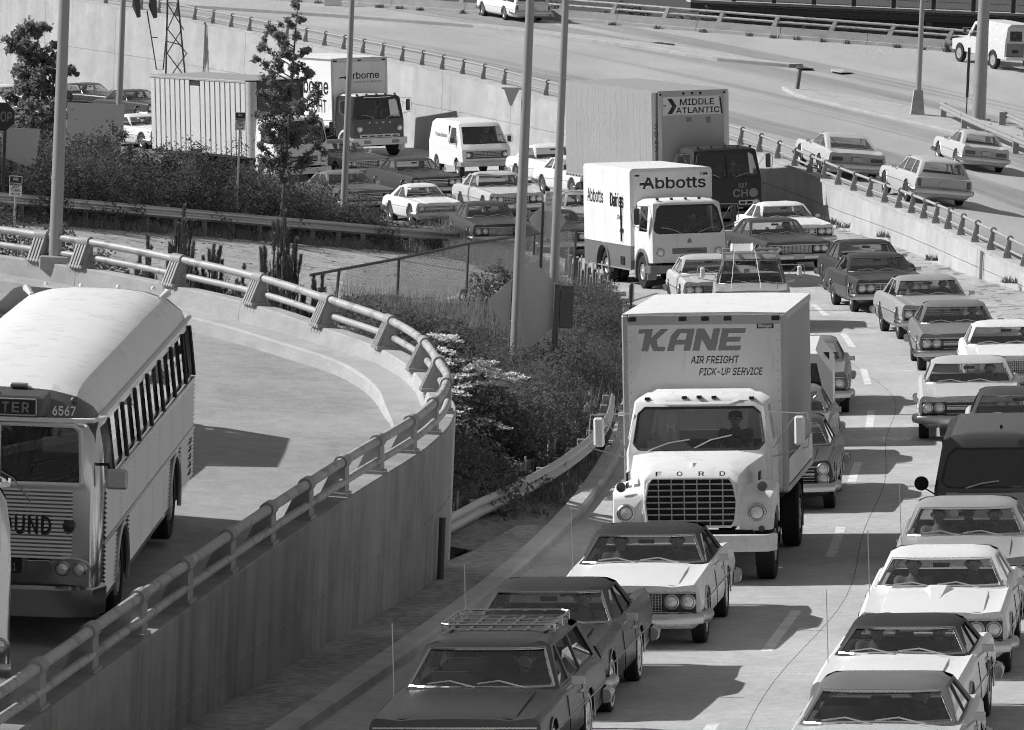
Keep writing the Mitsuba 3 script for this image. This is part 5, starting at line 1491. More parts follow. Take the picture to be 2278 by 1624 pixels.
def dairy_truck(M):
    th = Thing('box_truck', 'white dairy box truck lettered Abbotts with a grey lower band', 'truck', M)
    cabover(th, 'm_truck', 1.10, 2.46, 1.50, .74, 1.6, .20, (.46, .67), 'p_mid')
    th.add('grille', box(.045, .075, -.50, .50, .98, 1.14, .01), 'p_mid'); letters(th, 'INTERNATIONAL', .045, .076, .15, 1.035, 'm_letter', width=.45)
    th.add('emblem', on_front(prism([(-.07, 0), (.07, 0), (.05, .09), (0, .13), (-.05, .09)], 2, 0, .01), .075, .0, 1.28), 'm_letter_grey')
    x0, x1, hw, z0, z1 = -.95, -6.3, 1.20, 1.14, 3.30
    box_body(th, -1.62, x1, hw, z0, z1, 'm_truck', r=.10)
    th.add('skirt', cut(box(x1, -1.64, -hw + .0, hw - .0, .48, z0 - .006), prism([(-4.35 + .60 * math.cos(a), .46 + .60 * math.sin(a)) for a in np.linspace(0, 2 * PI, 25)[:-1]], 1, -3, 3), box(x1 + .1, -1.74, -hw + .05, hw - .05, .3, z0 - .1)), 'p_mid')
    th.add('skirt_trim', merge([box(x1, -1.64, s * hw - .012, s * hw + .012, .46, .50) for s in (1, -1)]), 'm_alu_flat', kind='stuff')
    for s in (1, -1):
        th.add('wheel_arch', cut(prism([(-4.35 + .68 * math.cos(a), .46 + .68 * math.sin(a)) for a in np.linspace(-.2, PI + .2, 18)], 1, min(s * (hw - .1), s * (hw + .04)), max(s * (hw - .1), s * (hw + .04))), prism([(-4.35 + .60 * math.cos(a), .46 + .60 * math.sin(a)) for a in np.linspace(0, 2 * PI, 25)[:-1]], 1, -3, 3)), 'p_mid', 30)
        th.add('side_door', box(-2.95, -2.35, min(s * hw, s * (hw + .015)), max(s * hw, s * (hw + .015)), z0 + .05, 2.55, .005), 'm_truck')
        d = th.key + '__side_door' + ('' if s > 0 else '_001')
        th.add('latch_rod', tube([(-2.42, s * (hw + .04), z0 + .1), (-2.42, s * (hw + .04), 2.5)], .02, 6), 'm_letter', parent=d); th.add('handle', box(-2.48, -2.30, min(s * hw, s * (hw + .06)), max(s * hw, s * (hw + .06)), 1.50, 1.60), 'm_letter', parent=d)
        th.add('tool_box', box(-2.6, -2.2, min(s * (hw), s * (hw + .02)), max(s * (hw), s * (hw + .02)), .58, .82), 'm_letter')
    letters(th, 'Abbotts', .30, -1.568, .08, 2.74, 'm_letter', width=1.85, bold=True); letters(th, '589', .08, -1.568, .95, 3.08, width=.2)
    th.add('lettering', on_front(prism([(0, 0), (.30, 0), (.30, .07), (0, .07)], 2, 0, .004), -1.568, -.93, 2.83), 'm_letter')
    side_letters(th, 'Abbotts', .36, -5.1, hw, 2.25, 'm_letter', width=1.6); side_letters(th, 'Dairies', .36, -2.9, hw + .016, 2.2, 'm_letter', width=1.3); side_letters(th, 'INC', .12, -2.6, hw + .016, 1.85, 'm_letter', width=.5)
    for y in (-1.0, 1.0): th.add('marker_light', box(-1.575, -1.555, y - .07, y + .07, z1 - .22, z1 - .17, .008), 'm_letter')
    truck_wheels(th, -.80, [-4.35], 1.12, .46, .25)
    th.add('chassis', box(-5.6, -.3, -.45, .45, .55, .80), 'm_under')
    person('shadowed driver in the dairy truck cab', M, -1.22, .50, 1.18, 'm_shirt_dark')
    return th


def air_truck(M):
    th = Thing('box_truck', 'white box truck with dark snub-nosed cab lettered Airborne, far back by the wall', 'truck', M)
    cabover(th, 'p_charcoal', 1.14, 2.48, 1.50, .80, 1.7, .16, (.50, .78), 'p_cream', roof_mt='p_cream', lamp_z=1.14, lamp_y=.88, split=True)
    for c, y in zip('FORD', (-.45, -.15, .15, .45)): letters(th, c, .065, .072, y, 1.36, 'm_letter_white', width=.08)
    th.add('emblem', on_front(prism([(-.05, 0), (0, -.05), (.05, 0), (0, .05)], 2, 0, .01), .075, .0, 1.16), 'm_letter_grey')
    th.add('grille_panel', box(-.02, .05, -.88, .88, .79, .93, .01), 'p_cream')
    for y in np.linspace(-.68, .68, 5): th.add('slot', box(.03, .058, y - .12, y + .12, .83, .88), 'm_letter')
    for y in (-.62, .62): th.add('licence_plate', box(.19, .2, y - .16, y + .16, .56, .70), 'm_letter_grey')
    box_body(th, -1.75, -6.9, 1.24, 1.15, 3.92, 'm_truck', 'm_alu')
    letters(th, 'Airborne', .26, -1.746, .10, 3.10, 'm_letter', width=1.55); th.add('lettering', on_front(prism([(0, 0), (.42, .03), (.40, .08), (.1, .06)], 2, 0, .004), -1.746, -.98, 3.12), 'm_letter'); letters(th, 'AIRBORNE FREIGHT CORPORATION', .065, -1.746, .34, 2.93, 'm_letter_grey', width=1.25)
    side_letters(th, 'Airborne', .62, -3.9, 1.232, 2.50, 'm_letter', width=3.6); side_letters(th, 'FREIGHT', .5, -3.6, 1.232, 1.75, 'm_letter', width=2.6)
    for y in (-1.08, 0, 1.08): th.add('marker_light', box(-1.745, -1.72, y - .08, y + .08, 3.80, 3.86), 'm_letter')
    truck_wheels(th, -.85, [-5.3], 1.14, .48, .26); th.add('chassis', box(-6.8, -.3, -.45, .45, .6, .9), 'm_under')
    person('shadowed driver in the dark cab of the Airborne truck', M, -1.28, .52, 1.18, 'm_shirt_dark')
    return th


def ribbed_truck(M):
    th = Thing('box_truck', 'truck with a long pale ribbed box and white cab behind the hedge', 'truck', M)
    cabover(th, 'm_truck', 1.12, 2.52, 1.50, .72, 1.6, .14, (.42, .66), 'm_truck', lamp_z=.95, lamp_y=.86, lights=5)
    th.add('grille', box(.04, .07, -.62, .62, .88, 1.08, .01), 'm_under'); th.add('grille_bars', merge([box(.07, .085, -.6, .6, z, z + .02) for z in (.92, .97, 1.02)]), 'm_alu_flat', kind='stuff')
    x0, x1, hw, z0, z1 = -1.75, -9.8, 1.23, .95, 3.86
    th.add('box', hull([(x, s * y, z) for s in (1, -1) for x, y in ((x1, hw - .04), (x0 - .25, hw - .04), (x0 - .06, hw - .13), (x0, hw - .32)) for z in (z0, z1 - .02)]), 'v_black', 30)
    n = 19; e = np.linspace(x1 + .02, x0 - .30, n + 1)
    for s in (-1, 1):
        for i in range(n):
            if s > 0 and i % 3: continue
            if s < 0 and i in (8, 9):
                if i == 8: th.add('side_door', box(e[8] + .03, e[10] - .03, -hw - .012, -hw + .035, z0 + .22, z1 - .30, .01), 'm_ribside')
                continue
            th.add('side_rib_panel', box(e[i] + .036, e[i + 1] - .036, min(s * (hw - .035), s * (hw + .012)), max(s * (hw - .035), s * (hw + .012)), z0 + .08, z1 - .10, .012), 'm_ribside')
        th.add('top_rail', box(x1, x0 - .28, min(s * (hw - .035), s * (hw + .03)), max(s * (hw - .035), s * (hw + .03)), z1 - .09, z1 + .0, .01), 'm_alu_flat')
    a = np.linspace(0, PI / 2, 6)
    th.add('corner_panel', grid([[(x0 - .30 + .31 * math.sin(t), -(hw + .006 - .31 * (1 - math.cos(t))), z) for z in (z0 + .05, z1 - .03)] for t in a]), 'm_ribside', True)
    th.add('roof', hull([(x, s * y, z) for s in (1, -1) for x, y in ((x1, hw), (x0 - .3, hw), (x0 - .05, hw - .2), (x0 + .01, hw - .4)) for z in (z1 + .003, z1 + .03)]), 'm_alu_flat', 25)
    th.add('front_panel', box(x0 + .002, x0 + .02, -hw + .33, hw - .33, z0 + .05, z1 - .05), 'p_charcoal')
    truck_wheels(th, -.80, [-6.6, -7.7], 1.14, .48, .26); th.add('chassis', box(x1 + .2, -.3, -.45, .45, .55, .93), 'm_under')
    return th


def trailer_truck(M):
    th = Thing('tractor', 'black cab-over tractor numbered 527 half hidden behind the dairy truck', 'truck', M)
    cabover(th, 'v_black', 1.18, 2.62, 1.62, .70, 1.75, .22, (.36, .58), 'p_black', lamp_z=.84, lamp_y=.95, lights=5, split=True)
    letters(th, '527', .14, .075, .50, 1.34, 'm_letter_grey', width=.28); letters(th, 'CH', .24, .075, .42, 1.04, 'm_letter_grey', width=.50)
    th.add('emblem', move(lathe([(0, 0), (0, .15), (.012, .15), (.014, .11), (.012, .10), (.012, 0)][::-1], 20, 0), .065, .86, 1.16), 'm_letter_grey')
    th.add('grille_bar', box(.06, .10, .35, 1.02, .77, .93, .02), 'm_alu'); th.add('slot', box(.095, .105, .40, .58, .81, .89), 'm_under'); th.add('slot', box(.095, .105, .62, .82, .81, .89), 'm_under')
    truck_wheels(th, -.80, [-3.6], 1.16, .5, .27); th.add('chassis', box(-4.6, -.3, -.45, .45, .6, .95), 'm_under')
    person('driver behind the windshield of the black tractor', M, -1.3, .55, 1.25, 'm_shirt_dark')
    M = M @ trimesh.transformations.translation_matrix([0, -.55, .0]) @ trimesh.transformations.translation_matrix([-2.2, 0, 0]) @ rot([0, 0, 1], rad(2.5)) @ trimesh.transformations.translation_matrix([2.2, 0, 0])
    tr = Thing('semi_trailer', 'long silver semi trailer with a MIDDLE ATLANTIC sign on its front', 'trailer', M)
    x0, x1, hw, z0, z1 = -2.1, -12.2, 1.29, 1.22, 4.44
    tr.add('body', hull([(x, s * y, z) for s in (1, -1) for x, y in ((x1, hw), (x0 - .22, hw), (x0 - .06, hw - .06), (x0, hw - .2)) for z in (z0, z1 - .05)]), 'm_alu_flat', 30)
    n = 15; e = np.linspace(x1 + .05, x0 - .3, n + 1)
    for s in (-1, 1):
        for i in range(n): tr.add('side_panel', box(e[i] + .006, e[i + 1] - .006, min(s * (hw - .01), s * (hw + .012)), max(s * (hw - .01), s * (hw + .012)), z0 + .10, z1 - .10), 'm_alu_flat')
        tr.add('bottom_rail', box(x1, x0 - .25, min(s * hw, s * (hw + .03)), max(s * hw, s * (hw + .03)), z0 - .02, z0 + .09, .01), 'm_alu_flat')
        for x in np.arange(x1 + .2, x0 - .4, .34): tr.add('rail_slot', box(x, x + .12, min(s * (hw + .026), s * (hw + .034)), max(s * (hw + .026), s * (hw + .034)), z0 - .0, z0 + .06), 'm_under')
        a = np.linspace(-.15, PI / 2 + .1, 8)
        tr.add('corner_post', grid([[(x0 - .21 + .235 * math.sin(t), s * (hw - .21 + .232 * math.cos(t)), z) for z in (z0 + .02, z1 - .06)] for t in (a if s < 0 else a)]), 'm_flute', True)
    tr.add('roof', hull([(x, s * y, z) for s in (1, -1) for x, y in ((x1, hw + .015), (x0 - .22, hw + .015), (x0 + .01, hw - .1)) for z in (z1 - .055, z1)]), 'm_alu_flat', 25)
    fx_ = x0 + .004
    tr.add('front_sign', box(fx_, fx_ + .006, -1.02, 1.0, 3.64, 4.24), 'm_letter_white')
    letters(tr, 'MIDDLE', .20, fx_ + .007, .16, 3.96, width=1.18); letters(tr, 'ATLANTIC', .18, fx_ + .007, .18, 3.70, width=1.50)
    def chev(k, w_): return [(0, 0), (w_, 0), (w_ + k, .25), (w_, .5), (0, .5), (k, .25)]
    tr.add('lettering', on_front(prism(chev(.16, .16), 2, 0, .004), fx_ + .007, -.86, 3.68), 'm_letter'); tr.add('lettering', on_front(prism([(0, 0), (.06, 0), (.0, .56), (-.06, .56)], 2, 0, .004), fx_ + .007, .98, 3.65), 'm_letter')
    letters(tr, 'M', .07, fx_ + .007, -.95, 3.92, width=.08); letters(tr, 'A', .07, fx_ + .007, -.63, 3.88, 'm_letter_grey', width=.08)
    for y, z in ((-.30, 4.34), (.0, 4.34), (.28, 4.34), (-1.1, 4.32), (1.1, 4.34)): tr.add('marker_light', move(lathe([(0, 0), (0, .045), (.04, .04), (.05, 0)][::-1], 12, 0), x0, y, z), 'm_letter')
    tr.add('placard', box(fx_, fx_ + .006,   .46, .62, 3.36, 3.56), 'm_letter_grey'); tr.add('placard', box(fx_, fx_ + .006, -.22, -.04, 3.42, 3.56), 'm_letter_grey')
    for i, c in enumerate('3047'): tr.add('lettering', xf(text(c, .17, .004, True, width=.13), np.array([[.64, 0, .77, x0 - .045], [.77, 0, -.64, -hw + .05], [0, 1, 0, 3.2 - i * .25], [0, 0, 0, 1.]])), 'm_letter')
    for i, w_ in enumerate((1.0, 1.4)): side_letters(tr, ('MIDDLE', 'ATLANTIC')[i], .9, -9.6 + 3.3 * i, hw + .013, 2.65, 'm_alu_flat', width=2.7)
    for r in (-10.2, -11.3):
        for s in (1, -1): add_wheel(tr, r, s * 1.03, .5, .27, 'm_alu_flat', cap=.5)
    tr.add('undercarriage', box(-12, -3.2, -.5, .5, .75, 1.19), 'm_under')
    return th


def delivery_van(M):
    th = Thing('delivery_van', 'white delivery van with dark grille in front of the long wall', 'van', M)
    def shape(o):
        p = []
        for s in (1, -1):
            p += [(-.10 - o, s * (.92 - o), .42), (-.06 - o, s * .6, .42), (-.04 - o, s * .6, 1.08), (-.12 - o, s * (.95 - o), 1.05), (-.5, s * (1.0 - o), .42), (-.55, s * (1.0 - o), 1.15), (-4.5 + o, s * (.98 - o), .42), (-4.5 + o, s * (.98 - o), 1.2),
                  (-.42 - o, s * (.93 - o), 1.20), (-.36 - o, s * .5, 1.24), (-1.02 - o, s * (.80 - o), 1.95 - o), (-.98 - o, s * .4, 2.0 - o), (-1.15, s * .7, 2.06 - o), (-1.2, s * (.84 - o), 1.94 - o), (-4.42 + o, s * (.84 - o), 1.94 - o), (-4.38 + o, s * .70, 2.06 - o), (-2.5, s * .4, 2.11 - o)]
        return hull(p)
    wp = [(-.83, 1.26), (.83, 1.26), (.72, 1.88), (-.72, 1.88)]; sp = [(-.72, 1.26), (-1.12, 1.84), (-1.75, 1.84), (-1.75, 1.26)]
    shell = cut(shape(0), shape(.04), prism(wp, 0, -2, 1), prism(sp, 1, -3, 3))
    shell = cut(shell, *[prism([(ax + .40 * math.cos(a), .36 + .40 * math.sin(a)) for a in np.linspace(0, 2 * PI, 25)[:-1]], 1, lo, hi) for ax in (-.75, -3.5) for lo, hi in ((.65, 1.3), (-1.3, -.65))])
    th.add('body', shell, 'p_white', 30)
    def planes(poly, axis):
        out = []; c = np.mean(poly, 0)
        for p, q in zip(poly, poly[1:] + poly[:1]):
            n = np.array([-(q[1] - p[1]), q[0] - p[0]]); n = n if n @ (c - np.array(p)) > 0 else -n
            out.append((np.insert(np.array(p, float), axis, 0.), np.insert(n, axis, 0.)))
        return out
    ws = slice_sheet(shape(.02), planes(wp, 0) + [(np.array([-2., 0, 0]), np.array([1., 0, 0]))]); w = th.add('windshield', ws, 'm_glass', 30); th.add('seal', rim_tube(move(ws, .01), .02), 'm_rubber', 40, parent=w)
    for s in (1, -1):
        th.add('side_window', slice_sheet(shape(.02), planes(sp, 1) + [(np.zeros(3), np.array([0, float(s), 0]))]), 'm_glass')
        headlamp(th, -.06, s * .72, .86, .085); truck_mirror(th, -.8, s * 1.12, 1.4, .22, .16, loop=False)
    th.add('grille', box(-.08, -.03, -.80, .80, .72, 1.0, .01), 'm_steel_dark'); th.add('grille_bars', merge([box(-.03, -.015, -.55, .55, z, z + .02) for z in (.78, .84, .90, .95)]), 'm_alu_flat', kind='stuff')
    th.add('front_bumper', sweep([(-.4, -1.02, .52), (-.05, -.98, .52), (.02, -.7, .52), (.02, .7, .52), (-.05, .98, .52), (-.4, 1.02, .52)], [(0, -.09), (.06, -.08), (.06, .08), (0, .09)][::-1]), 'm_alu_flat', 30)
    th.add('interior', box(-1.95, -1.9, -.92, .92, .5, 1.9), 'm_interior'); th.add('dashboard', box(-.75, -.5, -.85, .85, .8, 1.22, .03), 'm_interior')
    for z, s_, w_ in ((1.45, '', 1.6), (1.20, '', .9)): side_letters(th, 'Three Bears' if z > 1.3 else 'CLEANERS', .15 if z > 1.3 else .07, -2.9, .965, z, 'm_letter_grey', width=w_)
    for ax in (-.75, -3.5):
        for s in (1, -1): add_wheel(th, ax, s * .86, .35, .19)
    person('shadowed driver of the white delivery van', M, -1.45, .42, .95, 'm_shirt_dark')
    return th


def panel_truck(M):
    th = Thing('panel_truck', 'pale panel truck with round rear windows passing the thick pole', 'van', M)
    def shape(o):
        p = []
        for s in (1, -1): p += [(-1.45, s * (.92 - o), .5), (-1.45, s * (.92 - o), 1.15), (-1.85 - o, s * (.78 - o), 1.85 - o), (-2.1, s * .6, 1.98 - o), (-5.0 + o, s * (.96 - o), .5), (-5.0 + o, s * (.95 - o), 1.2), (-4.95 + o, s * (.84 - o), 1.86 - o), (-4.85 + o, s * .6, 2.0 - o)]
        return hull(p)
    wp = [(-.75, 1.22), (.75, 1.22), (.66, 1.78), (-.66, 1.78)]
    shell = cut(shape(0), shape(.04), prism(wp, 0, -2.2, 1), prism([(-1.75, 1.22), (-1.95, 1.75), (-2.6, 1.75), (-2.6, 1.22)], 1, -3, 3), box(-6, -4.5, -.72, -.12, 1.28, 1.72), box(-6, -4.5, .12, .72, 1.28, 1.72))
    shell = cut(shell, *[prism([(-3.95 + .46 * math.cos(a), .38 + .46 * math.sin(a)) for a in np.linspace(0, 2 * PI, 25)[:-1]], 1, lo, hi) for lo, hi in ((.6, 1.3), (-1.3, -.6))])
    th.add('body', shell, 'p_cream', 30)
    hood = hull([(x, s * y, z) for s in (1, -1) for x, y, z in ((-.1, .88, .5), (-.1, .9, .95), (-.3, .75, 1.08), (-1.5, .90, 1.15), (-1.5, .5, 1.24), (-1.5, .9, .5), (-.2, .4, 1.10))])
    th.add('hood', cut(hood, *[prism([(-.85 + .46 * math.cos(a), .38 + .46 * math.sin(a)) for a in np.linspace(0, 2 * PI, 25)[:-1]], 1, lo, hi) for lo, hi in ((.55, 1.3), (-1.3, -.55))]), 'p_cream', 35)
    th.add('windshield', grid([[(-1.52, -.75, 1.22), (-1.52, .75, 1.22)], [(-1.80, -.66, 1.80), (-1.80, .66, 1.80)]]), 'm_glass')
    for y in (-.42, .42): th.add('rear_window', grid([[(-4.95, y - .3, 1.28), (-4.95, y + .3, 1.28)], [(-4.94, y - .3, 1.72), (-4.94, y + .3, 1.72)]]), 'm_glass')
    th.add('interior', box(-4.7, -4.65, -.8, .8, .6, 1.8), 'm_interior'); th.add('rear_bumper', box(-5.16, -5.02, -.95, .95, .48, .62, .03), 'm_truck'); th.add('front_bumper', box(-.08, .05, -.95, .95, .45, .6, .03), 'm_chrome')
    th.add('rear_door', box(-5.012, -4.99, -.86, -.015, .55, 1.2), 'p_mid'); th.add('rear_door', box(-5.012, -4.99, .015, .86, .55, 1.2), 'p_mid'); th.add('licence_plate', box(-5.03, -5.013, .3, .6, .78, .92), 'm_letter')
    for s in (1, -1): truck_mirror(th, -1.6, s * 1.1, 1.45, .2, .14, loop=False)
    for ax in (-.85, -3.95):
        for s in (1, -1): add_wheel(th, ax, s * .84, .38, .2, 'm_galv')
    return th


def carryall(M):
    th, s = car('carryall', 'grey carryall with a ladder lashed on its roof, ahead of the dairy truck', 'car', M, L=4.9, W=1.95, zr=1.78, belt=1.12, hood=1.05, deck=1.05, cowl=1.55, head=1.85, rt=4.2, bl=4.5, kind='wagon', paint='p_silver', roof='p_mid', front='dual', bars=4, wb=2.9, fo=.75, roofin=.16, zb=.35, bulge=.04)
    lad = Thing('ladder', 'pale wooden ladder lashed flat on the roof of the carryall', 'ladder', M)
    lz = lambda x: 1.95 + (-1.35 - x) * .01
    for y in (-.45, .05): lad.add('rail', tube([(-1.35, y, lz(-1.35)), (-4.1, y, lz(-4.1))], .045, 4), 'm_letter_white')
    for x in np.linspace(-4.0, -1.5, 9): lad.add('rung', tube([(x, -.44, lz(x)), (x, .04, lz(x))], .028, 6), 'm_letter_white')
    for x in (-1.6, -3.4): th.add('roof_bar', merge([box(x - .04, x + .04, -.7, .7, 1.86, 1.92, .01), box(x - .03, x + .03, -.68, -.62, 1.74, 1.86), box(x - .03, x + .03, .62, .68, 1.74, 1.86)]), 'm_galv')
    for sy in (1, -1): truck_mirror(th, -1.75, sy * 1.2, 1.42, .26, .12)
    th.add('rope', tube([(-.35, .25, 1.02), (-1.3, .1, 1.98)], .008, 5), 'm_letter_white'); th.add('rope', tube([(-.35, -.5, 1.02), (-1.3, -.4, 1.98)], .008, 5), 'm_letter_white')
    return th


def small_camper(M):
    th = Thing('camper_van', 'small white square-cornered camper half hidden beside the freight box', 'van', M)
    def shape(o): return hull([(x, s * y, z) for s in (1, -1) for x, y, z in ((-o, .95 - o, .4), (-o, .95 - o, 1.25), (-.05 - o, .70 - o, 1.58), (-.25, .66, 1.64 - o), (-3.9 + o, .95 - o, .4), (-3.9 + o, .95 - o, 1.3), (-3.8 + o, .70, 1.64 - o))])
    wp = [(-.78, .95), (.78, .95), (.68, 1.42), (-.68, 1.42)]
    th.add('body', cut(shape(0), shape(.04), prism(wp, 0, -1, 1), *[prism([(ax + .38 * math.cos(a), .34 + .38 * math.sin(a)) for a in np.linspace(0, 2 * PI, 25)[:-1]], 1, lo, hi) for ax in (-.8, -3.3) for lo, hi in ((.6, 1.3), (-1.3, -.6))]), 'p_white', 25)
    th.add('windshield', grid([[(-.01, -.78, .95), (-.01, .78, .95)], [(-.035, -.68, 1.42), (-.035, .68, 1.42)]]), 'm_glass'); th.add('dashboard', box(-.5, -.1, -.85, .85, .6, .93), 'm_interior'); th.add('bulkhead', box(-1.6, -1.55, -.88, .88, .5, 1.5), 'm_interior')
    th.add('bumper', box(.01, .09, -.95, .95, .42, .56, .03), 'm_galv')
    for s in (1, -1): headlamp(th, .03, s * .7, .8, .085)
    for ax in (-.8, -3.3):
        for s in (1, -1): add_wheel(th, ax, s * .84, .33, .18)
    return th


def microbus(M):
    th = Thing('microbus', 'dark flat-fronted microbus with round mirror on a stalk, cut by the right edge', 'van', M)
    shell, ws, sw = cab_shell(0, -4.2, .88, .32, 1.10, 1.93, .22, bow=.10, tin=.12, wz=(.05, .20), wy=(.10, .10), side=[(-.35, 1.16), (-.48, 1.68), (-1.2, 1.68), (-1.2, 1.16)], corner=.10)
    shell = cut(shell, *[prism([(ax + .40 * math.cos(a), .33 + .40 * math.sin(a)) for a in np.linspace(0, 2 * PI, 25)[:-1]], 1, lo, hi) for ax in (-.95, -3.3) for lo, hi in ((.55, 1.3), (-1.3, -.55))])
    th.add('body', shell, 'p_dark', 38); w = th.add('windshield', ws, 'm_glass', 30); th.add('seal', rim_tube(move(ws, .01), .022), 'm_rubber', 40, parent=w)
    for q in sw: th.add('side_window', q, 'm_glass')
    th.add('front_panel', hull([(.035, -.62, .60), (.035, .62, .60), (.105, -.40, .60), (.105, .40, .60), (.06, -.70, 1.08), (.06, .70, 1.08), (.11, -.40, 1.07), (.11, .40, 1.07), (.03, -.7, 1.0), (.03, .7, 1.0)]), 'p_silver', 30)
    th.add('trim_line', tube([(.115, -.16, 1.06), (.12, -.10, .92), (.12, 0, .84), (.12, .10, .92), (.115, .16, 1.06)], .012, 6), 'm_chrome', 40)
    for s in (1, -1): headlamp(th, .05, s * .58, .78, .09)
    for s in (1, -1):
        k = th.add('mirror', move(lathe([(0, 0), (0, .11), (.03, .10), (.04, 0)][::-1], 18, 0), -.40, s * 1.08, 1.18), 'm_under', 40); th.add('stalk', tube([(-.40, s * .86, 1.0), (-.38, s * 1.05, 1.12)], .012, 6), 'm_under', parent=k)
    th.add('bumper', sweep([(-.3, -.9, .45), (.10, -.8, .45), (.16, 0, .45), (.10, .8, .45), (-.3, .9, .45)], [(0, -.08), (.05, -.07), (.05, .07), (0, .08)][::-1]), 'm_galv', 30)
    th.add('bulkhead', box(-1.6, -1.55, -.8, .8, .4, 1.75), 'm_interior'); th.add('dashboard', box(-.3, -.05, -.75, .75, .5, 1.1, .03), 'm_interior'); wiper(th, .13, -.4, 1.15, .5, .1, 1)
    th.add('roof_mark', hull([(-1.0 + a, .12 + b, 1.955 + c) for a in (-.05, .05) for b in (-.02, .02) for c in (0, .05)]), 'm_letter')
    for ax in (-.95, -3.3):
        for s in (1, -1): add_wheel(th, ax, s * .74, .33, .17)
    return th


# ------------------------------------------------------------------ buses
def bus(label, M, mirrors=True):
    th = Thing('bus', label, 'bus', M)
    L, hw, H = 10.7, 1.25, 3.10
    def ring(x, k, top, bot=.34):
        h = [(0, bot), (hw * .9, bot), (hw, bot + .10), (hw, 1.0), (hw, 1.80), (hw - .02, 2.25), (hw - .07, 2.62), (hw - .17, 2.82), (hw - .36, 2.98), (hw - .65, 3.07), (.3, 3.10), (0, 3.105)]
        z = lambda q: q if q < 1.9 else 1.9 + (q - 1.9) * (top - 1.9) / (3.105 - 1.9)
        half = [(y * k, z(q)) for y, q in h]
        return [(x, y, q) for y, q in half] + [(x, -y, q) for y, q in half[-2:0:-1]]
    st = [(0, .90, 2.68), (-.04, .94, 2.76), (-.10, .965, 2.84), (-.20, .985, 2.92), (-.36, 1, 2.99), (-.6, 1, 3.05), (-1.0, 1, 3.09), (-1.6, 1, 3.105), (-4, 1, 3.105), (-8, 1, 3.105), (-9.6, 1, 3.09), (-10.2, .99, 3.02), (-10.55, .96, 2.86), (-10.7, .9, 2.6)]
    body = loft([ring(*q) for q in st])
    wp = [(-1.02, 1.93), (-.99, 1.90), (-.05, 1.90), (-.05, 2.60), (-.92, 2.60), (-1.0, 2.54)]; wp2 = [(-y, z) for y, z in wp[::-1]]
    inn = box(-10.3, -.12, -1.16, 1.16, 1.0, 2.66)
    xs = [(-.42, -1.12), (-1.28, -2.52), (-2.56, -3.83), (-3.87, -5.18), (-5.22, -6.53), (-6.57, -7.88), (-7.92, -9.23), (-9.27, -10.2)]
    cuts = [inn, prism(wp, 0, -.4, 1), prism(wp2, 0, -.4, 1)]
    for a, b in ((-.42, -1.12), (-1.28, -10.2)): cuts.append(prism([(a - .10, 1.90), (b - .10, 1.90), (b + .12, 2.54), (a + .12, 2.54)] if a < -1 else [(a, 1.90), (b - .0, 1.90), (b + .12, 2.54), (a + .05, 2.54)], 1, -3, 3))
    for ax in (-2.15, -8.0):
        for lo, hi in ((.85, 1.5), (-1.5, -.85)): cuts.append(prism([(ax + .60 * math.cos(a), .48 + .62 * math.sin(a)) for a in np.linspace(0, 2 * PI, 25)[:-1]], 1, lo, hi))
    shell = cut(body, *cuts)
    t = trimesh.Trimesh(*shell); low = trimesh.intersections.slice_mesh_plane(t, [0, 0, -1.], [0, 0, 2.655], cap=False); up_ = trimesh.intersections.slice_mesh_plane(t, [0, 0, 1.], [0, 0, 2.655], cap=False)
    n_ = np.array([-.80, 0, .60]); roof = trimesh.intersections.slice_mesh_plane(up_, n_, [-.34, 0, 3.0], cap=False); dome = trimesh.intersections.slice_mesh_plane(up_, -n_, [-.34, 0, 3.0], cap=False)
    tm = lambda q: (np.array(q.vertices), np.array(q.faces))
    th.add('body', tm(low), 'm_flute', 35); th.add('roof', tm(roof), 'm_truck', 40); th.add('front_dome', tm(dome), 'p_middark', 40)
    for q, nm in ((wp, 'windshield'), (wp2, 'windshield')):
        k = th.add(nm, grid([[(-.035 - .02 * abs(q_) , q_, z) for q_ in np.linspace(min(y for y, _ in q), max(y for y, _ in q), 5)] for z in (1.90, 2.60)]), 'm_glass')
        loop = [(.012 - .05 * max(0, abs(y) - .5), y, z) for y, z in q]
        th.add('frame', tube(loop + loop[:1], .03, 6), 'm_truck', 40, parent=k)
    for a, b in xs:
        for s in (1, -1):
            k = th.add('side_window', grid([[(a, s * (hw - .045), 1.88), (b - .1, s * (hw - .045), 1.88)], [(a + .12, s * (hw - .10), 2.56), (b + .12, s * (hw - .10), 2.56)]]), 'm_glass')
            th.add('post', tube([(b - .12, s * (hw + .0), 1.88), (b + .10, s * (hw - .055), 2.56)], .028, 6), 'm_rubber', parent=k)
    th.add('belt_rail', merge([box(-10.3, -.35, s * hw - .015, s * hw + .02, 1.80, 1.86) for s in (1, -1)]), 'm_alu', kind='stuff'); th.add('roof_rail', merge([tube([(-.3, s * (hw - .075), 2.66), (-10.3, s * (hw - .075), 2.66)], .03, 6) for s in (1, -1)]), 'm_alu', 40, kind='stuff')
    # fluting in lengths along the flanks
    def flute(x0, x1, z0, z1, s, n):
        z = np.linspace(z0, z1, n * 2 + 1); d = np.where(np.arange(n * 2 + 1) % 2, .034, .0)
        P = np.array([[(x, s * (hw + q), zz) for x in (x0, x1)] for zz, q in zip(z, d)])
        return grid(P if s > 0 else P[:, ::-1])
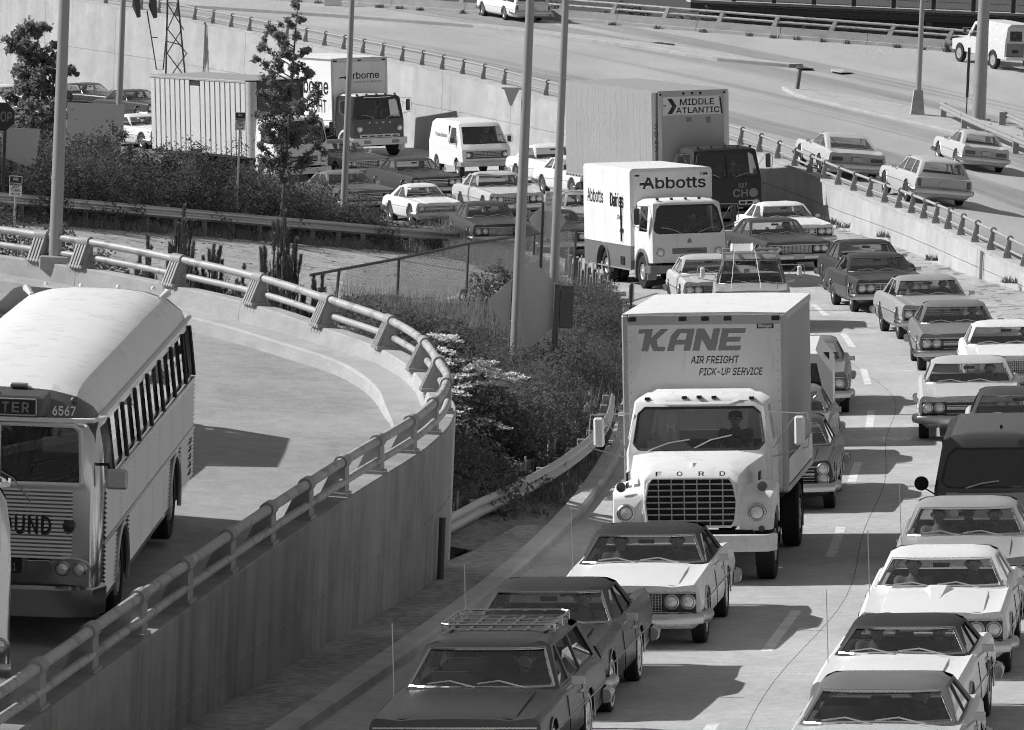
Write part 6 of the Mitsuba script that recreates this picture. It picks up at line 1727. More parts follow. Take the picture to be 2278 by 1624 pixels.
    for s in (1, -1):
        for a, b in ((-.42, -1.5), (-2.8, -4.1), (-4.12, -5.4), (-5.42, -6.7), (-6.72, -7.35), (-8.65, -9.6), (-9.62, -10.25)): th.add('fluted_panel', flute(a, b, .52, 1.14, s, 12), 'm_flute')
        for a, b in ((-.42, -1.9), (-1.92, -3.3), (-3.32, -4.7), (-4.72, -6.1), (-6.12, -7.5), (-7.52, -8.9), (-8.92, -10.25)): th.add('fluted_panel', flute(a, b, 1.20, 1.78, s, 10), 'm_flute')
        th.add('moulding', box(-10.3, -.40, min(s * hw, s * (hw + .03)), max(s * hw, s * (hw + .03)), 1.145, 1.19, .01), 'm_alu')
        for z in np.linspace(.60, 1.02, 5): th.add('vent', box(-9.95, -9.70, min(s * (hw + .02), s * (hw + .03)), max(s * (hw + .02), s * (hw + .03)), z, z + .06), 'm_under')
        th.add('arch_trim', tube([(-2.15 + .63 * math.cos(a), s * (hw + .02), .48 + .64 * math.sin(a)) for a in np.linspace(-.2, PI + .2, 16)], .03, 6), 'm_alu', 40); th.add('arch_trim', tube([(-8.0 + .63 * math.cos(a), s * (hw + .02), .48 + .64 * math.sin(a)) for a in np.linspace(-.2, PI + .2, 16)], .03, 6), 'm_alu', 40)
    z = np.linspace(1.0, 1.84, 37); d = np.where(np.arange(37) % 2, .012, .002)
    ys_ = np.linspace(-1.13, 1.13, 19)
    fr_ = lambda y: -.02 - .30 * max(0, (abs(y) - .85) / .4) ** 2
    th.add('front_fluting', grid([[(fr_(y) + .024 + q, y * 1.02, zz) for y in ys_] for zz, q in zip(z, d)]), 'm_flute')
    for i, c in enumerate('GREYHOUND'): letters(th, c, .19, .045, (i - 4) * .155, 1.33, 'm_letter', width=.115)
    th.add('emblem', move(lathe([(0, 0), (0, .075), (.02, .07), (.025, 0)][::-1], 18, 0), .04, .89, 1.42), 'p_charcoal', 40); th.add('emblem', move(lathe([(0, 0), (0, .075), (.02, .07), (.025, 0)][::-1], 18, 0), .04, -.89, 1.42), 'p_charcoal', 40)
    th.add('trim_band', sweep([(-.34, -1.24, 2.66), (-.06, -1.13, 2.66), (.03, -.7, 2.66), (.04, 0, 2.66), (.03, .7, 2.66), (-.06, 1.13, 2.66), (-.34, 1.24, 2.66)], [(0, -.03), (.03, -.02), (.03, .02), (0, .03)][::-1]), 'm_truck', 40)
    k = th.add('sign_box', hull([(x, s * y, z_) for s in (1, -1) for x, y, z_ in ((.045, .52, 2.70), (.02, .56, 2.90), (-.1, .68, 2.70), (-.22, .60, 2.97), (.0, .5, 2.93))]), 'm_busdark', 25)
    th.add('sign_glass', box(.046, .056, -.46, .46, 2.715, 2.895, .01), 'm_letter', parent=k); th.add('sign_frame', tube([(.056, a, b) for a, b in ((-.47, 2.71), (.47, 2.71), (.48, 2.73), (.48, 2.88), (.47, 2.90), (-.47, 2.90), (-.48, 2.88), (-.48, 2.73), (-.47, 2.71))], .010, 5), 'm_alu_flat', parent=k)
    for i, c in enumerate('CHARTER'): th.add('lettering', on_front(text(c, .115, .004, True, width=.085), .057, (i - 3) * .118, 2.745), 'm_letter_grey', parent=k)
    letters(th, '6567', .105, .005, .80, 2.72, 'm_letter_white', width=.27)
    for y, z_ in ((0.22, 3.0), (-.22, 3.0)): th.add('vent_flap', box(-.42, -.30, y - .10, y + .10, 2.985, 3.03, .01), 'p_mid')
    for y in (-.9, 0.0, .9): th.add('marker_lamp', ball((-.06 - .12 * abs(y), y, 2.93 - .06 * abs(y)), .05), 'm_tail', 40)
    for y in (-.72, -.25, .25, .72): th.add('roof_lamp', ball((-9.9, y, 3.075), .032), 'm_truck', 40)
    for s in (1, -1): th.add('roof_horn', tube([(-9.5, s * .86, 2.98), (-9.62, s * .95, 3.06)], [.035, .055], 10), 'm_truck', 40)
    for s in (1, -1):
        kk = th.add('lamp_panel', prism([(s * .93 + .23 * math.cos(a) * (1.0), .92 + .115 * math.sin(a)) for a in np.linspace(0, 2 * PI, 25)[:-1]], 0, -.02, .045), 'm_flute', 30)
        for dy in (-.10, .10): headlamp(th, .045, s * .93 + dy, .92, .075, parent=None)
    th.add('bumper', sweep([(-.35, -1.25, .52), (-.02, -1.14, .52), (.09, -.8, .52), (.10, 0, .52), (.09, .8, .52), (-.02, 1.14, .52), (-.35, 1.25, .52)], [(0, -.18), (.05, -.17), (.06, .15), (.0, .19)][::-1]), 'm_flute', 30)
    k = th.add('licence_plate', box(.03, .04, -.02, .34, .84, 1.0), 'm_letter'); letters(th, 'A-751', .09, .041, .16, .87, 'm_letter_grey', width=.24); th.add('hatch', box(.03, .04, .40, .68, .83, 1.0, .01), 'm_flute')
    for s in (1, -1) if mirrors else ():
        th.add('mirror', box(-.10, -.02, min(s * 1.30, s * 1.56), max(s * 1.30, s * 1.56), 1.86, 2.10, .03), 'm_alu_flat'); th.add('mirror_arm', tube([(-.25, s * 1.2, 2.12), (-.08, s * 1.32, 2.15), (-.08, s * 1.36, 2.05)], .02, 6), 'm_under')
    wiper(th, .05, .42, 1.72, -.40, .34, 1); wiper(th, .05, -.42, 1.72, .40, .34, 1)
    th.add('added_pane_brightener', merge([box(x - .115, x + .015, s * .65 - .36, s * .65 + .36, 1.98, 2.17, .03) for x in np.arange(-1.9, -10, -.85) for s in (1, -1)]), 'p_cream', kind='stuff')  # pale covers added on the seat tops to brighten the dark side panes
    th.add('seat_row', merge([box(x - .1, x, s * .65 - .42, s * .65 + .42, 1.1, 2.15, .05) for x in np.arange(-1.9, -10, -.85) for s in (1, -1)]), 'm_seat', kind='stuff'); th.add('dashboard', box(-.55, -.15, -1.1, 1.1, 1.4, 1.92, .04), 'm_interior'); th.add('floor', box(-10.3, -.12, -1.15, 1.15, 1.0, 1.06), 'm_interior')
    ang = np.linspace(0, 2 * PI, 25); th.add('steering_wheel', tube([(-.62 + .16 * math.sin(a), .60 + .25 * math.cos(a), 1.98 + .14 * math.sin(a)) for a in ang], .016, 6), 'm_under', 40)
    for ax in (-2.15, -8.0):
        for s in (1, -1): add_wheel(th, ax, s * 1.10, .50, .27, 'm_alu_flat', cap=.5)
    return th

# ------------------------------------------------------------------ the traffic
c_ = car('station_wagon', 'dark glossy station wagon with a chrome roof rack, nearest vehicle at the bottom', 'car', place(-0.43, 62.73, -8), gs=1, L=5.65, W=2.03, kind='wagon', paint='p_charcoal', rack=True, lod=0, hub='m_chrome', white=True, antenna=True, cowl=1.98, head=2.62, zr=1.42, bars=4)
person('shadowed driver of the dark station wagon with the roof rack', c_[0].M, -2.81, 0.4, .40, 'm_shirt_dark')
c_ = car('car', 'dark sedan with black top and tall tail fins wedged behind the station wagon', 'car', place(0.32, 68.99, -7.5), gs=0, L=5.6, W=2.02, paint='p_charcoal', roof='v_black', lod=0, white=True, fin=0.1, zr=1.37, antenna=True)
person('driver in a pale shirt in the finned dark sedan', c_[0].M, -2.78, 0.4, .40, 'm_shirt')
c_ = car('car', 'white hardtop with a black vinyl top right before the big freight truck', 'car', place(1.70, 75.97, -7), gs=3, L=5.4, W=2.02, paint='p_white', roof='v_black', lod=0, antenna=True, zr=1.36, bars=6)
person('driver of the white hardtop before the freight truck', c_[0].M, -2.78, 0.4, .40, 'm_shirt_dark')
person('passenger in the white hardtop before the freight truck', c_[0].M, -2.78, -0.38, .40, 'm_shirt_dark')
car('car', 'dark hardtop with stacked headlights half hidden beside the freight truck', 'car', place(4.44, 94.61, -5), gs=1, L=5.4, W=2.0, paint='p_dark', front='stack', lod=1)
car('sedan', 'dark sedan mostly hidden between two cars beside the freight box', 'car', place(4.78, 101.60, -4.5), gs=0, L=5.3, W=2.0, paint='p_mid', kind='sedan', lod=1)
car('car', 'dark car with single headlights trailing the small camper', 'car', place(5.84, 114.82, -3.5), gs=0, L=5.2, W=1.95, paint='p_mid', front='dual', lod=1)
car('sedan', 'light sedan peeking out left of the carryall with the ladder', 'car', place(5.28, 147.91, 4), gs=2, L=4.9, W=1.9, paint='p_light', kind='sedan', lod=1)
c_ = car('car', 'light car with grey top and big windshield at the bottom right corner', 'car', place(3.84, 58.98, -8), gs=1, L=5.0, W=1.98, paint='p_light', roof='v_mid', lod=0, zr=1.34, head=2.55)
person('driver leaning back in the grey-topped car at the bottom right', c_[0].M, -2.78, 0.4, .40, 'm_shirt_dark')
c_ = car('car', 'white two-door with black top and side scoops, second from the bottom right', 'car', place(4.46, 65.21, -9), gs=2, L=4.75, W=1.86, paint='p_white', roof='v_black', lod=0, kind='hardtop', wb=2.75, zr=1.3, head=2.45, rt=3.35, bl=3.9, cowl=1.85, antenna=True, scoop='side')
person('driver of the white two-door with side scoops', c_[0].M, -2.68, 0.38, .40, 'm_shirt_dark')
person('passenger in the white two-door with side scoops', c_[0].M, -2.68, -0.36, .40, 'm_shirt_dark')
c_ = car('car', 'white car with a raised hood scoop in the right lane', 'car', place(5.47, 72.21, -7), gs=1, L=5.2, W=1.98, paint='p_white', lod=0, antenna=True, zr=1.36, scoop='hood')
person('driver of the white car with the hood scoop', c_[0].M, -2.78, 0.4, .40, 'm_shirt_dark')
person('passenger by the window of the white scooped car', c_[0].M, -2.78, -0.38, .40, 'm_shirt')
c_ = car('sedan', 'pale car carrying several people, below the dark microbus', 'car', place(6.34, 78.84, -6), gs=3, L=5.3, W=2.0, paint='p_silver', lod=0, kind='sedan', antenna=True)
person('dark-haired driver of the pale car full of people', c_[0].M, -2.78, 0.4, .40, 'm_shirt_dark')
person('front passenger of the pale car full of people', c_[0].M, -2.78, -0.4, .40, 'm_shirt')
person('person in the middle of the back seat of the full pale car', c_[0].M, -3.60, 0.0, .40, 'm_shirt')
car('car', 'light car with dark top cut by the right edge behind the microbus', 'car', place(8.90, 99.79, -5), gs=0, L=5.3, W=2.0, paint='p_light', roof='v_dark', lod=1)
c_ = car('car', 'light car with wide quad-lamp grille behind the dark-topped car at right', 'car', place(8.69, 108.00, -4), gs=1, L=5.3, W=2.02, paint='p_light', lod=1, bars=4)
person('driver of the light quad-lamp car at right', c_[0].M, -2.78, 0.4, .40, 'm_shirt_dark')
c_ = car('sedan', 'white car cut by the right edge, half hidden by a light car', 'car', place(10.33, 118.69, -3), gs=3, L=5.2, W=1.98, paint='p_white', lod=1, kind='sedan')
person('driver of the white car cut by the right edge', c_[0].M, -2.78, 0.4, .40, 'm_shirt_dark')
c_ = car('car', 'mid-grey car with quad lamps in chrome rings ahead of the silver car', 'car', place(9.89, 126.03, -1), gs=1, L=5.1, W=1.95, paint='p_mid', lod=1, bars=4)
person('driver of the mid-grey quad-lamp car', c_[0].M, -2.78, 0.4, .40, 'm_shirt_dark')
c_ = car('sedan', 'silver sedan with bulging front fenders beside the bare earth verge', 'car', place(10.22, 136.53, 4), gs=2, L=5.4, W=2.02, paint='p_silver', lod=1, kind='sedan')
person('driver of the silver sedan by the verge', c_[0].M, -2.78, 0.4, .40, 'm_shirt_dark')
person('pale-shirted passenger in the silver sedan by the verge', c_[0].M, -2.78, -0.4, .40, 'm_shirt')
c_ = car('car', 'dark hardtop with hooded lamps leading the line near the wall', 'car', place(9.74, 147.34, 6), gs=0, L=5.4, W=2.02, paint='p_dark', lod=1)
person('driver of the dark hardtop by the wall', c_[0].M, -2.78, 0.4, .40, 'm_shirt_dark')
car('car', 'dark car whose roof shows just behind the dark hardtop', 'car', place(9.83, 153.89, 6), gs=1, L=5.2, W=1.98, paint='p_charcoal', lod=1)
c_ = car('car', 'dark car with broad low front beside the dairy truck', 'car', place(8.18, 166.30, 13), gs=3, L=5.4, W=2.02, paint='p_dark', lod=1)
person('driver of the broad dark car by the dairy truck', c_[0].M, -2.78, 0.4, .40, 'm_shirt_dark')
car('sedan', 'white sedan behind the dark broad-fronted car beside the dairy truck', 'car', place(8.76, 174.64, 12), gs=0, L=5.2, W=1.95, paint='p_white', lod=1, kind='sedan')
car('coupe', 'white compact fastback behind the right end of the hedge', 'car', place(-2.55, 190.17, 17), gs=1, L=4.35, W=1.68, paint='p_white', front='dual', lod=1, kind='fastback', zr=1.29, wb=2.45, fo=0.85, cowl=1.6, head=2.2, rt=3.0, bl=3.75, belt=0.86, hood=0.8, deck=0.82)
car('sedan', 'pale sedan with quad lamps between the compact and the lamp posts', 'car', place(-0.01, 193.64, 15), gs=0, L=5.3, W=2.0, paint='p_light', lod=1, kind='sedan', zr=1.4)
car('car', 'dark car with its roof just showing above the tall grass', 'car', place(-0.45, 177.78, 10), gs=3, L=4.9, W=1.85, paint='p_dark', lod=1)
car('car', 'dark car with a licence plate left of the dairy truck', 'car', place(1.55, 174.35, 8), gs=2, L=4.7, W=1.8, paint='p_charcoal', lod=1, wb=2.75, zr=1.3, head=2.4, rt=3.3, bl=3.9, cowl=1.8)
car('sedan', 'silver car with round lamps tucked behind the dairy truck', 'car', place(2.55, 182.77, 12), gs=2, L=4.4, W=1.7, paint='p_silver', front='dual', lod=1, kind='sedan', wb=2.5, fo=0.8, cowl=1.5, head=2.0, rt=3.1, bl=3.6, zr=1.4)
car('sedan', 'white sedan seen between the two lamp posts left of the semi trailer', 'car', place(2.11, 209.50, 20), gs=0, L=5.2, W=1.95, paint='p_white', lod=1, kind='sedan', zr=1.42)
car('sedan', 'white car partly hidden by the rear of the semi trailer', 'car', place(3.04, 202.63, 20), L=5.0, W=1.9, paint='p_white', lod=1, kind='sedan', front='dual')
car('car', 'dark coupe in front of the white delivery van', 'car', place(-2.85, 203.45, 20), gs=1, L=5.3, W=2.0, paint='p_dark', lod=1)
car('sedan', 'dark grey sedan low behind the hedge by the lamp post', 'car', place(-4.95, 196.49, 22), gs=1, L=5.4, W=2.0, paint='p_middark', roof='p_mid', lod=1, kind='sedan')
car('sedan', 'pale hooded car in front of the dark snub-nosed truck', 'car', place(-5.65, 215.64, 24), gs=0, L=5.2, W=1.95, paint='p_silver', lod=1, kind='sedan', zr=1.4)
car('sedan', 'dark sedan just left of the ribbed truck, nearest of the far pair', 'car', place(-16.09, 260.65, 34), gs=3, L=5.2, W=1.95, paint='p_dark', lod=1, kind='sedan')
car('sedan', 'dark car highest in the line at far left by the wall', 'car', place(-18.54, 268.51, 42), gs=0, L=5.2, W=1.95, paint='p_charcoal', lod=1, kind='sedan')
car('sedan', 'white car low beside the rear of the ribbed truck', 'car', place(-14.47, 238.40, 30), L=5.0, W=1.9, paint='p_white', lod=1, kind='sedan')
car('sedan', 'white car behind the leafy tree at the far left edge', 'car', place(-22.42, 268.30, 42), gs=1, L=5.2, W=1.95, paint='p_white', lod=1, kind='sedan')
car('coupe', 'light fastback driving away on the upper highway, left of three', 'car', place(10.35, 198.52, 190, z_upper), L=5.4, W=2.03, paint='p_light', lod=1, kind='fastback', rt=3.5, bl=4.75)
car('station_wagon', 'light station wagon driving away on the upper highway beside the railing', 'car', place(12.68, 189.61, 190, z_upper), L=5.2, W=1.95, paint='p_light', lod=1, kind='wagon', zr=1.45)
car('car', 'light compact coupe driving away on the upper highway, rightmost of three', 'car', place(16.37, 217.83, 190, z_upper), L=4.7, W=1.85, paint='p_light', lod=1, wb=2.75, rt=3.45, bl=4.05, cowl=1.8, head=2.4, fin=0.03)
car('station_wagon', 'white station wagon at the top edge on the upper highway', 'car', place(-1.70, 295.47, 202, z_upper), L=5.5, W=2.05, paint='p_white', lod=1, kind='wagon', zr=1.5)
car('car', 'dark car at the top edge showing only its lower half', 'car', place(-6.78, 303.59, 198, z_upper), L=5.2, W=2.0, paint='p_middark', lod=1)
car('station_wagon', 'dark station wagon waiting behind the bus at the left edge', 'car', place(-6.95, 80.60, -1, z_ramp), gs=2, L=6.3, W=2.05, paint='p_charcoal', lod=1, kind='wagon', zr=1.95, belt=1.1, hood=1.0)
freight_truck(place(2.78, 83.94, -7.0))
dairy_truck(place(4.83, 159.24, 15.5))
trailer_truck(place(6.81, 186.46, 14))
air_truck(place(-5.64, 230.66, 27))
ribbed_truck(place(-8.04, 213.78, 31))
delivery_van(place(-1.21, 216.24, 17))
carryall(place(5.83, 140.29, -2))
small_camper(place(5.05, 107.60, -3.5, scale=1.1))
microbus(place(7.36, 86.14, -6))
panel_truck(place(21.41, 278.57, 204, z_upper, scale=1.1))
bus('white-roofed fluted intercity bus with CHARTER in its sign, on the ramp', place(-5.97, 67.12, -2.6, z_bus))
bus('second fluted bus of which only a front corner shows at the left edge', place(-6.36, 61.5, 25, z_bus), False)

# ------------------------------------------------------------------ plants
def leaves(P, N, L, W, rng, spread=.8):
    """A small folded leaf at each point P, its face roughly along N."""
    n = len(P)
    d = np.asarray(N) + rng.normal(size=(n, 3)) * spread; d /= np.linalg.norm(d, axis=1, keepdims=True) + 1e-9
    u = np.cross(d, rng.normal(size=(n, 3))); u /= np.linalg.norm(u, axis=1, keepdims=True) + 1e-9
    v = np.cross(d, u)
    l, w = (L * rng.uniform(.65, 1.3, n))[:, None], (W * rng.uniform(.7, 1.25, n))[:, None]
    V = np.stack([P - u * l / 2, P + v * w / 2 + d * w * .15, P + u * l / 2, P - v * w / 2 + d * w * .15], 1).reshape(-1, 3)
    i = np.arange(n)[:, None] * 4
    return V, np.vstack([i + [0, 1, 2], i + [0, 2, 3]])


def dome(c, r, h, n, rng, low=-.15):
    """Leaf points over a bush: a lumpy dome of radius r and height h."""
    d = rng.normal(size=(n, 3)); d /= np.linalg.norm(d, axis=1, keepdims=True); d[:, 2] = np.abs(d[:, 2]) * (1 - low) + low
    lump = .72 + .55 * meshkit.noise(d * 2.3 + np.asarray(c) * 1.7) + .25 * meshkit.noise(d * 6 + np.asarray(c))
    t = lump * (1 - .42 * rng.random(n) ** 2) + (rng.random(n) < .04) * rng.random(n) * .28
    return np.asarray(c) + d * t[:, None] * [r, r, h], d


def bushes(spots, dens, L, W, seed):
    rng = np.random.default_rng(seed); Ps, Ns = [], []
    for x, y, z, r, h in spots:
        p, d = dome((x, y, z), r, h, int(dens * r * (r + h) * 3.2), rng); Ps.append(p); Ns.append(d + [0, 0, .45])
    return leaves(np.vstack(Ps), np.vstack(Ns), L, W, rng)


def scatter(fn, x0, x1, y0, y1, gap, seed):
    rng = np.random.default_rng(seed); out = []
    for x in np.arange(x0, x1, gap):
        for y in np.arange(y0, y1, gap):
            q = (x + rng.uniform(-.45, .45) * gap, y + rng.uniform(-.45, .45) * gap); s = fn(*q, rng)
            if s: out.append((*q, float(z_land(*q)) - .1, *s))
    return out


def qs(x, y):
    return (x - GR[0]) * GN[0] + (y - GR[1]) * GN[1], (x - GR[0]) * GA[0] + (y - GR[1]) * GA[1]


def hedge_at(x, y, rng):
    q, s = qs(x, y)
    if not (.55 < q < 9.5 and -2 < s < 46) or x > float(edge_x(y)) - .7: return None
    k = float(np.interp(s, [-2, 0, 4, 9, 18, 30, 38, 46], [.5, .85, 1.6, 2.1, 2.15, 2.15, 1.7, 1.6]))
    return rng.uniform(.6, 1.15), k * rng.uniform(.72, 1.15) * (.8 if q < 1.6 else 1)


hd = scatter(hedge_at, -30, 0, 130, 200, 1.0, 11)
single('hedge', bushes(hd, 380, .10, .055, 12), 'm_leaf', label='dense dark hedge behind the side street guardrail', kind='stuff')


def under(spots, name, label):
    single(name, merge([hull(np.array([(x + .8 * r * a, y + .8 * r * b, z + .62 * h * c) for a, b, c in ((1, 0, .1), (-1, 0, .1), (0, 1, .1), (0, -1, .1), (.5, .5, .9), (-.5, .5, .8), (-.5, -.5, .9), (.5, -.5, .8), (.7, .7, 0), (-.7, .7, 0), (-.7, -.7, 0), (.7, -.7, 0))])) for x, y, z, r, h in spots]), 'm_twig', label=label, kind='stuff')


under(hd, 'hedge_stems', 'dark inner twigs of the hedge')


def bank_at(x, y, rng):
    e = float(edge_x(y))
    if x > e - .75 or y > 168: return None
    if y < 114 and x > float(np.interp(y, gp[:, 1], gp[:, 0])) - .55: return None
    if x < float(fence_x(y)) + (.35 if y < 136 else 1.4): return None
    if y < 106 and x < float(np.interp(y, rp[rp[:, 1] > 87][:, 1][:40], rp[rp[:, 1] > 87][:, 0][:40])) + .9: return None
    near = float(sstep(118, 96, y))
    if (x + .6) ** 2 + ((y - 98.6) / 2.6) ** 2 < .7: return None
    r = rng.uniform(.42, 1.05); h = (rng.uniform(.35, 1.05) * (.6 + .5 * r) + .45 * near * rng.uniform(.2, 1.2)) * (1 - .6 * float(sstep(118, 130, y)) * (x < 1.2))
    return r, h


bk = scatter(bank_at, -5, 4, 88, 168, .82, 21)
_rg = np.random.default_rng(23); kinds = [_rg.choice(3, p=[.5, .3, .2]) for _ in bk]
for i, (nm, dn, L_, W_, mt_, lb) in enumerate((('bank_shrubs', 600, .08, .042, 'm_leaf', 'low dark leafy shrubs covering the bank round the diamond sign'), ('fine_shrubs', 950, .05, .026, 'm_leaf', 'fine-leaved shrubs scattered through the bank planting'), ('pale_shrubs', 330, .13, .05, 'm_leaf_pale', 'paler long-leaved shrubs scattered through the bank planting'))):
    single(nm, bushes([q for q, k_ in zip(bk, kinds) if k_ == i], dn, L_, W_, 22 + i), mt_, label=lb, kind='stuff')
under(bk, 'bank_stems', 'dark inner twigs of the bank shrubs')


def grass(spots, n, h, seed, w=.012):
    rng = np.random.default_rng(seed); V = []
    for x, y, z, r in spots:
        a, q = rng.uniform(0, 2 * PI, n), r * np.sqrt(rng.random(n)); b = np.column_stack([x + q * np.cos(a), y + q * np.sin(a), np.full(n, z)])
        hh = h * rng.uniform(.5, 1.2, n); t = b + np.column_stack([rng.normal(0, .22, n) * hh, rng.normal(0, .22, n) * hh, hh]); s = np.column_stack([np.cos(a + 1), np.sin(a + 1), a * 0]) * w
        V.append(np.stack([b - s, b + s, t], 1).reshape(-1, 3))
    V = np.vstack(V)
    return V, np.arange(len(V)).reshape(-1, 3)


leaf_mat('m_grass', .26, .7)
rng = np.random.default_rng(31)
gs = [(x, y, float(z_land(x, y)) - .02, .45) for x, y in zip(rng.uniform(-2.6, 1.2, 230), rng.uniform(160, 184, 230)) if x < float(edge_x(y)) - .4 and x > -.75 - (y - 170) * .16]
single('tall_grass', grass(gs, 150, .75, 32, .014), 'm_grass', label='tall pale grass at the end of the side street guardrail', kind='stuff')
gs = [(x, y, float(z_land(x, y)), .3) for y in np.arange(96, 150, .45) for x in (float(edge_x(y)) - .5 - .25 * rng.random(),)]
gs += [(gx_ + .05, gy_, gz_ - .1, .2) for gx_, gy_, gz_ in gp[::1]]
_bg = [(x + r * .6, y - .3, z + .05, r * .8) for (x, y, z, r, h), k_ in zip(bk, kinds) if h < .6][::2]
single('bank_grass', grass(_bg, 60, .75, 36, .012), 'm_grass', label='tufts of tall grass between the bank shrubs', kind='stuff')
single('kerb_grass', grass(gs, 26, .28, 33), 'm_grass', label='thin grass along the kerb and guardrail', kind='stuff')
gs = []
for q, s in zip(rng.uniform(-.6, .5, 260), rng.uniform(-2, 46, 260)):
    p_ = GR + s * GA + q * GN; gs.append((p_[0], p_[1], float(z_side(*p_)) - .02, .3))
single('street_edge_grass', grass(gs, 30, .30, 34), 'm_grass', label='ragged grass below the side street guardrail', kind='stuff')
ws_ = []
for y in np.arange(120, 200, .9):
    if rng.random() < .22: ws_.append((float(wall_x(y)) - rng.uniform(.15, .6), y, float(z_main(wall_x(y), y)) + .28, .16 + .12 * rng.random()))
for i, (x, y, z, r) in enumerate(ws_):
    tf = Thing('weed', 'small dark weed tuft at the foot of the retaining wall', 'weed', group='weeds along the retaining wall')
    tf.add('blades', grass([(x, y, z, r)], 60, .20, 100 + i, .02), 'm_leaf', kind='stuff')
fw = []
for i, s in enumerate(np.arange(58, 100, 1.3)):
    if rng.random() < .5: continue
    x, y, z = fpar(s); x -= .25; y -= .5
    tf = Thing('parapet_weed', 'little weed growing at the foot of the far parapet', 'weed', group='weeds along the far parapet')
    tf.add('blades', grass([(x, y, float(z_upper(x, y)), .2)], 40, .22 + .4 * (rng.random() < .12), 200 + i, .03), 'm_leaf', kind='stuff')


def tree(name, label, trunk, clusters, y, rng, L, W, dens, depth, cat='tree', mt='m_leaf_tree'):
    th = Thing(name, label, cat)
    tr = np.array(trunk, float); zt = np.r_[0, np.cumsum(np.linalg.norm(np.diff(tr[:, :3], axis=0), axis=1))]; n = 16
    q = np.linspace(0, zt[-1], n); path = np.column_stack([np.interp(q, zt, tr[:, k]) for k in range(4)])
    th.add('trunk', tube(path[:, :3], path[:, 3], 8), 'm_bark', 40)
    Ps, Ns = [], []
    for x, z, r in clusters:
        c = np.array([x, y + rng.uniform(-depth, depth), z]); j = np.clip(z - .5 * abs(x - np.interp(z, path[:, 2], path[:, 0])) - .12, path[0, 2], path[-1, 2] - .02)
        b = np.array([np.interp(j, path[:, 2], path[:, 0]), np.interp(j, path[:, 2], path[:, 1]), j]); m_ = (b + c) / 2 + [0, 0, -.05]
        tw = np.array([b, m_, c]); th.add('branch', tube(tw, [.022, .016, .006], 5), 'm_twig', 40)
        k = max(3, int(5 * r / .25))
        for _ in range(k):
            cc = c + rng.normal(size=3) * r * [.5, .5, .42]; nn = int(dens * r * .35)
            p = cc + rng.normal(size=(nn, 3)) * r * .24; Ps.append(p); Ns.append(np.tile([0, -.2, .8], (nn, 1)))
        nn = int(dens * .12); u = rng.random(nn)[:, None]; Ps.append(m_ + (c - m_) * u + rng.normal(size=(nn, 3)) * .05); Ns.append(np.tile([0, -.2, .8], (nn, 1)))
    th.add('crown', leaves(np.vstack(Ps), np.vstack(Ns), L, W, rng, .9), mt, kind='stuff')
    return th


T1 = [(-14.46, 6.46, 0.36), (-13.99, 6.65, 0.32), (-13.81, 6.84, 0.21), (-14.72, 6.3, 0.26), (-14.26, 6.12, 0.34), (-13.47, 6.35, 0.15), (-13.8, 5.93, 0.32), (-14.11, 5.61, 0.39), (-13.57, 5.64, 0.28), (-14.39, 5.41, 0.34), (-12.89, 5.66, 0.17), (-13.14, 5.58, 0.15), (-13.9, 5.24, 0.41), (-14.46, 5.15, 0.31), (-13.55, 5.12, 0.34), (-13.95, 4.64, 0.41), (-13.52, 4.27, 0.36), (-14.21, 4.11, 0.36), (-13.66, 3.83, 0.41), (-14.04, 3.55, 0.36), (-14.43, 3.69, 0.26), (-14.73, 4.78, 0.23), (-13.05, 4.85, 0.18), (-13.3, 3.87, 0.26)]
T2 = [(-6.76, 7.75, 0.12), (-6.95, 7.26, 0.18), (-6.59, 7.37, 0.13), (-7.47, 6.98, 0.17), (-7.13, 6.73, 0.22), (-6.68, 6.88, 0.16), (-7.67, 6.51, 0.22), (-7.87, 6.15, 0.13), (-6.92, 6.28, 0.25), (-6.37, 6.43, 0.17), (-7.3, 5.98, 0.21), (-6.61, 5.87, 0.26), (-7.45, 5.58, 0.22), (-6.24, 5.72, 0.22), (-6.05, 5.2, 0.18), (-7.72, 5.13, 0.16), (-6.87, 5.23, 0.29), (-7.35, 4.93, 0.28), (-6.59, 4.76, 0.29), (-6.05, 4.94, 0.16), (-7.63, 4.48, 0.24), (-6.97, 4.29, 0.34), (-6.19, 4.45, 0.21), (-7.35, 3.9, 0.3), (-6.55, 3.78, 0.34), (-5.99, 3.56, 0.21), (-6.93, 3.3, 0.34), (-7.45, 3.21, 0.21), (-6.37, 3.13, 0.26), (-6.78, 2.77, 0.26), (-7.67, 3.63, 0.16), (-5.91, 4.09, 0.13)]
tree('leafy_tree', 'bushy young tree with clumped leaves at the left edge by the stop sign', [(-13.95, 165, .5, .07), (-13.9, 165, 3, .06), (-14.1, 165, 5.2, .045), (-13.9, 165, 6.9, .012)], T1, 165, np.random.default_rng(41), .13, .105, 520, .6)
tree('sapling', 'slender sapling with tufted branches in front of the ribbed truck', [(-6.95, 168, .6, .055), (-6.85, 168, 3, .045), (-6.75, 168, 6, .03), (-6.66, 168, 8.2, .010)], T2, 168, np.random.default_rng(42), .105, .085, 620, .45)
tree('small_tree', 'low spreading young tree with pale leaves left of the ribbed truck', [(-12.0, 172, .5, .04), (-12.1, 172, 2.4, .03), (-12.3, 172, 3.6, .01)], [(-12.5, 3.3, .3), (-12.0, 3.5, .28), (-12.9, 3.0, .28), (-11.7, 3.1, .26), (-12.3, 2.8, .3), (-11.5, 2.7, .25), (-12.7, 2.5, .28)], 172, np.random.default_rng(43), .10, .07, 500, .5)


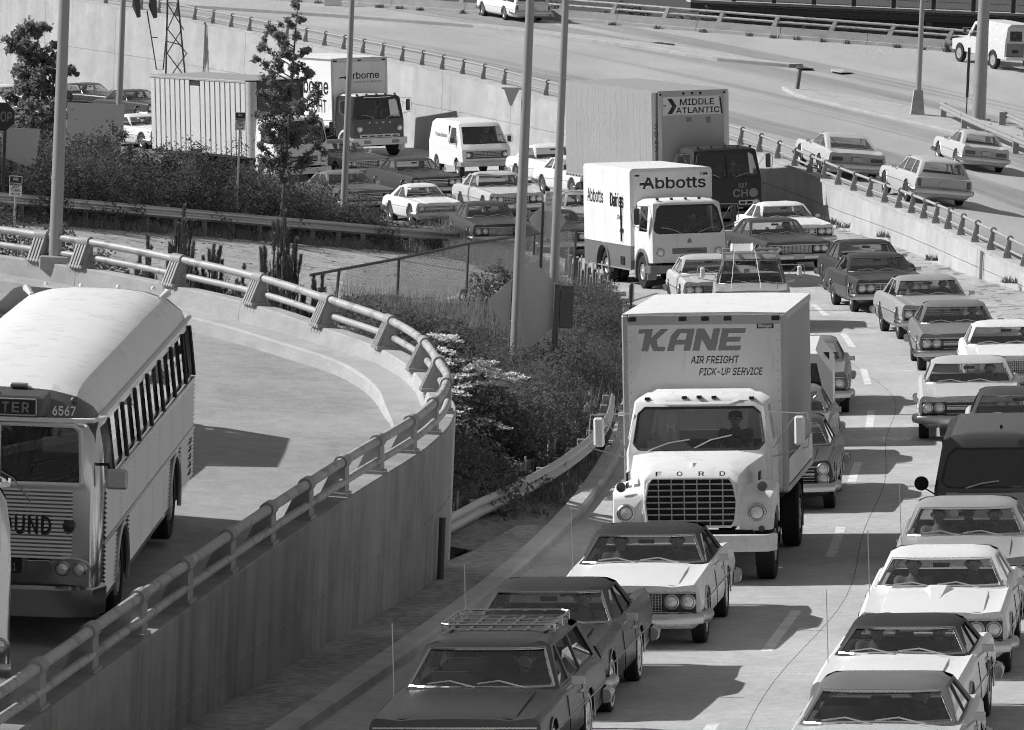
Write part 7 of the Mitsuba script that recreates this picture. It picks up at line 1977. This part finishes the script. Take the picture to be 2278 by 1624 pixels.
def shrub(name, label, spots, dens, L, W, seed, cat='shrub', mt='m_leaf'):
    th = Thing(name, label, cat)
    th.add('crown', bushes(spots, dens, L, W, seed), mt, kind='stuff')
    for x, y, z, r, h in spots: th.add('stem', tube([(x, y, z - .2), (x + .05, y, z + h * .6)], .025, 6), 'm_twig')
    return th


def zl(x, y, d=-.1): return float(z_land(x, y)) + d


shrub('leafy_shrub', 'airy leafy shrub beside the base of the lamp post with the white sign', [(-.35, 144, zl(-.35, 144), .55, 1.25), (.25, 146, zl(.25, 146), .5, 1.0), (-.9, 141, zl(-.9, 141), .5, .8)], 520, .10, .06, 51)
shrub('round_shrub', 'round dark shrub behind the ramp railing by the thick lamp post', [(-8.9, 122, zl(-8.9, 122), .8, .95), (-10.0, 124, zl(-10, 124), .8, 1.2), (-7.8, 120, zl(-7.8, 120), .6, .7)], 520, .09, .055, 52)
shrub('corner_shrub', 'dark shrub at the far left edge below the no stopping sign', [(-11.6, 126, zl(-11.6, 126), .9, 1.3), (-12.9, 127, zl(-12.9, 127), .9, 1.2)], 520, .09, .055, 53)
# the flowering shrub in the corner behind the ramp
FLW = [(-1.21, 2.75), (-1.08, 2.52), (-0.96, 2.33), (-0.8, 2.11), (-0.61, 2.23), (-0.46, 2.32), (-0.3, 2.19), (-0.06, 2.09), (0.11, 2.15), (-0.75, 1.91), (-0.92, 1.82), (-0.41, 2.0), (-0.2, 1.98), (-0.72, 1.3), (-0.57, 1.22), (-0.38, 1.31), (-0.2, 1.24), (-1.03, 2.7), (-0.85, 1.49), (-0.49, 2.18), (-0.72, 2.23)]
fsb = shrub('flowering_shrub', 'shrub with tiers of flat white flowers in the corner behind the ramp', [(-.75, 98.6, zl(-.75, 98.6), .62, 1.7), (-.2, 99, zl(-.2, 99), .55, 1.35), (-1.05, 99.4, zl(-1.05, 99.4), .5, 2.2), (-.5, 97.8, zl(-.5, 97.8), .5, 1.1)], 620, .11, .065, 54)
rng = np.random.default_rng(55)
for x, z in FLW:
    for _ in range(6):
        c = np.array([x + rng.normal(0, .10), 98.1 + rng.uniform(-.3, .2), z + rng.normal(0, .035)])
        n_ = 22; a, r = rng.uniform(0, 2 * PI, n_), .10 * np.sqrt(rng.random(n_))
        P = c + np.column_stack([r * np.cos(a), r * np.sin(a), rng.normal(0, .012, n_)])
        fsb.add('flower', leaves(P, np.tile([0, -.25, 1.], (n_, 1)), .055, .045, rng, .35), 'm_flower')


def pine(name, label, shoots, seed, mass=()):
    """A low mountain pine: upright candles of needles over bushy boughs."""
    th = Thing(name, label, 'pine'); rng = np.random.default_rng(seed); V, F, k = [], [], 0
    for x, y, z, h in shoots:
        b, t = np.array([x, y, z]), np.array([x + rng.normal(0, .03), y + rng.normal(0, .03), z + h])
        th.add('shoot', tube([b - [0, 0, .5], b, t], [.02, .014, .006], 5), 'm_twig')
        n = int(210 * h / .3); u = rng.random(n); base = b + (t - b) * u[:, None]; a = rng.uniform(0, 2 * PI, n)
        out = np.column_stack([np.cos(a), np.sin(a), rng.uniform(.9, 2.2, n)]); out /= np.linalg.norm(out, axis=1, keepdims=True)
        tip = base + out * (.10 * rng.uniform(.7, 1.2, n))[:, None]; s = np.column_stack([-np.sin(a), np.cos(a), a * 0]) * .014
        V.append(np.stack([base - s, base + s, tip], 1).reshape(-1, 3))
    for x, y, z, r_, h_ in mass:                     # the bushy boughs that carry the candles
        p, d = dome((x, y, z), r_, h_, 2600, rng, -.2); a = np.cross(d, [0, 0, 1.]); a /= np.linalg.norm(a, axis=1, keepdims=True) + 1e-9
        V.append(np.stack([p - a * .013, p + a * .013, p + d * .06 + [0, 0, .09]], 1).reshape(-1, 3))
    V = np.vstack(V); th.add('needles', (V, np.arange(len(V)).reshape(-1, 3)), 'm_needle', kind='stuff')
    return th


def pine_spots(cx, y, z0, w, h, n, seed):
    rng = np.random.default_rng(seed); out = []
    for i in range(n):
        u = rng.uniform(-1, 1); q = (1 - abs(u) ** 2.6)
        z = z0 + h * q * rng.uniform(.15, .92); out.append((cx + u * w, y + rng.uniform(-.5, .5), z, rng.uniform(.26, .5) * (.7 + .5 * q)))
    return out


pine('pine_shrub', 'dark upright pine behind the railing, left of the two', pine_spots(-6.50, 112, 2.2, .36, 1.5, 36, 61) + pine_spots(-7.25, 112, 2.4, .2, .75, 9, 62) + pine_spots(-5.85, 112, 2.2, .4, .85, 15, 63), 64, [(-6.5, 112, 1.7, .46, 1.5), (-7.2, 112, 1.9, .26, .8), (-5.9, 112, 1.7, .42, .95), (-5.4, 112, 1.6, .3, .7)])
pine('pine_shrub', 'larger dark pine with upright shoots left of the chain-link fence', pine_spots(-4.42, 108, 1.9, .52, 2.15, 62, 65) + pine_spots(-3.75, 108, 1.5, .34, 1.35, 26, 66) + pine_spots(-5.15, 109, 2.0, .4, .95, 17, 67), 68, [(-4.45, 108, 1.3, .62, 1.9), (-3.8, 108, 1.1, .42, 1.35), (-5.1, 108.6, 1.4, .42, 1.1)])
# dark foliage beyond the far parapet
fol = []
rng = np.random.default_rng(71)
for x0, x1, y, z, h in ((1.5, 11, 306, 5.0, 1.9), (13.5, 18.5, 303, 4.4, 1.4)):
    for x in np.arange(x0, x1, .9): fol.append((x, y + rng.uniform(-1, 1), z + rng.uniform(-.3, .3), .9, h * rng.uniform(.6, 1.1)))
single('far_foliage', bushes(fol, 170, .2, .13, 72), 'm_leaf', label='dark foliage beyond the far parapet', kind='stuff')
lit_ = []
rng = np.random.default_rng(81)
for i in range(420):
    s, l = rng.uniform(-2, 60), rng.uniform(-20, -.4) if i % 3 else rng.uniform(-2.2, -.4)
    p_ = GR + s * GA + l * GN
    if p_[0] < float(fence_x(p_[1])) and p_[1] > 107: lit_.append(move(hull(rng.normal(size=(8, 3)) * [.03, .05, .012]), p_[0], p_[1], float(z_side(*p_)) + .01))
single('grit', merge(lit_), 'm_dirt', label='scattered grit and leaf litter on the side street', kind='stuff')
